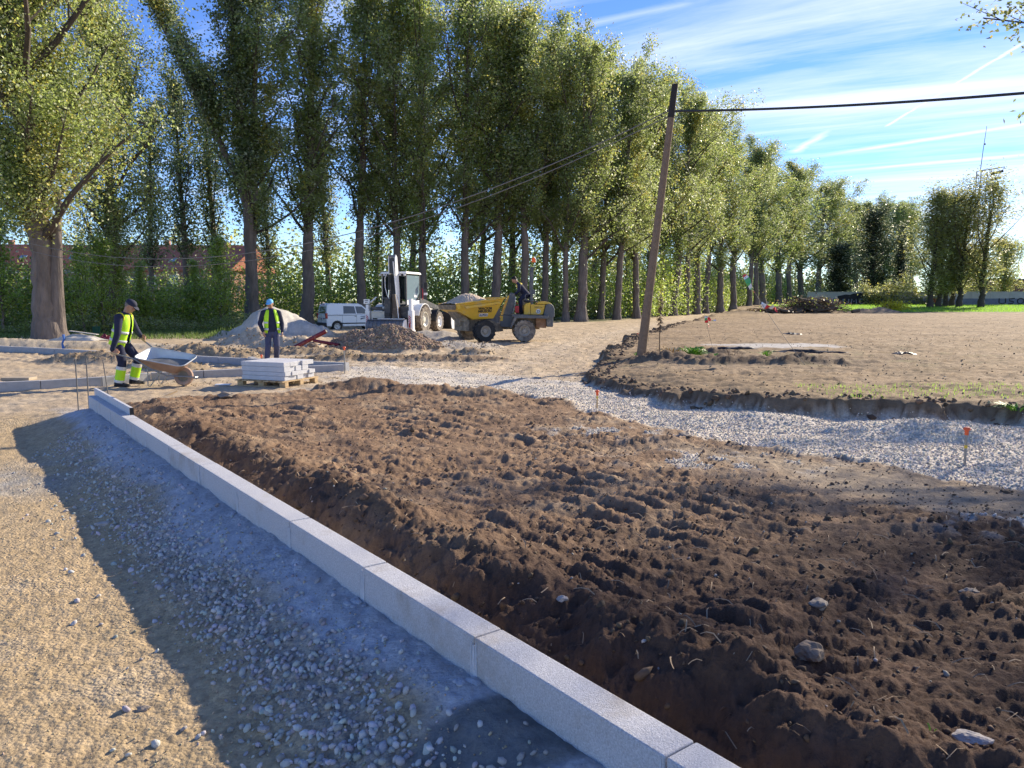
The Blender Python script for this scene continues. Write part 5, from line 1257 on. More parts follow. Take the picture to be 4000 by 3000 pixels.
# ---- wheelbarrow
wbx = G(723, 1509, 0); WD = wbx[1]
m_zinc = mat('galvanised_tray', (.50, .52, .53), .45, .35, .1, 6, dust=(.55, .5, .42), dust_amt=.15); m_rtray = mat('mortar_stained_tray', (.34, .22, .16), .8, var=.25, vscale=5, dust=(.5, .42, .33), dust_amt=.3)
m_wetc = mat('wet_mortar', (.17, .17, .165), .45, var=.2, vscale=20, bump=.3, bscale=60)
px_m = WD / F_PX
def XB(x): return (520 + x / 7.214 - 723) * px_m
def ZB(y): return (1509 - (1300 + y / 7.214)) * px_m
wb = empty('wheelbarrow', (wbx[0], WD, gz(wbx[0], WD)), 0, 'mortar-stained wheelbarrow with a galvanised tray full of wet mortar, pushed by a worker', 'wheelbarrow')
# rim corners (near rear, far rear, far front, near front), tray tilted towards the camera
nr_ = Vector((XB(215), -.27, ZB(690))); fr_ = Vector((XB(470) - .06, .27, ZB(440) - .0)); ff_ = Vector((XB(1740), .24, ZB(690))); nf_ = Vector((XB(1590), -.27, ZB(950)))
def rounded(c, r, n=4):
    out = []
    for i in range(4):
        p, a, b = c[i], c[i - 1], c[(i + 1) % 4]; u = (a - p).normalized() * r; w = (b - p).normalized() * r
        for k in range(n + 1):
            t = k / n; out.append((p + u).lerp(p, t).lerp(p.lerp(p + w, t), t))
    return out
cs = [nr_, fr_, ff_, nf_]; cen = sum(cs, Vector()) / 4; nrm = (ff_ - nr_).cross(fr_ - nf_).normalized(); nrm = nrm if nrm.z > 0 else -nrm
rim_ = rounded(cs, .13)
dn = -nrm * .24
lowc = [nr_.lerp(cen, .42) + dn * .9, fr_.lerp(cen, .42) + dn * .9, ff_.lerp(cen, .40) + dn, nf_.lerp(cen, .40) + dn]; low_ = rounded(lowc, .09); mid_ = [a.lerp(b, .55) + dn * .06 for a, b in zip(rim_, low_)]
mb = MB(); mb.loft([rim_, mid_, low_], m_rtray, caps=False); mb.add(low_, [tuple(range(len(low_)))], m_rtray)
sh_in = [[p.lerp(cen, .02) - dn * .0 for p in rim_], [p.lerp(cen, .025) + nrm * .005 for p in mid_], [p.lerp(cen, .03) + nrm * .01 for p in low_]]
mb.loft(sh_in, m_zinc, caps=False); tray = mb.build('tray', wb, smooth=True, ang=60)
mb = MB(); mb.tube([p for p in rim_] + [rim_[0], rim_[1]], .011, m_zinc, 8); mb.build('rim', tray, smooth=True)
vs = []; k_ = .45; lv = [p.lerp(q, .42) * 1 for p, q in zip(rim_, low_)]; cm = sum(lv, Vector()) / len(lv) + nrm * .0
shift = Vector((.05, -.02, 0)); lv2 = [Vector((p.x * 1 + (.10 if p.x < cen.x else 0), p.y, min(p.z, cm.z + .05))) for p in lv]
mb = MB(); rings = [lv2, [p.lerp(cm, .5) + Vector((0, 0, .02)) for p in lv2], [p.lerp(cm, .97) + Vector((0, 0, .03)) for p in lv2]]; mb.loft(rings, m_wetc); ob = mb.build('wet_mortar', smooth=True, loc=tuple(wb.location)); tag(ob, 'wet grey mortar filling the tray of the wheelbarrow', 'mortar')
# wheel
wc = Vector((XB(1460), -.03, .178)); mb = MB(); mb.lathe([(.105, -.035), (.15, -.045), (.174, -.03), (.18, 0), (.174, .03), (.15, .045), (.105, .035)], m_rtray, Matrix.Translation(wc), 28); wl_ = mb.build('wheel', wb, smooth=True)
mb = MB(); mb.lathe([(.108, -.03), (.09, -.02), (.03, -.035), (.001, -.035)], m_chas, Matrix.Translation(wc), 20); mb.lathe([(.108, .03), (.09, .02), (.03, .035), (.001, .035)], m_chas, Matrix.Translation(wc), 20); mb.build('rim', wl_, smooth=True)
# frame: two tubes from grips to the wheel
hN = Vector((XB(-330), -.27, ZB(560))); hF = Vector((XB(100), .27, ZB(200)))
mb = MB()
for s_, hh_, rr_ in ((-1, hN, nr_), (1, hF, fr_)):
    under = rr_ + Vector((.04, 0, -.03)); mb.tube([hh_, under, under.lerp(wc, .35) + Vector((0, s_ * .10, -.05)), wc + Vector((-.26, s_ * .12, .02)), wc + Vector((0, s_ * .075, 0)), wc + Vector((.22, s_ * .04, -.02))], .015, m_steel, 8)
mb.tube([wc + Vector((.22, -.04, -.02)), wc + Vector((.24, .04, -.02))], .015, m_steel, 8); mb.build('frame', wb, smooth=True)
for s_, hh_, rr_ in ((-1, hN, nr_), (1, hF, fr_)):
    d = (rr_ - hh_).normalized(); mb = MB(); mb.tube([hh_ - d * .03, hh_ + d * .11], .019, m_pine, 10); mb.build('grip', wb, smooth=True)
for s_ in (-1, 1):
    mb = MB(); a = Vector((XB(590), s_ * .22, ZB(1000))); mb.tube([a, a + Vector((-.01, 0, -.32)), a + Vector((.03, 0, -.33)), a + Vector((.26, 0, -.05))], .010, m_steel, 6); mb.build('leg', wb, smooth=True)

# ------------------------------------------------------------------ people
m_skin = mat('skin', (.42, .23, .155), .6, var=.08, vscale=30); m_navy = mat('navy_cloth', (.022, .026, .055), .9, var=.25, vscale=12, bump=.3, bscale=25)
m_navyl = mat('slate_cloth', (.06, .065, .12), .9, var=.2, vscale=12, bump=.3, bscale=25)
m_hv = mat('hi_vis_yellow', (.50, .85, .02), .6, var=.08, vscale=8, bump=.2, bscale=20); m_hvy = mat('hi_vis_trim', (.75, .65, .02), .6)
m_refl = mat('reflective_tape', (.62, .63, .62), .4, var=.06); m_cap1 = mat('navy_cap', (.02, .025, .05), .8); m_cap2 = mat('light_blue_cap', (.16, .48, .78), .7, var=.05)
m_hair = mat('black_hair', (.012, .011, .01), .7); m_boot = mat('black_boot', (.02, .02, .022), .7, dust=DUST, dust_amt=.15); m_eye = mat('eye', (.02, .015, .012), .3)
m_hairg = mat('grey_hair', (.18, .16, .14), .8); m_lip = mat('lips', (.30, .12, .09), .6); m_yokey = mat('yellow_yoke', (.70, .55, .02), .7)


def capsule(mb, a, b, ra, rb, m, n=12):
    a = Vector(a); b = Vector(b); d = (b - a); L_ = d.length; d = d / max(L_, 1e-6); u = d.orthogonal().normalized(); w = d.cross(u); rings = []
    def ring(c, r): rings.append([c + (u * math.cos(t) + w * math.sin(t)) * r for t in [2 * math.pi * k / n for k in range(n)]])
    for k in range(4): t = math.pi / 2 * (1 - k / 4); ring(a - d * ra * math.sin(t), max(ra * math.cos(t), 1e-3))
    for k in range(5): ring(a.lerp(b, k / 4), ra + (rb - ra) * k / 4)
    for k in range(1, 5): t = math.pi / 2 * k / 4; ring(b + d * rb * math.sin(t), max(rb * math.cos(t), 1e-3))
    mb.loft(rings, m)


def ell_loft(mb, secs, m, n=20):
    """secs: (centre, half width vector, half depth vector)"""
    rings = [[Vector(c) + Vector(w) * math.cos(t) + Vector(d) * math.sin(t) for t in [2 * math.pi * k / n for k in range(n)]] for c, w, d in secs]; mb.loft(rings, m)


def hand(mb, wrist, dirv, palm_n, m, curl=.6, side=1):
    """palm and five fingers; dirv along the hand, palm_n out of the palm, thumb on the side dirv x palm_n * side"""
    d = Vector(dirv).normalized(); pn = Vector(palm_n); pn = (pn - d * pn.dot(d)).normalized(); t = d.cross(pn) * side
    w = Vector(wrist); c = w + d * .05
    rings = []
    for k, (o, hw_, ht) in enumerate(((-.012, .024, .018), (.015, .032, .016), (.05, .040, .015), (.085, .040, .013), (.092, .034, .009))):
        rings.append([w + d * o + t * hw_ * math.cos(a) + pn * ht * math.sin(a) for a in [2 * math.pi * q / 12 for q in range(12)]])
    mb.loft(rings, m)
    for i, L_ in enumerate((.070, .080, .074, .058)):
        b0 = w + d * .082 + t * (.028 - i * .0185); a1 = curl * .7; a2 = curl * 1.6; a3 = curl * 2.4
        p1 = b0 + (d * math.cos(a1) + pn * math.sin(a1)) * L_ * .45; p2 = p1 + (d * math.cos(a2) + pn * math.sin(a2)) * L_ * .32; p3 = p2 + (d * math.cos(a3) + pn * math.sin(a3)) * L_ * .25
        mb.tube([b0 - d * .01, b0, p1, p2, p3], [.009, .0098, .009, .008, .006], m, 7)
    b0 = w + d * .025 + t * .026; q1 = b0 + (d * .7 + t * .6 + pn * .35).normalized() * .038; q2 = q1 + (d * .85 + t * .1 + pn * .6).normalized() * .032; mb.tube([b0 - t * .01, b0, q1, q2], [.012, .0125, .0105, .0075], m, 7)


def person(name, loc, rz, label, J, jacket, trousers, cap=None, vest=None, hair=m_hair, cuffs=False, yoke=None, hands=None, capdir=None, s=1.0, badge=None):
    """J: joints in local space, person faces -Y"""
    root = empty(name, loc, rz, label, 'person', s=s); root['kind'] = 'thing'; J = {k: Vector(v) for k, v in J.items()}
    hd = J['head']; f = J['face'].normalized(); up = (J['head'] - J['neck']).normalized(); f = (f - up * f.dot(up)).normalized(); r = f.cross(up)
    up = (up + Vector((0, 0, 1)) * .0).normalized(); Rm = Matrix((r, -f, up)).transposed()      # local x = right, -y = face, z = up
    ta = (J['neck'] - J['pelvis']).normalized(); across = (J['shL'] - J['shR']).normalized(); tf = across.cross(ta).normalized()
    if tf.dot(f) < 0 and 'tf' not in J: tf = -tf
    def tor(k, w, d_, off=0): c = J['pelvis'].lerp(J['neck'], k) + tf * off; return (c, across * w, tf * d_)
    # body: head, neck, torso, arms, legs in one skin
    mb = MB(); H = lambda x, y, z: hd + Rm @ Vector((x, y, z))
    ell_loft(mb, [(H(0, -.005, -.105), Rm @ Vector((.022, 0, 0)), Rm @ Vector((0, .02, 0))), (H(0, -.022, -.10), Rm @ Vector((.038, 0, 0)), Rm @ Vector((0, .055, 0))), (H(0, -.012, -.07), Rm @ Vector((.056, 0, 0)), Rm @ Vector((0, .078, 0))), (H(0, -.003, -.03), Rm @ Vector((.068, 0, 0)), Rm @ Vector((0, .090, 0))),
                  (H(0, 0, .02), Rm @ Vector((.074, 0, 0)), Rm @ Vector((0, .096, 0))), (H(0, .004, .06), Rm @ Vector((.072, 0, 0)), Rm @ Vector((0, .092, 0))), (H(0, .006, .09), Rm @ Vector((.058, 0, 0)), Rm @ Vector((0, .074, 0))), (H(0, .006, .112), Rm @ Vector((.028, 0, 0)), Rm @ Vector((0, .036, 0)))], m_skin)
    mb.tube([H(0, -.085, .015), H(0, -.108, -.018), H(0, -.104, -.03), H(0, -.085, -.034)], [.010, .014, .015, .010], m_skin, 8)     # nose
    mb.ball(H(0, -.072, -.085), (.022, .02, .016), m_skin); mb.ball(H(0, -.086, -.052), (.022, .012, .008), m_skin); mb.ball(H(0, -.086, -.062), (.018, .012, .006), m_skin)
    for sx in (-1, 1): mb.ball(H(sx * .076, .006, -.008), (.010, .020, .032), m_skin, R=Rm); mb.ball(H(sx * .030, -.082, .032), (.026, .012, .008), m_skin, R=Rm); mb.ball(H(sx * .042, -.068, -.02), (.022, .02, .02), m_skin, R=Rm)
    capsule(mb, J['neck'] - ta * .04, hd + Rm @ Vector((0, .012, -.06)), .060, .056, m_skin)
    ell_loft(mb, [tor(0, .13, .09), tor(.3, .13, .09), tor(.75, .15, .095), tor(.95, .12, .07)], m_skin)
    for s_ in 'LR':
        capsule(mb, J['sh' + s_], J['el' + s_], .045, .036, m_skin); capsule(mb, J['el' + s_], J['wr' + s_], .036, .026, m_skin)
        capsule(mb, J['hip' + s_], J['kn' + s_], .07, .05, m_skin); capsule(mb, J['kn' + s_], J['an' + s_], .05, .038, m_skin)
    body = mb.build('body', root, remesh=.0085)
    # hands joined to the body mesh
    mb = MB()
    for s_, sd in (('L', 1), ('R', -1)):
        hh = (hands or {}).get(s_); dv = (J['wr' + s_] - J['el' + s_]).normalized(); pn = -across * sd; cu = .55; ds = sd
        if hh: dv = Vector(hh[0]); pn = Vector(hh[1]); cu = hh[2]
        tdir = dv.normalized().cross((pn - dv.normalized() * pn.dot(dv.normalized())).normalized()); ds = 1 if tdir.dot(tf) > 0 else -1
        hand(mb, J['wr' + s_], dv, pn, m_skin, cu, ds)
    ho = mb.build('hands_tmp', smooth=True)
    bm = bmesh.new(); bm.from_mesh(body.data); bm.from_mesh(ho.data); bm.to_mesh(body.data); bm.free(); bpy.data.objects.remove(ho)
    for p in body.data.polygons: p.use_smooth = True
    for sx in (-1, 1):
        mb = MB(); mb.ball(H(sx * .030, -.0895, .012), (.011, .006, .005), m_eye, R=Rm); mb.build('eye', root, smooth=True)
    # jacket
    mb = MB(); ell_loft(mb, [tor(-.12, .175, .125), tor(.02, .180, .130), tor(.25, .172, .125, .01), tor(.5, .185, .13, .01), tor(.75, .20, .125), tor(.90, .17, .10), tor(1.0, .085, .075), tor(1.07, .07, .07)], jacket)
    for s_ in 'LR':
        mid = J['sh' + s_].lerp(J['el' + s_], .5); capsule(mb, J['sh' + s_] - ta * .01, J['el' + s_], .078, .060, jacket); capsule(mb, J['el' + s_], J['wr' + s_].lerp(J['el' + s_], .05), .060, .046, jacket); capsule(mb, J['sh' + s_], J['neck'].lerp(J['pelvis'], .08), .07, .07, jacket)
    jk = mb.build('jacket', root, remesh=.013)
    # trousers
    mb = MB(); ell_loft(mb, [tor(-.34, .10, .09), tor(-.22, .165, .125), tor(-.05, .172, .125), tor(.12, .165, .118)], trousers)
    for s_ in 'LR':
        capsule(mb, J['hip' + s_], J['kn' + s_], .102, .078, trousers); capsule(mb, J['kn' + s_], J['an' + s_] + Vector((0, 0, .02)), .078, .072, trousers)
    tr = mb.build('trousers', root, remesh=.014)
    for s_ in 'LR':
        a = J['an' + s_]; t = J['toe' + s_]; d = (t - a); d.z = 0; d.normalize(); sd = Vector((-d.y, d.x, 0)); g_ = t.z
        mb = MB(); rings = []
        for (o, w_, h0, h1) in ((-.085, .030, .0, .06), (-.075, .042, 0, .10), (-.02, .045, 0, .115), (.04, .044, 0, .10), (.10, .050, 0, .072), (.16, .048, 0, .058), (.195, .030, 0, .045)):
            c = Vector((a.x, a.y, g_)) + d * o; rings.append([c + sd * w_ * math.cos(q) + Vector((0, 0, (h0 + h1) / 2 + (h1 - h0) / 2 * math.sin(q))) for q in [2 * math.pi * k / 12 for k in range(12)]])
        mb.loft(rings, m_boot); bo = mb.build('boot', root, smooth=True)
    if cuffs:
        for s_ in 'LR':
            k, a = J['kn' + s_], J['an' + s_]; mb = MB(); mb.tube([k.lerp(a, .25), k.lerp(a, .5), k.lerp(a, .95)], [.088, .086, .084], m_hv, 18); cf = mb.build('hi_vis_cuff', root, smooth=True)
            mb = MB(); mb.tube([k.lerp(a, .20), k.lerp(a, .36)], [.0905, .0895], m_refl, 18); mb.tube([k.lerp(a, .86), k.lerp(a, .99)], [.0875, .0865], m_refl, 18); mb.build('reflective_band', cf, smooth=True)
    if vest:
        mb = MB(); n = 28
        def vring(k, w, d_, off=0, open_=.0):
            c, W_, D_ = tor(k, w, d_, off); pts = []
            for q in range(n):
                a = math.pi / 2 + open_ + (2 * math.pi - 2 * open_) * q / (n - 1); pts.append(c + W_ * math.cos(a) + D_ * math.sin(a))
            return pts
        rings = [vring(-.16, .205, .165, 0, vest), vring(.1, .20, .155, .01, vest * .8), vring(.4, .198, .155, .012, vest * .7), vring(.62, .200, .150, .008, vest * .55), vring(.80, .19, .138, 0, vest * .5), vring(.93, .165, .115, 0, vest * .5), vring(1.0, .115, .09, 0, vest * .7)]
        # cut armholes by narrowing the sides near the shoulders
        mb.loft(rings, m_hv, caps=False, closed=False); vo = mb.build('hi_vis_vest', root, smooth=True, ang=80); so_ = vo.modifiers.new('t', 'SOLIDIFY'); so_.thickness = .006
        for (k, w, d_) in ((.36, .2015, .159), (.04, .2045, .161)):
            mb = MB(); r1 = [vring(k - .045, w, d_, .011, vest * .75), vring(k + .045, w, d_, .011, vest * .7)]; mb.loft(r1, m_refl, caps=False, closed=False); bo = mb.build('reflective_band', vo, smooth=True, ang=80); so_ = bo.modifiers.new('t', 'SOLIDIFY'); so_.thickness = .007; so_.offset = 1
        for s_, sd in ((('L', 1), ('R', -1)) if vest < .5 else ()):
            mb = MB(); sh = J['sh' + s_]; ax = (J['el' + s_] - sh).normalized(); c = sh.lerp(J['neck'], .12); u = tf; v = ta; pts = [c + u * .088 * math.cos(q) + v * .10 * math.sin(q) - v * .03 - across * sd * (.012 + .0 * math.cos(q)) for q in np.linspace(0, 2 * np.pi, 17)]; mb.tube(pts, .012, m_hvy, 6, caps=False); mb.build('vest_trim', vo, smooth=True)
    if yoke:
        mb = MB(); ell_loft(mb, [tor(.74, .200, .132), tor(.82, .192, .126), tor(.92, .165, .104), tor(1.0, .088, .080)], yoke); mb2 = mb.build('yoke', jk, smooth=True)
    if cap:
        mb = MB(); secs = []
        for (z, rx, ry) in ((.035, .083, .105), (.06, .085, .107), (.09, .078, .098), (.115, .058, .074), (.13, .028, .036), (.133, .004, .005)): secs.append((H(0, .004, z), Rm @ Vector((rx, 0, 0)), Rm @ Vector((0, ry, 0))))
        ell_loft(mb, secs, cap); cp = mb.build('cap', root, smooth=True)
        mb = MB(); tp = [H(.078 * math.cos(q), -.085 - .085 * math.sin(q), .046 - .022 * math.sin(q)) for q in np.linspace(0, math.pi, 11)]; bt = [p - Rm @ Vector((0, 0, .008)) for p in tp]; n_ = len(tp)
        mb.add(tp + bt, [tuple(range(n_)), tuple(range(2 * n_ - 1, n_ - 1, -1))] + [(i, (i + 1) % n_, (i + 1) % n_ + n_, i + n_) for i in range(n_)], cap); mb.build('peak', cp, smooth=True)
        mb = MB(); secs = [(H(0, .022, z), Rm @ Vector((rx, 0, 0)), Rm @ Vector((0, ry, 0))) for z, rx, ry in ((-.035, .060, .070), (0, .077, .084), (.038, .080, .089))]; ell_loft(mb, secs, hair); mb.build('hair', root, smooth=True)
    else:
        mb = MB(); secs = [(H(0, .020, z), Rm @ Vector((rx, 0, 0)), Rm @ Vector((0, ry, 0))) for z, rx, ry in ((-.04, .055, .066), (0, .076, .083), (.04, .082, .093), (.075, .080, .100), (.105, .062, .082), (.128, .028, .04))]; ell_loft(mb, secs, hair); hr = mb.build('hair', root, smooth=True)
    return root


# worker pushing the wheelbarrow: faces +X (to the right), so rz turns -Y to +X
w1 = G(484, 1516, 0); w1y = WD + .02; w1x = (484 - 2000) / F_PX * w1y
# local: -Y is forward (image right), +X is towards... rz = 90deg: local -Y -> world +X, local +X -> world +Y (away); so R (local -X) is the near side
gp = Vector(wb.location)
def toL(o, rz, p): return Matrix.Rotation(-rz, 3, 'Z') @ (Vector(p) - Vector(o))
W1 = (w1x, w1y, gz(w1x, w1y)); RZ1 = math.pi / 2
gN = toL(W1, RZ1, gp + hN + Vector((.03, 0, 0))); gF = toL(W1, RZ1, gp + hF + Vector((.03, 0, 0)))
J1 = dict(pelvis=(0, .08, .86), neck=(0, -.06, 1.36), head=(0, -.155, 1.50), face=(0, -1, -.45), shL=(.18, -.04, 1.30), shR=(-.18, -.02, 1.30),
          elR=(-.25, -.02, 1.00), wrR=tuple(gN + Vector((0, .03, .045))), elL=(.26, -.12, 1.04), wrL=tuple(gF + Vector((.0, .04, .045))),
          hipL=(.09, .07, .84), hipR=(-.09, .07, .84), knL=(.10, -.20, .50), anL=(.10, -.10, .12), toeL=(.10, -.30, .03), knR=(-.10, -.0, .46), anR=(-.10, .08, .08), toeR=(-.10, -.12, 0.0))
person('person', W1, RZ1, 'worker in navy cap and yellow hi-vis vest bending to push a wheelbarrow', J1, m_navy, m_navy, cap=m_cap1, vest=.35, cuffs=True, hair=m_hairg,
       hands={'R': ((0, -.9, -.35), (1, 0, -.2), 1.0), 'L': ((0, -.9, -.35), (-1, 0, -.2), 1.0)})

# worker in the blue cap, facing the camera, mid stride
w2y = 19.2; w2x = (1062 - 2000) / F_PX * w2y; zf2 = CAM_H - (1432 - 1175) / F_PX * w2y
W2 = (w2x, w2y, gz(w2x, w2y))
J2 = dict(pelvis=(0.02, .02, .90), neck=(0, -.0, 1.44), head=(-.01, -.03, 1.585), face=(-.28, -1, -.12), shL=(.19, .03, 1.36), shR=(-.19, -.03, 1.36),
          elR=(-.29, .02, 1.06), wrR=(-.20, -.16, .86), elL=(.27, .06, 1.07), wrL=(.28, -.06, .84),
          hipL=(.10, .02, .87), hipR=(-.08, .02, .87), knL=(.13, -.10, .48), anL=(.10, .12, .12), toeL=(.13, -.06, .04), knR=(-.09, -.12, .48), anR=(-.13, -.16, .09), toeR=(-.17, -.36, 0.0))
person('person', W2, math.radians(14), 'worker in light blue cap and open yellow hi-vis vest walking behind the pallet', J2, m_navy, m_navyl, cap=m_cap2, vest=.75, hair=m_hairg, yoke=None, hands={'R': ((.15, -.35, -1), (.6, .5, -.1), .5)}, s=.95)

# driver on the dumper, leaning forward to the left
DRV = Matrix.Translation(dump.location) @ Matrix.Rotation(math.radians(2), 4, 'Z') @ Matrix.Scale(1.02, 4)
D0 = DRV @ Vector((zx(1400), 0, zz4(1122))); RZ3 = math.radians(2) - math.pi / 2   # local -Y -> world -X
def dl(x, y, lat): return (lat, zx(x) - zx(1400), zz4(y) - zz4(1122))     # local y positive = to the rear
J3 = dict(pelvis=dl(1440, 790, 0), neck=dl(1300, 618, 0), head=dl(1248, 560, 0), face=(0, -1, -.45), shL=dl(1318, 640, .17), shR=dl(1318, 640, -.17),
          elL=dl(1322, 745, .24), wrL=dl(1268, 790, .16), elR=dl(1322, 745, -.24), wrR=dl(1268, 790, -.16),
          hipL=dl(1440, 805, .09), hipR=dl(1440, 805, -.09), knL=dl(1345, 880, .12), knR=dl(1345, 880, -.12), anL=dl(1360, 1080, .12), toeL=dl(1300, 1120, .12), anR=dl(1362, 1080, -.12), toeR=dl(1300, 1120, -.12))
for k_ in ('shL', 'shR', 'elL', 'elR', 'wrL', 'wrR', 'hipL', 'hipR', 'knL', 'knR', 'anL', 'anR', 'toeL', 'toeR'): J3[k_] = (J3[k_][0], J3[k_][1], J3[k_][2])
# facing -x in world: local +x must be world... rz=-90deg: local -Y -> world -X ; local +X -> world -Y (near)
person('person', tuple(D0), RZ3, 'dumper driver in navy jacket with yellow shoulders leaning over the steering wheel', J3, m_navy, m_navy, cap=None, yoke=m_yokey, hands={'L': ((0, -1, -.1), (-.6, 0, -1), 1.0), 'R': ((0, -1, -.1), (.6, 0, -1), 1.0)}, s=1.0)

# ------------------------------------------------------------------ trees
def leaf_mat(name, transl=.55):
    m = bpy.data.materials.new(name); m.use_nodes = True; t = m.node_tree; n = t.nodes; l = t.links; b = n['Principled BSDF']
    a = n.new('ShaderNodeAttribute'); a.attribute_name = 'leaf'; l.new(a.outputs['Color'], b.inputs['Base Color'])
    b.inputs['Roughness'].default_value = .42; b.inputs['Specular IOR Level'].default_value = .5
    tr = n.new('ShaderNodeBsdfTranslucent'); hs_ = n.new('ShaderNodeHueSaturation'); hs_.inputs['Value'].default_value = 2.0; hs_.inputs['Hue'].default_value = .485
    l.new(a.outputs['Color'], hs_.inputs['Color']); l.new(hs_.outputs[0], tr.inputs['Color'])
    mx = n.new('ShaderNodeMixShader'); mx.inputs[0].default_value = transl; l.new(b.outputs[0], mx.inputs[1]); l.new(tr.outputs[0], mx.inputs[2]); l.new(mx.outputs[0], n['Material Output'].inputs[0])
    return m
m_leaf = leaf_mat('poplar_leaf')
m_bark = mat('poplar_bark', (.17, .14, .12), .95, var=.45, vscale=4, bump=1.0, bscale=7, bdist=.12, stretch=(1, 1, .22))
m_barkd = mat('dark_bark', (.075, .06, .05), .95, var=.3, vscale=6, bump=.5, bscale=14)
LEAFC = dict(pop=(.18, .225, .08), yel=(.36, .32, .05), bright=(.21, .30, .06), dark=(.10, .13, .06), grey=(.28, .31, .21), con=(.024, .038, .024), olive=(.23, .24, .09))


def leaves_np(P, size, colr, rg, up=.4, aspect=.62, hang=0.0):
    n = len(P); nn = rg.normal(0, 1, (n, 3)); nn[:, 2] = np.abs(nn[:, 2]) * (1 + up); nn /= np.linalg.norm(nn, axis=1, keepdims=True)
    t = rg.normal(0, 1, (n, 3)); t -= nn * (t * nn).sum(1, keepdims=True); t /= np.linalg.norm(t, axis=1, keepdims=True) + 1e-9; b = np.cross(nn, t)
    s = size[:, None]; V_ = np.stack([P - t * s * .5, P + b * s * aspect * .5 + nn * s * .08, P + t * s * .5, P - b * s * aspect * .5 + nn * s * .08], 1)
    F_ = np.arange(n * 4).reshape(n, 4); C_ = np.repeat(np.concatenate([colr, np.ones((n, 1))], 1), 4, 0)
    return V_.reshape(-1, 3), F_, C_


def leafcols(P, rg, base='pop', yel=.05, seed=0, bright=.3):
    n = len(P); b = np.array(LEAFC[base]); c = np.tile(b, (n, 1))
    w = fbm(P[:, 0] * .45 + seed, P[:, 1] * .45 + P[:, 2] * .5, 200 + seed, 2); k = np.clip(.5 + w * .8, 0, 1)[:, None]
    c = c * (1 - k * bright) + np.array(LEAFC['bright']) * k * bright
    g = rg.uniform(0, 1, n) < .2; c[g] = np.array(LEAFC['grey'])  # random leaves paled to grey: glossy leaf reflection put into the colour
    w2 = fbm(P[:, 0] * .7 + 9 + seed, P[:, 2] * .5 - P[:, 1] * .4, 230 + seed, 2); y = (w2 > .55 - yel * 2) & (rg.uniform(0, 1, n) < .5 + yel); c[y] = c[y] * .45 + np.array(LEAFC['yel']) * .55
    return np.clip(c * rg.uniform(.7, 1.35, (n, 1)), .004, .8)


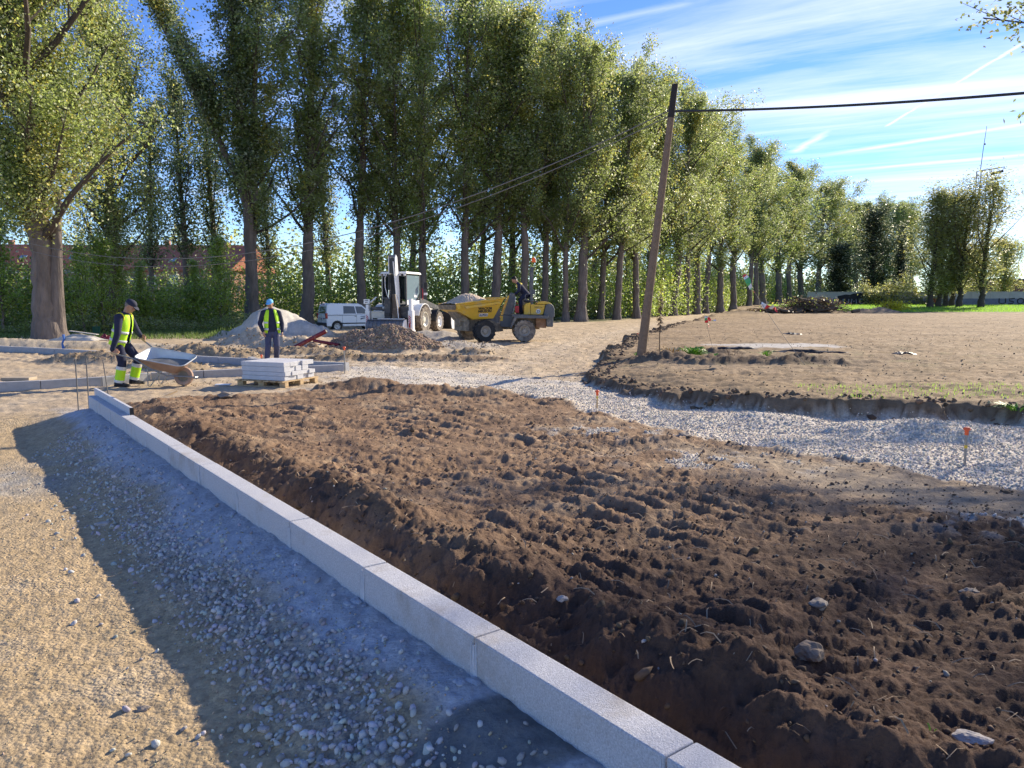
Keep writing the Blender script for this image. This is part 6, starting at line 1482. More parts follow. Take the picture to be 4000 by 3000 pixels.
def tree_mesh(seed, H=24.0, r0=.36, clear=7.0, cr=3.2, nleaf=22000, leaf=.20, lean=(0, 0), limbs=26, steep=1.0, stems=1, base='pop', yel=.05, low=0.0, dens=.42, sides=10, spread=.42, bark=None, knots=True, topsharp=1.0, bright=.3):
    rg = np.random.default_rng(seed); mb = MB(); br = MB(); pts = []; wts = []
    for st_ in range(stems):
        off = np.array([0, 0]) if stems == 1 else rg.uniform(-.5, .5, 2); Hs = H * (1 if st_ == 0 else rg.uniform(.75, .95)); ln = np.array(lean) + (0 if stems == 1 else rg.uniform(-.10, .10, 2))
        n = 16; path = []; rad = []; wob = rg.normal(0, .05 * Hs / 24, (n + 1, 2)).cumsum(0)
        for i in range(n + 1):
            k = (i / n) ** 1.15; z = Hs * k; path.append(Vector((off[0] + ln[0] * z + wob[i, 0], off[1] + ln[1] * z + wob[i, 1], z - (.3 if i == 0 else 0))))
            rad.append(r0 * (1 if stems == 1 else .6) * ((1 - k) ** .75 + .02) * (1 + .55 * math.exp(-z / .5)) * (1 + (rg.uniform(-.06, .09) if knots else 0)))
        # finer rings near the base for a lumpy trunk
        P2 = []; R2 = []
        for i in range(n):
            m_ = 4 if path[i].z < clear else 2
            for q in range(m_): P2.append(path[i].lerp(path[i + 1], q / m_) + Vector(rg.normal(0, .02, 3))); R2.append((rad[i] * (1 - q / m_) + rad[i + 1] * q / m_) * (1 + (rg.uniform(-.05, .08) if knots else 0)))
        P2.append(path[-1]); R2.append(rad[-1]); mb.tube(P2, R2, bark or m_bark, sides)
        def tp(z):
            for i in range(n):
                if z <= path[i + 1].z: return path[i].lerp(path[i + 1], (z - path[i].z) / (path[i + 1].z - path[i].z + 1e-6)), rad[i]
            return path[-1], rad[-1]
        for b_ in range(limbs):
            u = (b_ + rg.uniform(0, 1)) / limbs; z0 = clear * .85 + (Hs * .93 - clear * .85) * u ** 1.05; p0, rr_ = tp(z0); az = b_ * 2.4 + rg.uniform(-.5, .5)
            shape = (math.sin(math.pi * min(1, .18 + u * .72)) ** .8) * (1 - .35 * u * topsharp); L_ = cr * 1.75 * shape * (rg.uniform(.35, .8) if b_ % 3 else rg.uniform(.9, 1.45)); L_ = min(L_, (Hs - z0) * 1.1 + 1.2)
            el = math.radians(rg.uniform(38, 58) * steep); seg = 5; p = p0.copy(); P_ = [p.copy()]; d = Vector((math.cos(az) * math.cos(el), math.sin(az) * math.cos(el), math.sin(el)))
            for s_ in range(seg):
                d = (d + Vector((0, 0, .16 * steep)) + Vector(rg.normal(0, .10, 3))).normalized(); p = p + d * L_ / seg; P_.append(p.copy())
            rb = min(rr_ * .42, .11 * L_ / 4 + .02); br.tube(P_, [rb * (1 - i / (seg + .3)) for i in range(seg + 1)], m_barkd, 5, caps=False)
            for s_ in range(1, seg + 1):
                for q in range(3):
                    a = rg.uniform(0, 6.28); e2 = rg.uniform(-.1, .9); ll = L_ * .33 * rg.uniform(.4, 1.1) * (1.15 - s_ / seg * .5); c0 = P_[s_].lerp(P_[s_ - 1], rg.uniform(0, 1)); tipv = Vector((math.cos(a) * math.cos(e2), math.sin(a) * math.cos(e2), math.sin(e2) + .25)) * ll
                    if q < 2: br.tube([c0, c0 + tipv * .5 + Vector((0, 0, .05)), c0 + tipv], [rb * .3, rb * .18, .006], m_barkd, 3, caps=False)
                    for w_ in (.35, .7, 1.0): pts.append(c0 + tipv * w_); wts.append(.5 + .5 * w_)
    for z in np.linspace(Hs * .80, Hs, 10): p, _ = tp(z); pts.append(p); wts.append(.8)
    if low > 0:
        for z in np.linspace(1.0, clear, int(low)): p, r_ = tp(z); a = rg.uniform(0, 6.28); pts.append(p + Vector((math.cos(a), math.sin(a), .2)) * (r_ + .25)); wts.append(.35)
    A_ = np.array([tuple(p) for p in pts]); w = np.array(wts); w /= w.sum(); keep = rg.uniform(0, 1, len(A_)) > .06
    idx = rg.choice(len(A_), nleaf, p=w * keep / (w * keep).sum()); sc_ = rg.uniform(.4, 1.3, len(A_)); keep = keep & (fbm(A_[:, 0] * .55 + A_[:, 2] * .3, A_[:, 1] * .55 - A_[:, 2] * .33, seed, 2) > -.06)
    P = A_[idx] + rg.normal(0, 1, (nleaf, 3)) * (dens * sc_[idx])[:, None] * np.array([1, 1, 1.15])
    P = P[P[:, 2] > .3]; V_, F_, C_ = leaves_np(P, rg.uniform(.7, 1.25, len(P)) * leaf, leafcols(P, rg, base, yel, seed, bright), rg)
    return mb, br, (V_, F_, C_)


def make_tree(name, label, group, loc, rz, s, cat='tree', parts=None, sz=None):
    mb, br, (V_, F_, C_) = parts
    o = empty(name, loc, rz, label, cat, group, s)
    if sz: o.scale = (s, s, sz)
    mb.build('trunk', o, smooth=True, ang=80)
    if br.v: b = br.build('branches', o, smooth=True, ang=80); b['kind'] = 'stuff'
    c = np_mesh('crown', V_, F_, [m_leaf], o, col={'leaf': C_}); c['kind'] = 'stuff'
    return o


PROTO_H = 24.0
protos = []
def proto(i, kw):
    return tree_mesh(300 + i, H=PROTO_H, **kw)
PV = [dict(cr=4.6, clear=7.0, lean=(.015, 0), limbs=24, steep=.85), dict(cr=4.8, clear=6.5, lean=(.03, .01), limbs=28, steep=.85, yel=.1), dict(cr=4.4, clear=8.0, lean=(-.01, 0), yel=.14, limbs=22, steep=1.0), dict(cr=4.6, clear=6.0, lean=(.04, 0), yel=.10, limbs=30, steep=.8, bright=.5), dict(cr=4.0, clear=7.2, lean=(0, -.02), limbs=34, topsharp=.6), dict(cr=5.0, clear=5.5, lean=(.02, .02), bright=.6, limbs=26, steep=.8, topsharp=.7)]
# outline of the tree tops in the photograph: pixel column -> pixel row
TOPX = [0, 1925, 2010, 2090, 2134, 2172, 2230, 2330, 2427, 2463, 2571, 2640, 2738, 2832, 2897, 2991, 3066, 3111, 3199, 3265, 3343, 3434, 3482, 3536]
TOPY = [-120, -40, 30, 25, 114, 150, 130, 190, 232, 243, 330, 350, 381, 446, 554, 605, 650, 660, 710, 713, 786, 780, 790, 810]
ROW = [  # pixel column at the base, depth, trunk width px, variant, label
    (983, 50, 44, 0, 'poplar with a two-forked dark crown left of the gravel heap'),
    (1196, 53, 44, 4, 'poplar rising just behind the big gravel heap'),
    (1405, 55, 40, 2, 'thick poplar trunk behind the roof of the white van'),
    (1546, 55.5, 30, 1, 'poplar directly behind the raised boom of the backhoe loader'),
    (1659, 56, 30, 5, 'poplar trunk right beside the backhoe loader cab'),
    (1817, 56.5, 34, 3, 'poplar behind the gravel load of the dumper hopper'),
    (1930, 57, 32, 0, 'poplar behind the back rim of the dumper hopper'),
    (2054, 57.5, 28, 2, 'poplar straight behind the dumper driver'),
    (2120, 60, 28, 4, 'poplar behind the yellow engine hood of the dumper'),
    (2210, 58, 26, 1, 'first bare poplar trunk right of the dumper'),
    (2271, 58.5, 40, 3, 'widest poplar trunk between the dumper and the utility pole'),
    (2340, 66, 18, 5, 'thin poplar trunk right of the widest one'),
    (2407, 64, 26, 0, 'poplar trunk midway between the widest one and the utility pole'),
    (2485, 68, 26, 3, 'poplar leaning right just left of the utility pole'),
    (2526, 76, 22, 2, 'poplar trunk partly hidden behind the utility pole'),
    (2579, 80, 22, 4, 'poplar right behind the dead brown stalk'),
    (2624, 82, 24, 1, 'second poplar right of the utility pole'),
    (2676, 86, 26, 0, 'third poplar right of the utility pole'),
    (2720, 90, 30, 5, 'fourth poplar right of the utility pole'),
    (2756, 96, 22, 2, 'poplar behind the short tape end on the thin string'),
    (2807, 100, 26, 3, 'poplar just right of the short tape end on the thin string'),
    (2857, 105, 28, 1, 'poplar left of the bright sky gap under the crowns'),
    (2923, 118, 20, 4, 'poplar with a slender trunk right of the bright sky gap'),
    (2950, 122, 22, 0, 'poplar with its trunk close behind the upper guy wire tape'),
    (2976, 126, 24, 5, 'poplar just right of the guy wire tapes'),
    (3036, 140, 24, 3, 'poplar at the left end of the brush pile'),
    (3070, 148, 20, 2, 'poplar behind the middle of the brush pile'),
    (3130, 158, 24, 1, 'poplar just before the left end of the graffiti wall'),
    (3190, 172, 22, 0, 'shaded poplar behind the left end of the graffiti wall'),
    (3262, 182, 22, 4, 'shaded poplar behind the black graffiti on the wall'),
    (3335, 190, 22, 3, 'poplar crown above the middle of the graffiti wall'),
    (3430, 200, 22, 5, 'last pale poplar crown left of the dark conifer'),
    (3545, 200, 22, 1, 'poplar crown showing just right of the dark conifer'), (3480, 195, 22, 3, 'poplar crown straight behind the dark conifer'), (3375, 205, 22, 0, 'rearmost poplar crown above the broad dark evergreen'),
]
ROW += [(1600, 68, 22, 5, 'rear poplar between the boom and the loader cab'),
        (1875, 68, 22, 1, 'rear poplar behind the middle of the dumper hopper'), (1990, 70, 22, 5, 'rear poplar just left of the dumper driver'),
        (2165, 72, 22, 3, 'rear poplar right of the dumper beacon'), (2310, 78, 20, 1, 'rear poplar right of the widest trunk'), (2450, 82, 20, 5, 'rear poplar left of the leaning one'), (2555, 90, 20, 3, 'rear poplar between the pole and the dead stalk')]
rt = random.Random(5); used = {}
for i_, (px, dep, wpx, vi, lb) in enumerate(ROW):
    ty = float(np.interp(px + 15, TOPX, TOPY)); Ht = CAM_H + (1175 - ty) / F_PX * dep * (1.0); Ht = min(Ht, 27.5) if px < 1925 else Ht
    Ht *= rt.uniform(.95, 1.0) if px > 1925 else rt.uniform(.97, 1.03); x_ = (px - 2000) / F_PX * dep
    s_ = Ht / (PROTO_H * 1.02); loc = (x_, dep, gz(x_, dep) - .02)
    if vi not in used:
        o = make_tree('poplar', lb, 'poplars standing in a row behind the site', loc, 0, s_, 'poplar', tree_mesh(300 + vi, H=PROTO_H, r0=.33, nleaf=25000, leaf=.20, dens=.34, low=5 if vi % 2 else 0, **PV[vi]))
        used[vi] = o
    else:
        o = copy_tree(used[vi]); o.location = loc; o.scale = (s_, s_, s_); o['label'] = lb
    fat = 1.0 if dep < 95 else (1.3 if dep < 138 else 1.6); o.scale = (s_ * fat, s_ * fat, s_)
    wscale = (wpx / F_PX * dep) / (.66 * s_); wscale = min(max(wscale, .6), 1.6) / fat
    o.rotation_euler = (rt.uniform(-.035, .035), rt.uniform(-.03, .05), rt.uniform(0, 6.28) if px > 1100 else .4); q_ = rt.uniform(.88, 1.18); o.scale = (o.scale[0] * q_, o.scale[1] * q_, o.scale[2])
    for ch in o.children:
        if ch.name.startswith('trunk'): ch.scale = (wscale ** .8, wscale ** .8, 1)

# the big near poplar at the left, its forked crown, and smaller trees between
bgx = AT(205, 1313, 31.0)
big = make_tree('poplar', 'huge old poplar with a thick grey trunk at the left edge', None, (bgx.x, 31.0, gz(bgx.x, 31)), 0, 1.0, 'poplar', tree_mesh(777, H=24, r0=.50, clear=4.6, cr=5.0, nleaf=150000, leaf=.135, lean=(-.035, .02), limbs=60, steep=.7, low=0, dens=.55, sides=20, yel=.14, topsharp=.5, bright=.45))
mb = MB(); base_ = Vector((.35, 0, 0)); mb.tube([(.26, -.05, -.2), (.32, -.08, 1.0), (.36, -.05, 2.6), (.46, 0, 4.2), (.6, .1, 6.0)], [.36, .28, .23, .18, .05], m_bark, 14); mb.build('second_stem', big, smooth=True, ang=80)
big2p = tree_mesh(778, H=21, r0=.4, clear=4.0, cr=4.6, nleaf=45000, leaf=.17, lean=(-.02, 0), limbs=36, steep=.75, dens=.5, yel=.10, topsharp=.6, bright=.4)
o = make_tree('poplar', 'leafy poplar filling the far left edge behind the huge trunk', None, (-26.5, 36, 0), .8, 1.0, 'poplar', big2p)
o = copy_tree(o); o['label'] = 'leafy poplar between the huge trunk and the leaning poplar'; p_ = AT(450, 1290, 40); o.location = (p_.x, 40, 0); o.scale = (.80,) * 3; o.rotation_euler[2] = 2.2
# leaning twin-stemmed dark poplar
pl_ = tree_mesh(611, H=24, r0=.34, clear=9.5, cr=1.7, nleaf=15000, leaf=.19, lean=(-.02, 0), limbs=20, steep=1.3, base='dark', dens=.36, yel=.0)
x_ = (983 - 2000) / F_PX * 49.0
tw = make_tree('poplar', 'dark poplar with one limb leaning far to the left', None, (x_ + .2, 49.0, 0), 0, 1.02, 'poplar', tree_mesh(612, H=25, r0=.36, clear=9, cr=2.1, nleaf=20000, leaf=.19, lean=(-.03, 0), limbs=24, steep=1.25, base='dark', dens=.30, yel=.0))
mb, br, (V_, F_, C_) = tree_mesh(613, H=17.5, r0=.2, clear=3.5, cr=1.7, nleaf=15000, leaf=.19, lean=(-.45, 0), limbs=26, steep=1.35, base='dark', dens=.34, yel=.0)
T_ = Vector((-.2, 0, 8.0))
l1 = mb.build('leaning_limb', tw, smooth=True, ang=80, loc=T_); l2 = br.build('branches', l1, smooth=True, ang=80); l2['kind'] = 'stuff'; l3 = np_mesh('foliage', V_, F_, [m_leaf], l1, col={'leaf': C_}); l3['kind'] = 'stuff'
# slender background trees at the left
SL = tree_mesh(620, H=15, r0=.20, clear=4, cr=1.9, nleaf=9000, leaf=.17, limbs=22, base='dark', yel=.05, dens=.36)
sl0 = None
for (px, dep, sc_, lb) in ((600, 52, 1.0, 'slim dark tree in front of the red roofed houses'), (745, 60, 1.30, 'narrow dark poplar left of the leaning poplar'), (858, 62, 1.35, 'narrow poplar close to the left of the leaning poplar'), (1065, 64, 1.1, 'slim tree between the leaning poplar and the gravel heap'), (1290, 66, 1.2, 'slim background tree left of the white van'), (1475, 67, 1.1, 'slim background tree above the white van bonnet')):
    x_ = (px - 2000) / F_PX * dep
    if sl0 is None: sl0 = o = make_tree('slim_tree', lb, 'slim background trees', (x_, dep, 0), 0, sc_, 'tree', SL)
    else: o = copy_tree(sl0); o.location = (x_, dep, 0); o.scale = (sc_,) * 3; o.rotation_euler[2] = px; o['label'] = lb
# bright young saplings and shrubs in front of the row
SP = tree_mesh(630, H=5.2, r0=.05, clear=.7, cr=1.15, nleaf=3800, leaf=.13, limbs=24, base='bright', yel=.05, dens=.16, knots=False, sides=6, bright=.6, topsharp=1.4)
sp0 = None
for (px, dep, sc_, lb) in ((865, 44, 1.05, 'bright conical sapling at the left of the gravel heap'), (410, 38, .95, 'leafy sapling just left of the bending worker'), (470, 40, .8, 'leafy sapling behind the head of the bending worker'), (560, 42, .75, 'bright sapling right of the bending worker'), (770, 45, .8, 'smaller sapling left of the conical one'), (20, 36, 1.1, 'sapling at the far left picture edge'), (330, 37, .85, 'sapling right of the huge trunk')):
    x_ = (px - 2000) / F_PX * dep
    if sp0 is None: sp0 = o = make_tree('sapling', lb, 'young saplings at the edge of the grass', (x_, dep, gz(x_, dep)), 0, sc_, 'sapling', SP)
    else: o = copy_tree(sp0); o.location = (x_, dep, gz(x_, dep)); o.scale = (sc_,) * 3; o.rotation_euler[2] = px; o['label'] = lb

# right hand group: slender sparse trees with upright branches
RG_ = [tree_mesh(640, H=17, r0=.18, clear=1.4, cr=3.0, nleaf=10000, leaf=.19, limbs=30, steep=1.25, base='olive', yel=.12, dens=.42, topsharp=.6, bark=m_barkd), tree_mesh(641, H=17, r0=.18, clear=1.8, cr=3.6, nleaf=8500, leaf=.19, lean=(.02, 0), limbs=36, steep=1.3, base='olive', yel=.10, dens=.40, topsharp=.5, bark=m_barkd)]
rg0 = {}
for (px, dep, H_, v_, lb) in ((3624, 112, 17.3, 0, 'leftmost slender tree of the group in front of the wall at the right'), (3656, 114, 16.5, 0, 'second slender tree from the left in the right hand group'), (3684, 115, 17.0, 0, 'third slender tree from the left in the right hand group'), (3707, 117, 16.0, 1, 'fourth slender tree of the right hand group, hidden low in leaves'), (3737, 113, 17.5, 1, 'slender leaning tree in front of the floodlight mast'), (3822, 112, 18.6, 1, 'rightmost tall feathery tree of the right hand group')):
    x_ = (px - 2000) / F_PX * dep
    if v_ not in rg0: rg0[v_] = o = make_tree('slender_tree', lb, 'slender trees in front of the graffiti wall', (x_, dep, gz(x_, dep)), 0, H_ / 17, 'tree', RG_[v_]); o.scale = (H_ / 17 * 1.9, H_ / 17 * 1.9, H_ / 17)
    else: o = copy_tree(rg0[v_]); o.location = (x_, dep, gz(x_, dep)); o.scale = (H_ / 17 * 1.9, H_ / 17 * 1.9, H_ / 17); o.rotation_euler[2] = px * .37; o['label'] = lb
# rounded bright tree at the right end and dark conifers
RB = tree_mesh(650, H=12, r0=.25, clear=1.6, cr=4.0, nleaf=15000, leaf=.26, limbs=34, steep=.7, base='olive', yel=.2, dens=.6, topsharp=.4, bright=.5)
x_ = (3905 - 2000) / F_PX * 135; o = make_tree('round_tree', 'rounded yellow-green tree at the right edge in front of the brick building', None, (x_, 135, 1.0), 0, .92, 'tree', RB)
o2 = copy_tree(o); x_ = (3790 - 2000) / F_PX * 138; o2.location = (x_, 138, 1.0); o2.scale = (.8,) * 3; o2.rotation_euler[2] = 2; o2['label'] = 'rounded yellow-green tree behind the rightmost slender tree'; o2.name = 'round_tree'
CN = tree_mesh(660, H=18, r0=.3, clear=.8, cr=2.6, nleaf=16000, leaf=.30, limbs=60, steep=.35, base='con', yel=0, dens=.40, topsharp=2.6, bright=0.0)
o = make_tree('conifer', 'narrow dark conifer rising behind the graffiti wall', None, ((3503 - 2000) / F_PX * 165, 165, .8), 0, .98, 'conifer', CN)
DK = tree_mesh(661, H=19, r0=.3, clear=1.0, cr=3.6, nleaf=16000, leaf=.30, limbs=44, steep=.9, base='con', yel=0, dens=.6, topsharp=.6, bright=.1)
o = make_tree('evergreen_tree', 'broad dark evergreen left of the narrow conifer behind the wall', None, ((3400 - 2000) / F_PX * 160, 160, .8), 0, 1.0, 'evergreen', DK); o.scale = (1.5, 1.5, 1.05)
o2 = copy_tree(o); o2.location = ((3270 - 2000) / F_PX * 150, 150, .8); o2.scale = (1.3, 1.1, .62); o2['label'] = 'low dark evergreen behind the left part of the graffiti wall'
# tree beyond the right edge: only its twigs reach into the frame, its shade falls on the foreground
RT = tree_mesh(670, H=14, r0=.38, clear=4.5, cr=4.0, nleaf=27000, leaf=.18, limbs=36, steep=.7, base='dark', yel=.02, dens=.5, topsharp=.4)
OFFX, OFFY = 19.1, 16.8
o = make_tree('broadleaf_tree', 'tree beyond the right picture edge with only a few twigs reaching in', None, (OFFX, OFFY, .2), 0, 1.0, 'tree', RT)


# undergrowth behind the trunks: one leafy mass nobody could count
rg = np.random.default_rng(99)
def thicket(name, label, path, width, hts, n, leaf, seed, base='bright', mix_d=.5, yel=.05):
    r_ = np.random.default_rng(seed); P_ = np.array(path, float); seg = np.hypot(*(P_[1:] - P_[:-1]).T); cum = np.concatenate([[0], seg.cumsum()])
    u = r_.uniform(0, cum[-1], n); x = np.interp(u, cum, P_[:, 0]); y = np.interp(u, cum, P_[:, 1]); hh = np.interp(u, cum, hts)
    w = r_.uniform(-1, 1, n) * width; x2 = x + r_.normal(0, .3, n); y2 = y + w
    top = hh * np.clip(.62 + .55 * fbm(u * .35, w * .3, seed, 3) + .25 * perlin(u * 1.3, w, seed + 5), .12, 1.3)
    z = top * r_.uniform(0, 1, n) ** .75
    gap = fbm(u * .5, z * .4, seed + 9, 2) > -.85
    P = np.stack([x2, y2, z + .1], 1)[gap]; c = leafcols(P, r_, base, yel, seed, .5)
    dk = r_.uniform(0, 1, len(P)) < mix_d; c[dk] *= .6
    V_, F_, C_ = leaves_np(P, r_.uniform(.6, 1.3, len(P)) * leaf, c, r_); ob = np_mesh(name, V_, F_, [m_leaf], col={'leaf': C_}); return tag(ob, label, kind='stuff')
thicket('undergrowth', 'bright green undergrowth of shrubs behind the row of poplars', [(-46, 52), (-22, 60), (-5, 64), (6, 67), (14, 76), (24, 98), (40, 130), (62, 170)], 3.0, [5, 5.2, 8.5, 10, 9, 8, 8, 8], 175000, .22, 11, 'bright', .15)
thicket('far_woodland', 'distant woodland closing the view behind the poplars', [(-110, 150), (-30, 120), (10, 130), (50, 175), (120, 230)], 5.0, [15, 14, 13, 12, 12], 60000, .75, 12, 'pop', .1)
thicket('low_scrub', 'low dull green scrub at the foot of the poplars', [(-40, 35), (-22, 37), (-14, 43)], 2.2, [.8, .9, .9], 16000, .11, 13, 'pop', .3)
thicket('roadside_brush', 'dark low brush between the poplar trunks', [(1, 60), (8, 68), (16, 82), (27, 104), (44, 140)], .9, [1.7, 1.8, 2.2, 2.4, 2.6], 20000, .2, 14, 'dark', .6)
thicket('left_hedge', 'dark leafy mass behind the huge trunk at the left edge', [(-34, 38), (-24, 40), (-17, 46)], 2.0, [5.0, 3.4, 2.8], 34000, .17, 15, 'bright', .2)
thicket('wall_shrubs', 'grey green shrubs showing over the graffiti wall', [(52, 137), (64, 137), (84, 138)], 1.5, [4.4, 4.0, 3.4], 14000, .28, 16, 'grey', .2)

# the two twigs of that tree that reach into the picture
def twig(px, py, yd, n, spread, seed):
    e = AT(px, py, yd) - o.location; s0 = Vector((-.1, .1, e.z - 2.2)); mb = MB(); m1 = s0.lerp(e, .5) + Vector((0, 0, .5)); mb.tube([s0, m1, e], [.07, .045, .012], m_barkd, 6)
    r_ = np.random.default_rng(seed); k = r_.uniform(.55, 1.03, n)[:, None]; A0 = np.array(m1); A1 = np.array(e); P = A0 + (A1 - A0) * (k - .5) * 2 + r_.normal(0, 1, (n, 3)) * spread * (1.25 - k * .7)
    for q in range(14): c_ = Vector(P[q]); b_ = m1.lerp(e, min(1, max(0, (k[q, 0] - .5) * 2 - .1))); mb.tube([b_, c_], [.012, .004], m_barkd, 3)
    b = mb.build('long_twig', o, smooth=True); V_, F_, C_ = leaves_np(P, r_.uniform(.08, .14, n), leafcols(P, r_, 'dark', .02, 3), r_); lf = np_mesh('twig_leaves', V_, F_, [m_leaf], b, col={'leaf': C_}); lf['kind'] = 'stuff'
twig(3840, 70, 17.5, 520, .34, 1); twig(3990, 20, 17.0, 420, .40, 2); twig(4010, 445, 16.5, 260, .22, 3)

thicket('yellow_scrub', 'yellow-green scrub behind the slender trees at the right', [(58, 126), (68, 126), (80, 127)], 1.5, [5.5, 6.5, 6.0], 12000, .30, 18, 'olive', .2, .2)

# ------------------------------------------------------------------ background buildings, wall, mast, brush
m_brick = mat('brick_wall', (.36, .20, .14), .9, var=.15, vscale=3, bump=.2, bscale=6); m_roof = mat('roof_tiles', (.36, .13, .075), .85, var=.2, vscale=2); m_wframe = mat('window_frame', (.7, .7, .68), .5)
m_blockw = mat('block_wall', (.46, .43, .40), .9, var=.15, vscale=1.5); m_wallp = mat('blue_grey_paint', (.16, .18, .24), .8, var=.3, vscale=1.2); m_gblk = mat('black_spray_paint', (.02, .02, .025), .7); m_gwht = mat('white_spray_paint', (.30, .31, .36), .7); m_grust = mat('rust_spray_paint', (.30, .10, .04), .8)
m_dbrick = mat('dark_brick', (.22, .11, .085), .9, var=.15, vscale=2)
# apartment houses with red tiled roofs
def house(label, cx, cy, rz, Wd, Dp, Hw, Hr, nwin, rows, loc_z=0):
    h = empty('apartment_house', (cx, cy, loc_z), rz, label, 'apartment house')
    mb = MB(); mb.box((0, 0, Hw / 2), (Wd, Dp, Hw), m_brick); w = mb.build('wall', h)
    mb = MB(); e = .5; rd = Dp / 2 + e; x0, x1 = -Wd / 2 - e, Wd / 2 + e
    mb.prism([(-rd, Hw), (rd, Hw), (rd, Hw + .15), (0, Hw + Hr), (-rd, Hw + .15)], x0, x1, m_roof, axis='x'); rf = mb.build('roof', h)
    for k in range(max(2, nwin // 2)):
        xx = x0 + (k + .7) * (x1 - x0) / (max(2, nwin // 2) + .4); t = .42; yy = -rd * (1 - t) ; zz = Hw + .15 + (Hr - .15) * t
        mb = MB(); mb.box((xx, yy - .05, zz + .12), (.9, .9, .10), m_glassb, R=Matrix.Rotation(math.atan2(Hr, rd), 3, 'X')); mb.build('roof_window', rf)
    mb = MB(); mb.box((x0 + Wd * .3, .4, Hw + Hr), (.7, .7, 1.4), m_brick); mb.box((x0 + Wd * .75, .4, Hw + Hr), (.7, .7, 1.4), m_brick); mb.build('chimney', rf)
    for r_ in range(rows):
        for k in range(nwin):
            xx = -Wd / 2 + (k + .5) * Wd / nwin; zz = 1.5 + r_ * 2.9
            mb = MB(); fr = .09
            for (a, b, c_, d_) in ((-.65, 0, fr, 1.3), (.65, 0, fr, 1.3), (0, .65, 1.39, fr), (0, -.65, 1.39, fr), (0, 0, fr, 1.3)): mb.box((xx + a, -Dp / 2 - .02, zz + b), (c_, .10, d_), m_wframe)
            f_ = mb.build('window', h); mb = MB(); mb.box((xx, -Dp / 2 - .005, zz), (1.25, .03, 1.25), m_glass); mb.build('pane', f_)
        mb = MB(); mb.box((0, -Dp / 2 - .04, 2.9 * (r_ + 1) - .05), (Wd, .10, .18), m_cream); mb.build('string_course', h)
    return h
house('long brick apartment house with red tiled roof behind the trees at the left', -66, 118, .06, 52, 11, 6.2, 4.0, 14, 2)
house('second brick apartment house with red roof left of the conical sapling', -43, 108, -.25, 14, 10, 5.6, 3.4, 4, 2)
# far block wall with graffiti
p0 = AT(3152, 1190, 128); p1 = (((4300) - 2000) / F_PX * 122, 122)
gw = empty('graffiti_wall', (p0.x, 128, gz(p0.x, 128) - .15), math.atan2(p1[1] - 128, p1[0] - p0.x), 'long low block wall covered in graffiti along the back of the field', 'wall')
Lw = math.hypot(p1[0] - p0.x, p1[1] - 128); Hh = 2.15
npan = 16
for k in range(npan):
    xa = Lw * k / npan; mb = MB(); mb.box((xa + Lw / npan / 2, 0, Hh / 2), (Lw / npan - .03, .25, Hh), m_blockw); mb.build('wall_panel', gw)
mb = MB(); mb.box((Lw / 2, 0, Hh + .05), (Lw, .34, .09), m_blockw); mb.build('coping', gw)
mb = MB(); mb.box((Lw * .5, -.129, .62), (Lw * .98, .006, 1.0), m_wallp); pb_ = mb.build('painted_band', gw)
def squig(pts, r, m, name): mb = MB(); mb.tube([Vector((a, -.14, b)) for a, b in pts], r, m, 5); return mb.build(name, gw)
mb = MB()
for (cx_, cz_, rx_, rz_, sd_) in ((6.3, .9, 1.9, .85, 1), (8.6, 1.3, 1.8, .80, 2), (10.6, 1.0, 1.5, .9, 3), (8.0, .8, 3.6, .55, 4)):
    pl_q = []
    for q in range(26):
        a = 2 * math.pi * q / 26; rr_ = 1 + .28 * mnoise.noise(Vector((math.cos(a) * 2, math.sin(a) * 2, sd_ * 3.3))) + .12 * mnoise.noise(Vector((math.cos(a) * 6, math.sin(a) * 6, sd_))); sq = max(abs(math.cos(a)), abs(math.sin(a))) ** -.5
        pl_q.append((cx_ + rx_ * rr_ * sq * .9 * math.cos(a), min(2.1, max(.05, cz_ + rz_ * rr_ * sq * math.sin(a)))))
    mb.prism(pl_q, -.133 - .002 * sd_, -.13, m_gblk)
mb.build('black_patch', gw)
def letters(x0, n, h, m, seed, w=.9, z0=.25):
    r_ = random.Random(seed)
    for k in range(n):
        c = x0 + k * w * 1.15; t = r_.choice(['o', 'u', 's', 'c', 'm'])
        if t == 'o': pts = [(c + w * .4 * math.cos(q), z0 + h / 2 + h / 2 * math.sin(q)) for q in np.linspace(0, 6.28, 13)]
        elif t == 'u': pts = [(c - w * .4, z0 + h), (c - w * .4, z0 + .2 * h), (c, z0), (c + w * .4, z0 + .2 * h), (c + w * .4, z0 + h)]
        elif t == 's': pts = [(c + w * .4, z0 + h), (c - w * .3, z0 + h * .9), (c - w * .2, z0 + h * .55), (c + w * .3, z0 + h * .4), (c + w * .2, z0 + .1 * h), (c - w * .4, z0)]
        elif t == 'c': pts = [(c + w * .4 * math.cos(q), z0 + h / 2 + h / 2 * math.sin(q)) for q in np.linspace(.8, 5.5, 11)]
        else: pts = [(c - w * .4, z0), (c - w * .3, z0 + h), (c, z0 + .4 * h), (c + w * .3, z0 + h), (c + w * .4, z0)]
        squig(pts, .085, m, 'graffiti_letter')
letters(6.2, 4, .8, m_gwht, 1, 1.1); letters(14.2, 4, 1.25, m_gwht, 2, 1.5); letters(44, 4, 1.1, m_gblk, 3, 1.6, .3); letters(30.5, 4, .9, m_gblk, 4, 1.2)
mb = MB(); mb.box((13.0, -.132, .7), (1.2, .006, .7), m_grust); mb.box((19.9, -.132, .8), (1.3, .006, .9), m_grust); mb.build('rust_patch', gw)
# lower dark wall left of it
p2 = AT(2870, 1200, 135); lw = empty('low_wall', (p2.x, 138, .1), .0, 'low dark wall seen between the far poplar trunks', 'wall'); mb = MB(); mb.box((3.4, 0, .7), (7.2, .3, 1.4), m_blockw); mb.build('wall_body', lw)
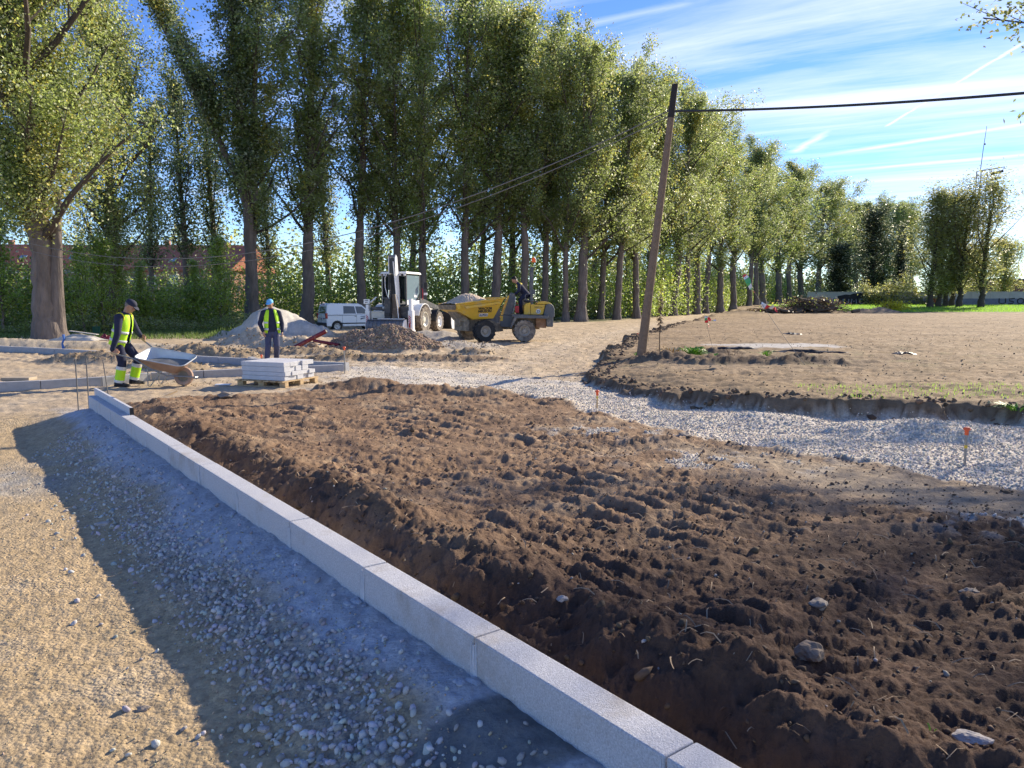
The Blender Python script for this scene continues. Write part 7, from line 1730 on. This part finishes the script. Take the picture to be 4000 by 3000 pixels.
# brick building at the right edge
bx_ = (3700 - 2000) / F_PX * 150
bb = empty('brick_building', (bx_, 150, .9), -.02, 'low dark brick building with a flat blue edged roof behind the wall at the right', 'building')
mb = MB(); mb.box((20, 0, 2.3), (34, 10, 4.6), m_dbrick); mb.build('wall', bb)
mb = MB(); mb.box((20, 0, 4.75), (35, 11, .28), mat('blue_roof_edge', (.03, .06, .20), .5)); mb.build('roof', bb)
for k in range(6):
    mb = MB(); mb.box((13 + k * 4.2, -5.01, 2.7), (3.4, .08, .9), m_glass); mb.build('window', bb)
# floodlight mast
mx_ = (3800 - 2000) / F_PX * 160; mt = empty('floodlight_mast', (mx_, 160, .5), .15, 'steel lattice floodlight mast with an antenna above the right hand trees', 'mast')
m_mast = mat('mast_steel', (.28, .22, .17), .7, .3); zt_ = CAM_H + (1175 - 684) / F_PX * 160 - .5; zb_ = CAM_H + (1175 - 750) / F_PX * 160 - .5
mb = MB()
for (x, y) in ((-1.2, -.6), (1.2, -.6), (-1.2, .6), (1.2, .6)): mb.tube([(x, y, 0), (x, y, zt_)], .11, m_mast, 6)
mb.build('mast_leg', mt)
mb = MB(); zz = np.arange(2, zt_ - 2.9, 3.0)
for z in list(zz) + [zt_ - 3.2]:
    h_ = 3.0
    for y in (-.6, .6): mb.tube([(-1.2, y, z), (1.2, y, z + h_)], .05, m_mast, 4); mb.tube([(-1.2, y, z), (1.2, y, z)], .06, m_mast, 4)
    for x in (-1.2, 1.2): mb.tube([(x, -.6, z), (x, .6, z + h_)], .05, m_mast, 4)
mb.build('bracing', mt)
mb = MB()
for z in (zt_, ): mb.tube([(-1.3, -.6, z), (3.3, -1.6, z + .7)], .07, m_mast, 5); mb.tube([(-1.3, .6, z), (3.3, .2, z + .7)], .07, m_mast, 5); mb.tube([(3.3, -1.6, z + .7), (3.3, .2, z + .7)], .06, m_mast, 5); mb.tube([(1.2, -.6, z - 3), (3.3, -1.6, z + .7)], .05, m_mast, 5); mb.tube([(-1.3, -.6, z - 3.2), (1.3, -.6, z - 3.2)], .08, m_mast, 5)
mb.build('top_frame', mt)
for k in range(3):
    mb = MB(); mb.box((2.2 - k * .25, -.9, zt_ - .35 - k * 1.25), (2.6 - .3 * k, .5, .5), m_gblk, R=Matrix.Rotation(-.25, 3, 'Y')); mb.build('floodlight', mt, bevel=.03)
mb = MB(); mb.box((1.2, -.75, zt_ - 3.4), (1.7, .4, 1.1), m_gblk); mb.build('floodlight', mt)
za = CAM_H + (1175 - 517) / F_PX * 160 - .5; mb = MB(); mb.tube([(-.9, 0, zt_), (-.55, 0, (za + zt_) / 2), (-.1, 0, za)], [.09, .07, .045], m_mast, 6); mb.ball((-.25, 0, zt_ + (za - zt_) * .60), .18, m_mast); mb.build('antenna', mt)
# brush pile: cut branches and logs
m_log = mat('log_bark', (.13, .10, .075), .9, var=.3); m_cut = mat('cut_wood', (.50, .36, .20), .8)
def brush(label, cx, cy, wx, wy, h, n, seed, green=.3):
    r_ = random.Random(seed); root = empty('brush_pile', (cx, cy, gz(cx, cy) - .1), 0, label, 'brush pile'); mb = MB(); lg = MB()
    for i in range(n):
        a = r_.uniform(-.6, .6) + (math.pi if r_.random() < .5 else 0); L_ = r_.uniform(1.0, 3.4); c = Vector((r_.gauss(0, .42) * wx, r_.gauss(0, .4) * wy, 0)); e = max(0, 1 - (c.x / wx) ** 2 * .8); c.z = r_.uniform(.1, 1) * h * e
        d = Vector((math.cos(a), math.sin(a) * .5, r_.uniform(-.35, .45))) * L_ * .5; b_ = Vector((0, 0, r_.uniform(-.15, .2)))
        if i % 7 == 0: rad = r_.uniform(.10, .20); lg.tube([c - d * .7, c + d * .7], rad, m_log, 8); lg.tube([c - d * .7, c - d * .705], rad * .95, m_cut, 8)
        else: mb.tube([c - d, c + b_, c + d], [.045, .035, .015], m_log, 4)
    l_ = lg.build('log', root); l_['kind'] = 'stuff'; b = mb.build('branches', root); b['kind'] = 'stuff'
    g_ = np.random.default_rng(seed); P = g_.normal(0, 1, (1600, 3)) * np.array([wx * .5, wy * .45, h * .3]) + np.array([0, 0, h * .55]); P = P[P[:, 2] > 0]
    c_ = leafcols(P, g_, 'bright', .2, seed, .5); br_ = g_.uniform(0, 1, len(P)) > green; c_[br_] = np.array([.10, .075, .045]) * g_.uniform(.7, 1.4, (int(br_.sum()), 1))
    V_, F_, C_ = leaves_np(P, g_.uniform(.12, .3, len(P)), c_, g_); lv = np_mesh('leaves', V_, F_, [m_leaf], root, col={'leaf': C_}); lv['kind'] = 'stuff'
brush('long pile of cut branches and logs at the back of the field', (3165 - 2000) / F_PX * 84, 84, 3.4, 1.6, 1.25, 190, 3)
brush('thin end of brushwood left of the long branch pile', (3010 - 2000) / F_PX * 82, 82, 2.6, 1.2, .55, 70, 4, .1)
yb = AT(3475, 1200, 96); root = empty('yellow_bush', (yb.x, 96, gz(yb.x, 96) - .05), 0, 'cut tree end with bright yellow leaves lying beside a log before the wall', 'fallen branch')
g_ = np.random.default_rng(5); P = g_.normal(0, 1, (1500, 3)) * np.array([1.0, .5, .33]) + np.array([.4, 0, .65]); P = P[P[:, 2] > .1]; c_ = np.array([[.42, .40, .03]]) * g_.uniform(.6, 1.3, (len(P), 1)); V_, F_, C_ = leaves_np(P, g_.uniform(.12, .28, len(P)), c_, g_); np_mesh('yellow_leaves', V_, F_, [m_leaf], root, col={'leaf': C_})['kind'] = 'stuff'
mb = MB(); mb.tube([(-.6, -.2, .45), (.2, .8, .5)], .48, m_log, 14); mb.tube([(-.605, -.207, .45), (-.61, -.213, .45)], .44, m_cut, 14); mb.build('log', root)
# rubble line behind the mounds, grass blades on the far verge
def grass(name, label, box, n, h, base, seed):
    r_ = np.random.default_rng(seed); x = r_.uniform(box[0], box[1], n); y = r_.uniform(box[2], box[3], n); z = terrain(x, y)[0]
    hh = r_.uniform(.5, 1.2, n) * h; a = r_.uniform(0, 6.28, n); w = hh * .10; dx = np.cos(a) * w; dy = np.sin(a) * w; lx = r_.normal(0, .25, n) * hh; ly = r_.normal(0, .25, n) * hh
    V_ = np.stack([np.stack([x - dx, y - dy, z - .01], 1), np.stack([x + dx, y + dy, z - .01], 1), np.stack([x + lx, y + ly, z + hh], 1)], 1).reshape(-1, 3)
    c = np.array(base)[None] * r_.uniform(.6, 1.5, (n, 1)); C_ = np.repeat(np.concatenate([np.clip(c, 0, 1), np.ones((n, 1))], 1), 3, 0)
    return tag(np_mesh(name, V_, np.arange(3 * n).reshape(n, 3), [m_leaf], col={'leaf': C_}), label, kind='stuff')
grass('grass', 'bright green grass verge before the graffiti wall', (40, 95, 93, 122), 26000, .22, (.16, .32, .035), 1)
grass('grass', 'dull green grass under the poplars at the left', (-34, -12, 31.5, 48), 26000, .20, (.08, .13, .035), 2)
grass('grass', 'sparse grass coming through the bare field', (4.5, 9.5, 10.4, 12.2), 1600, .05, (.15, .27, .04), 3)
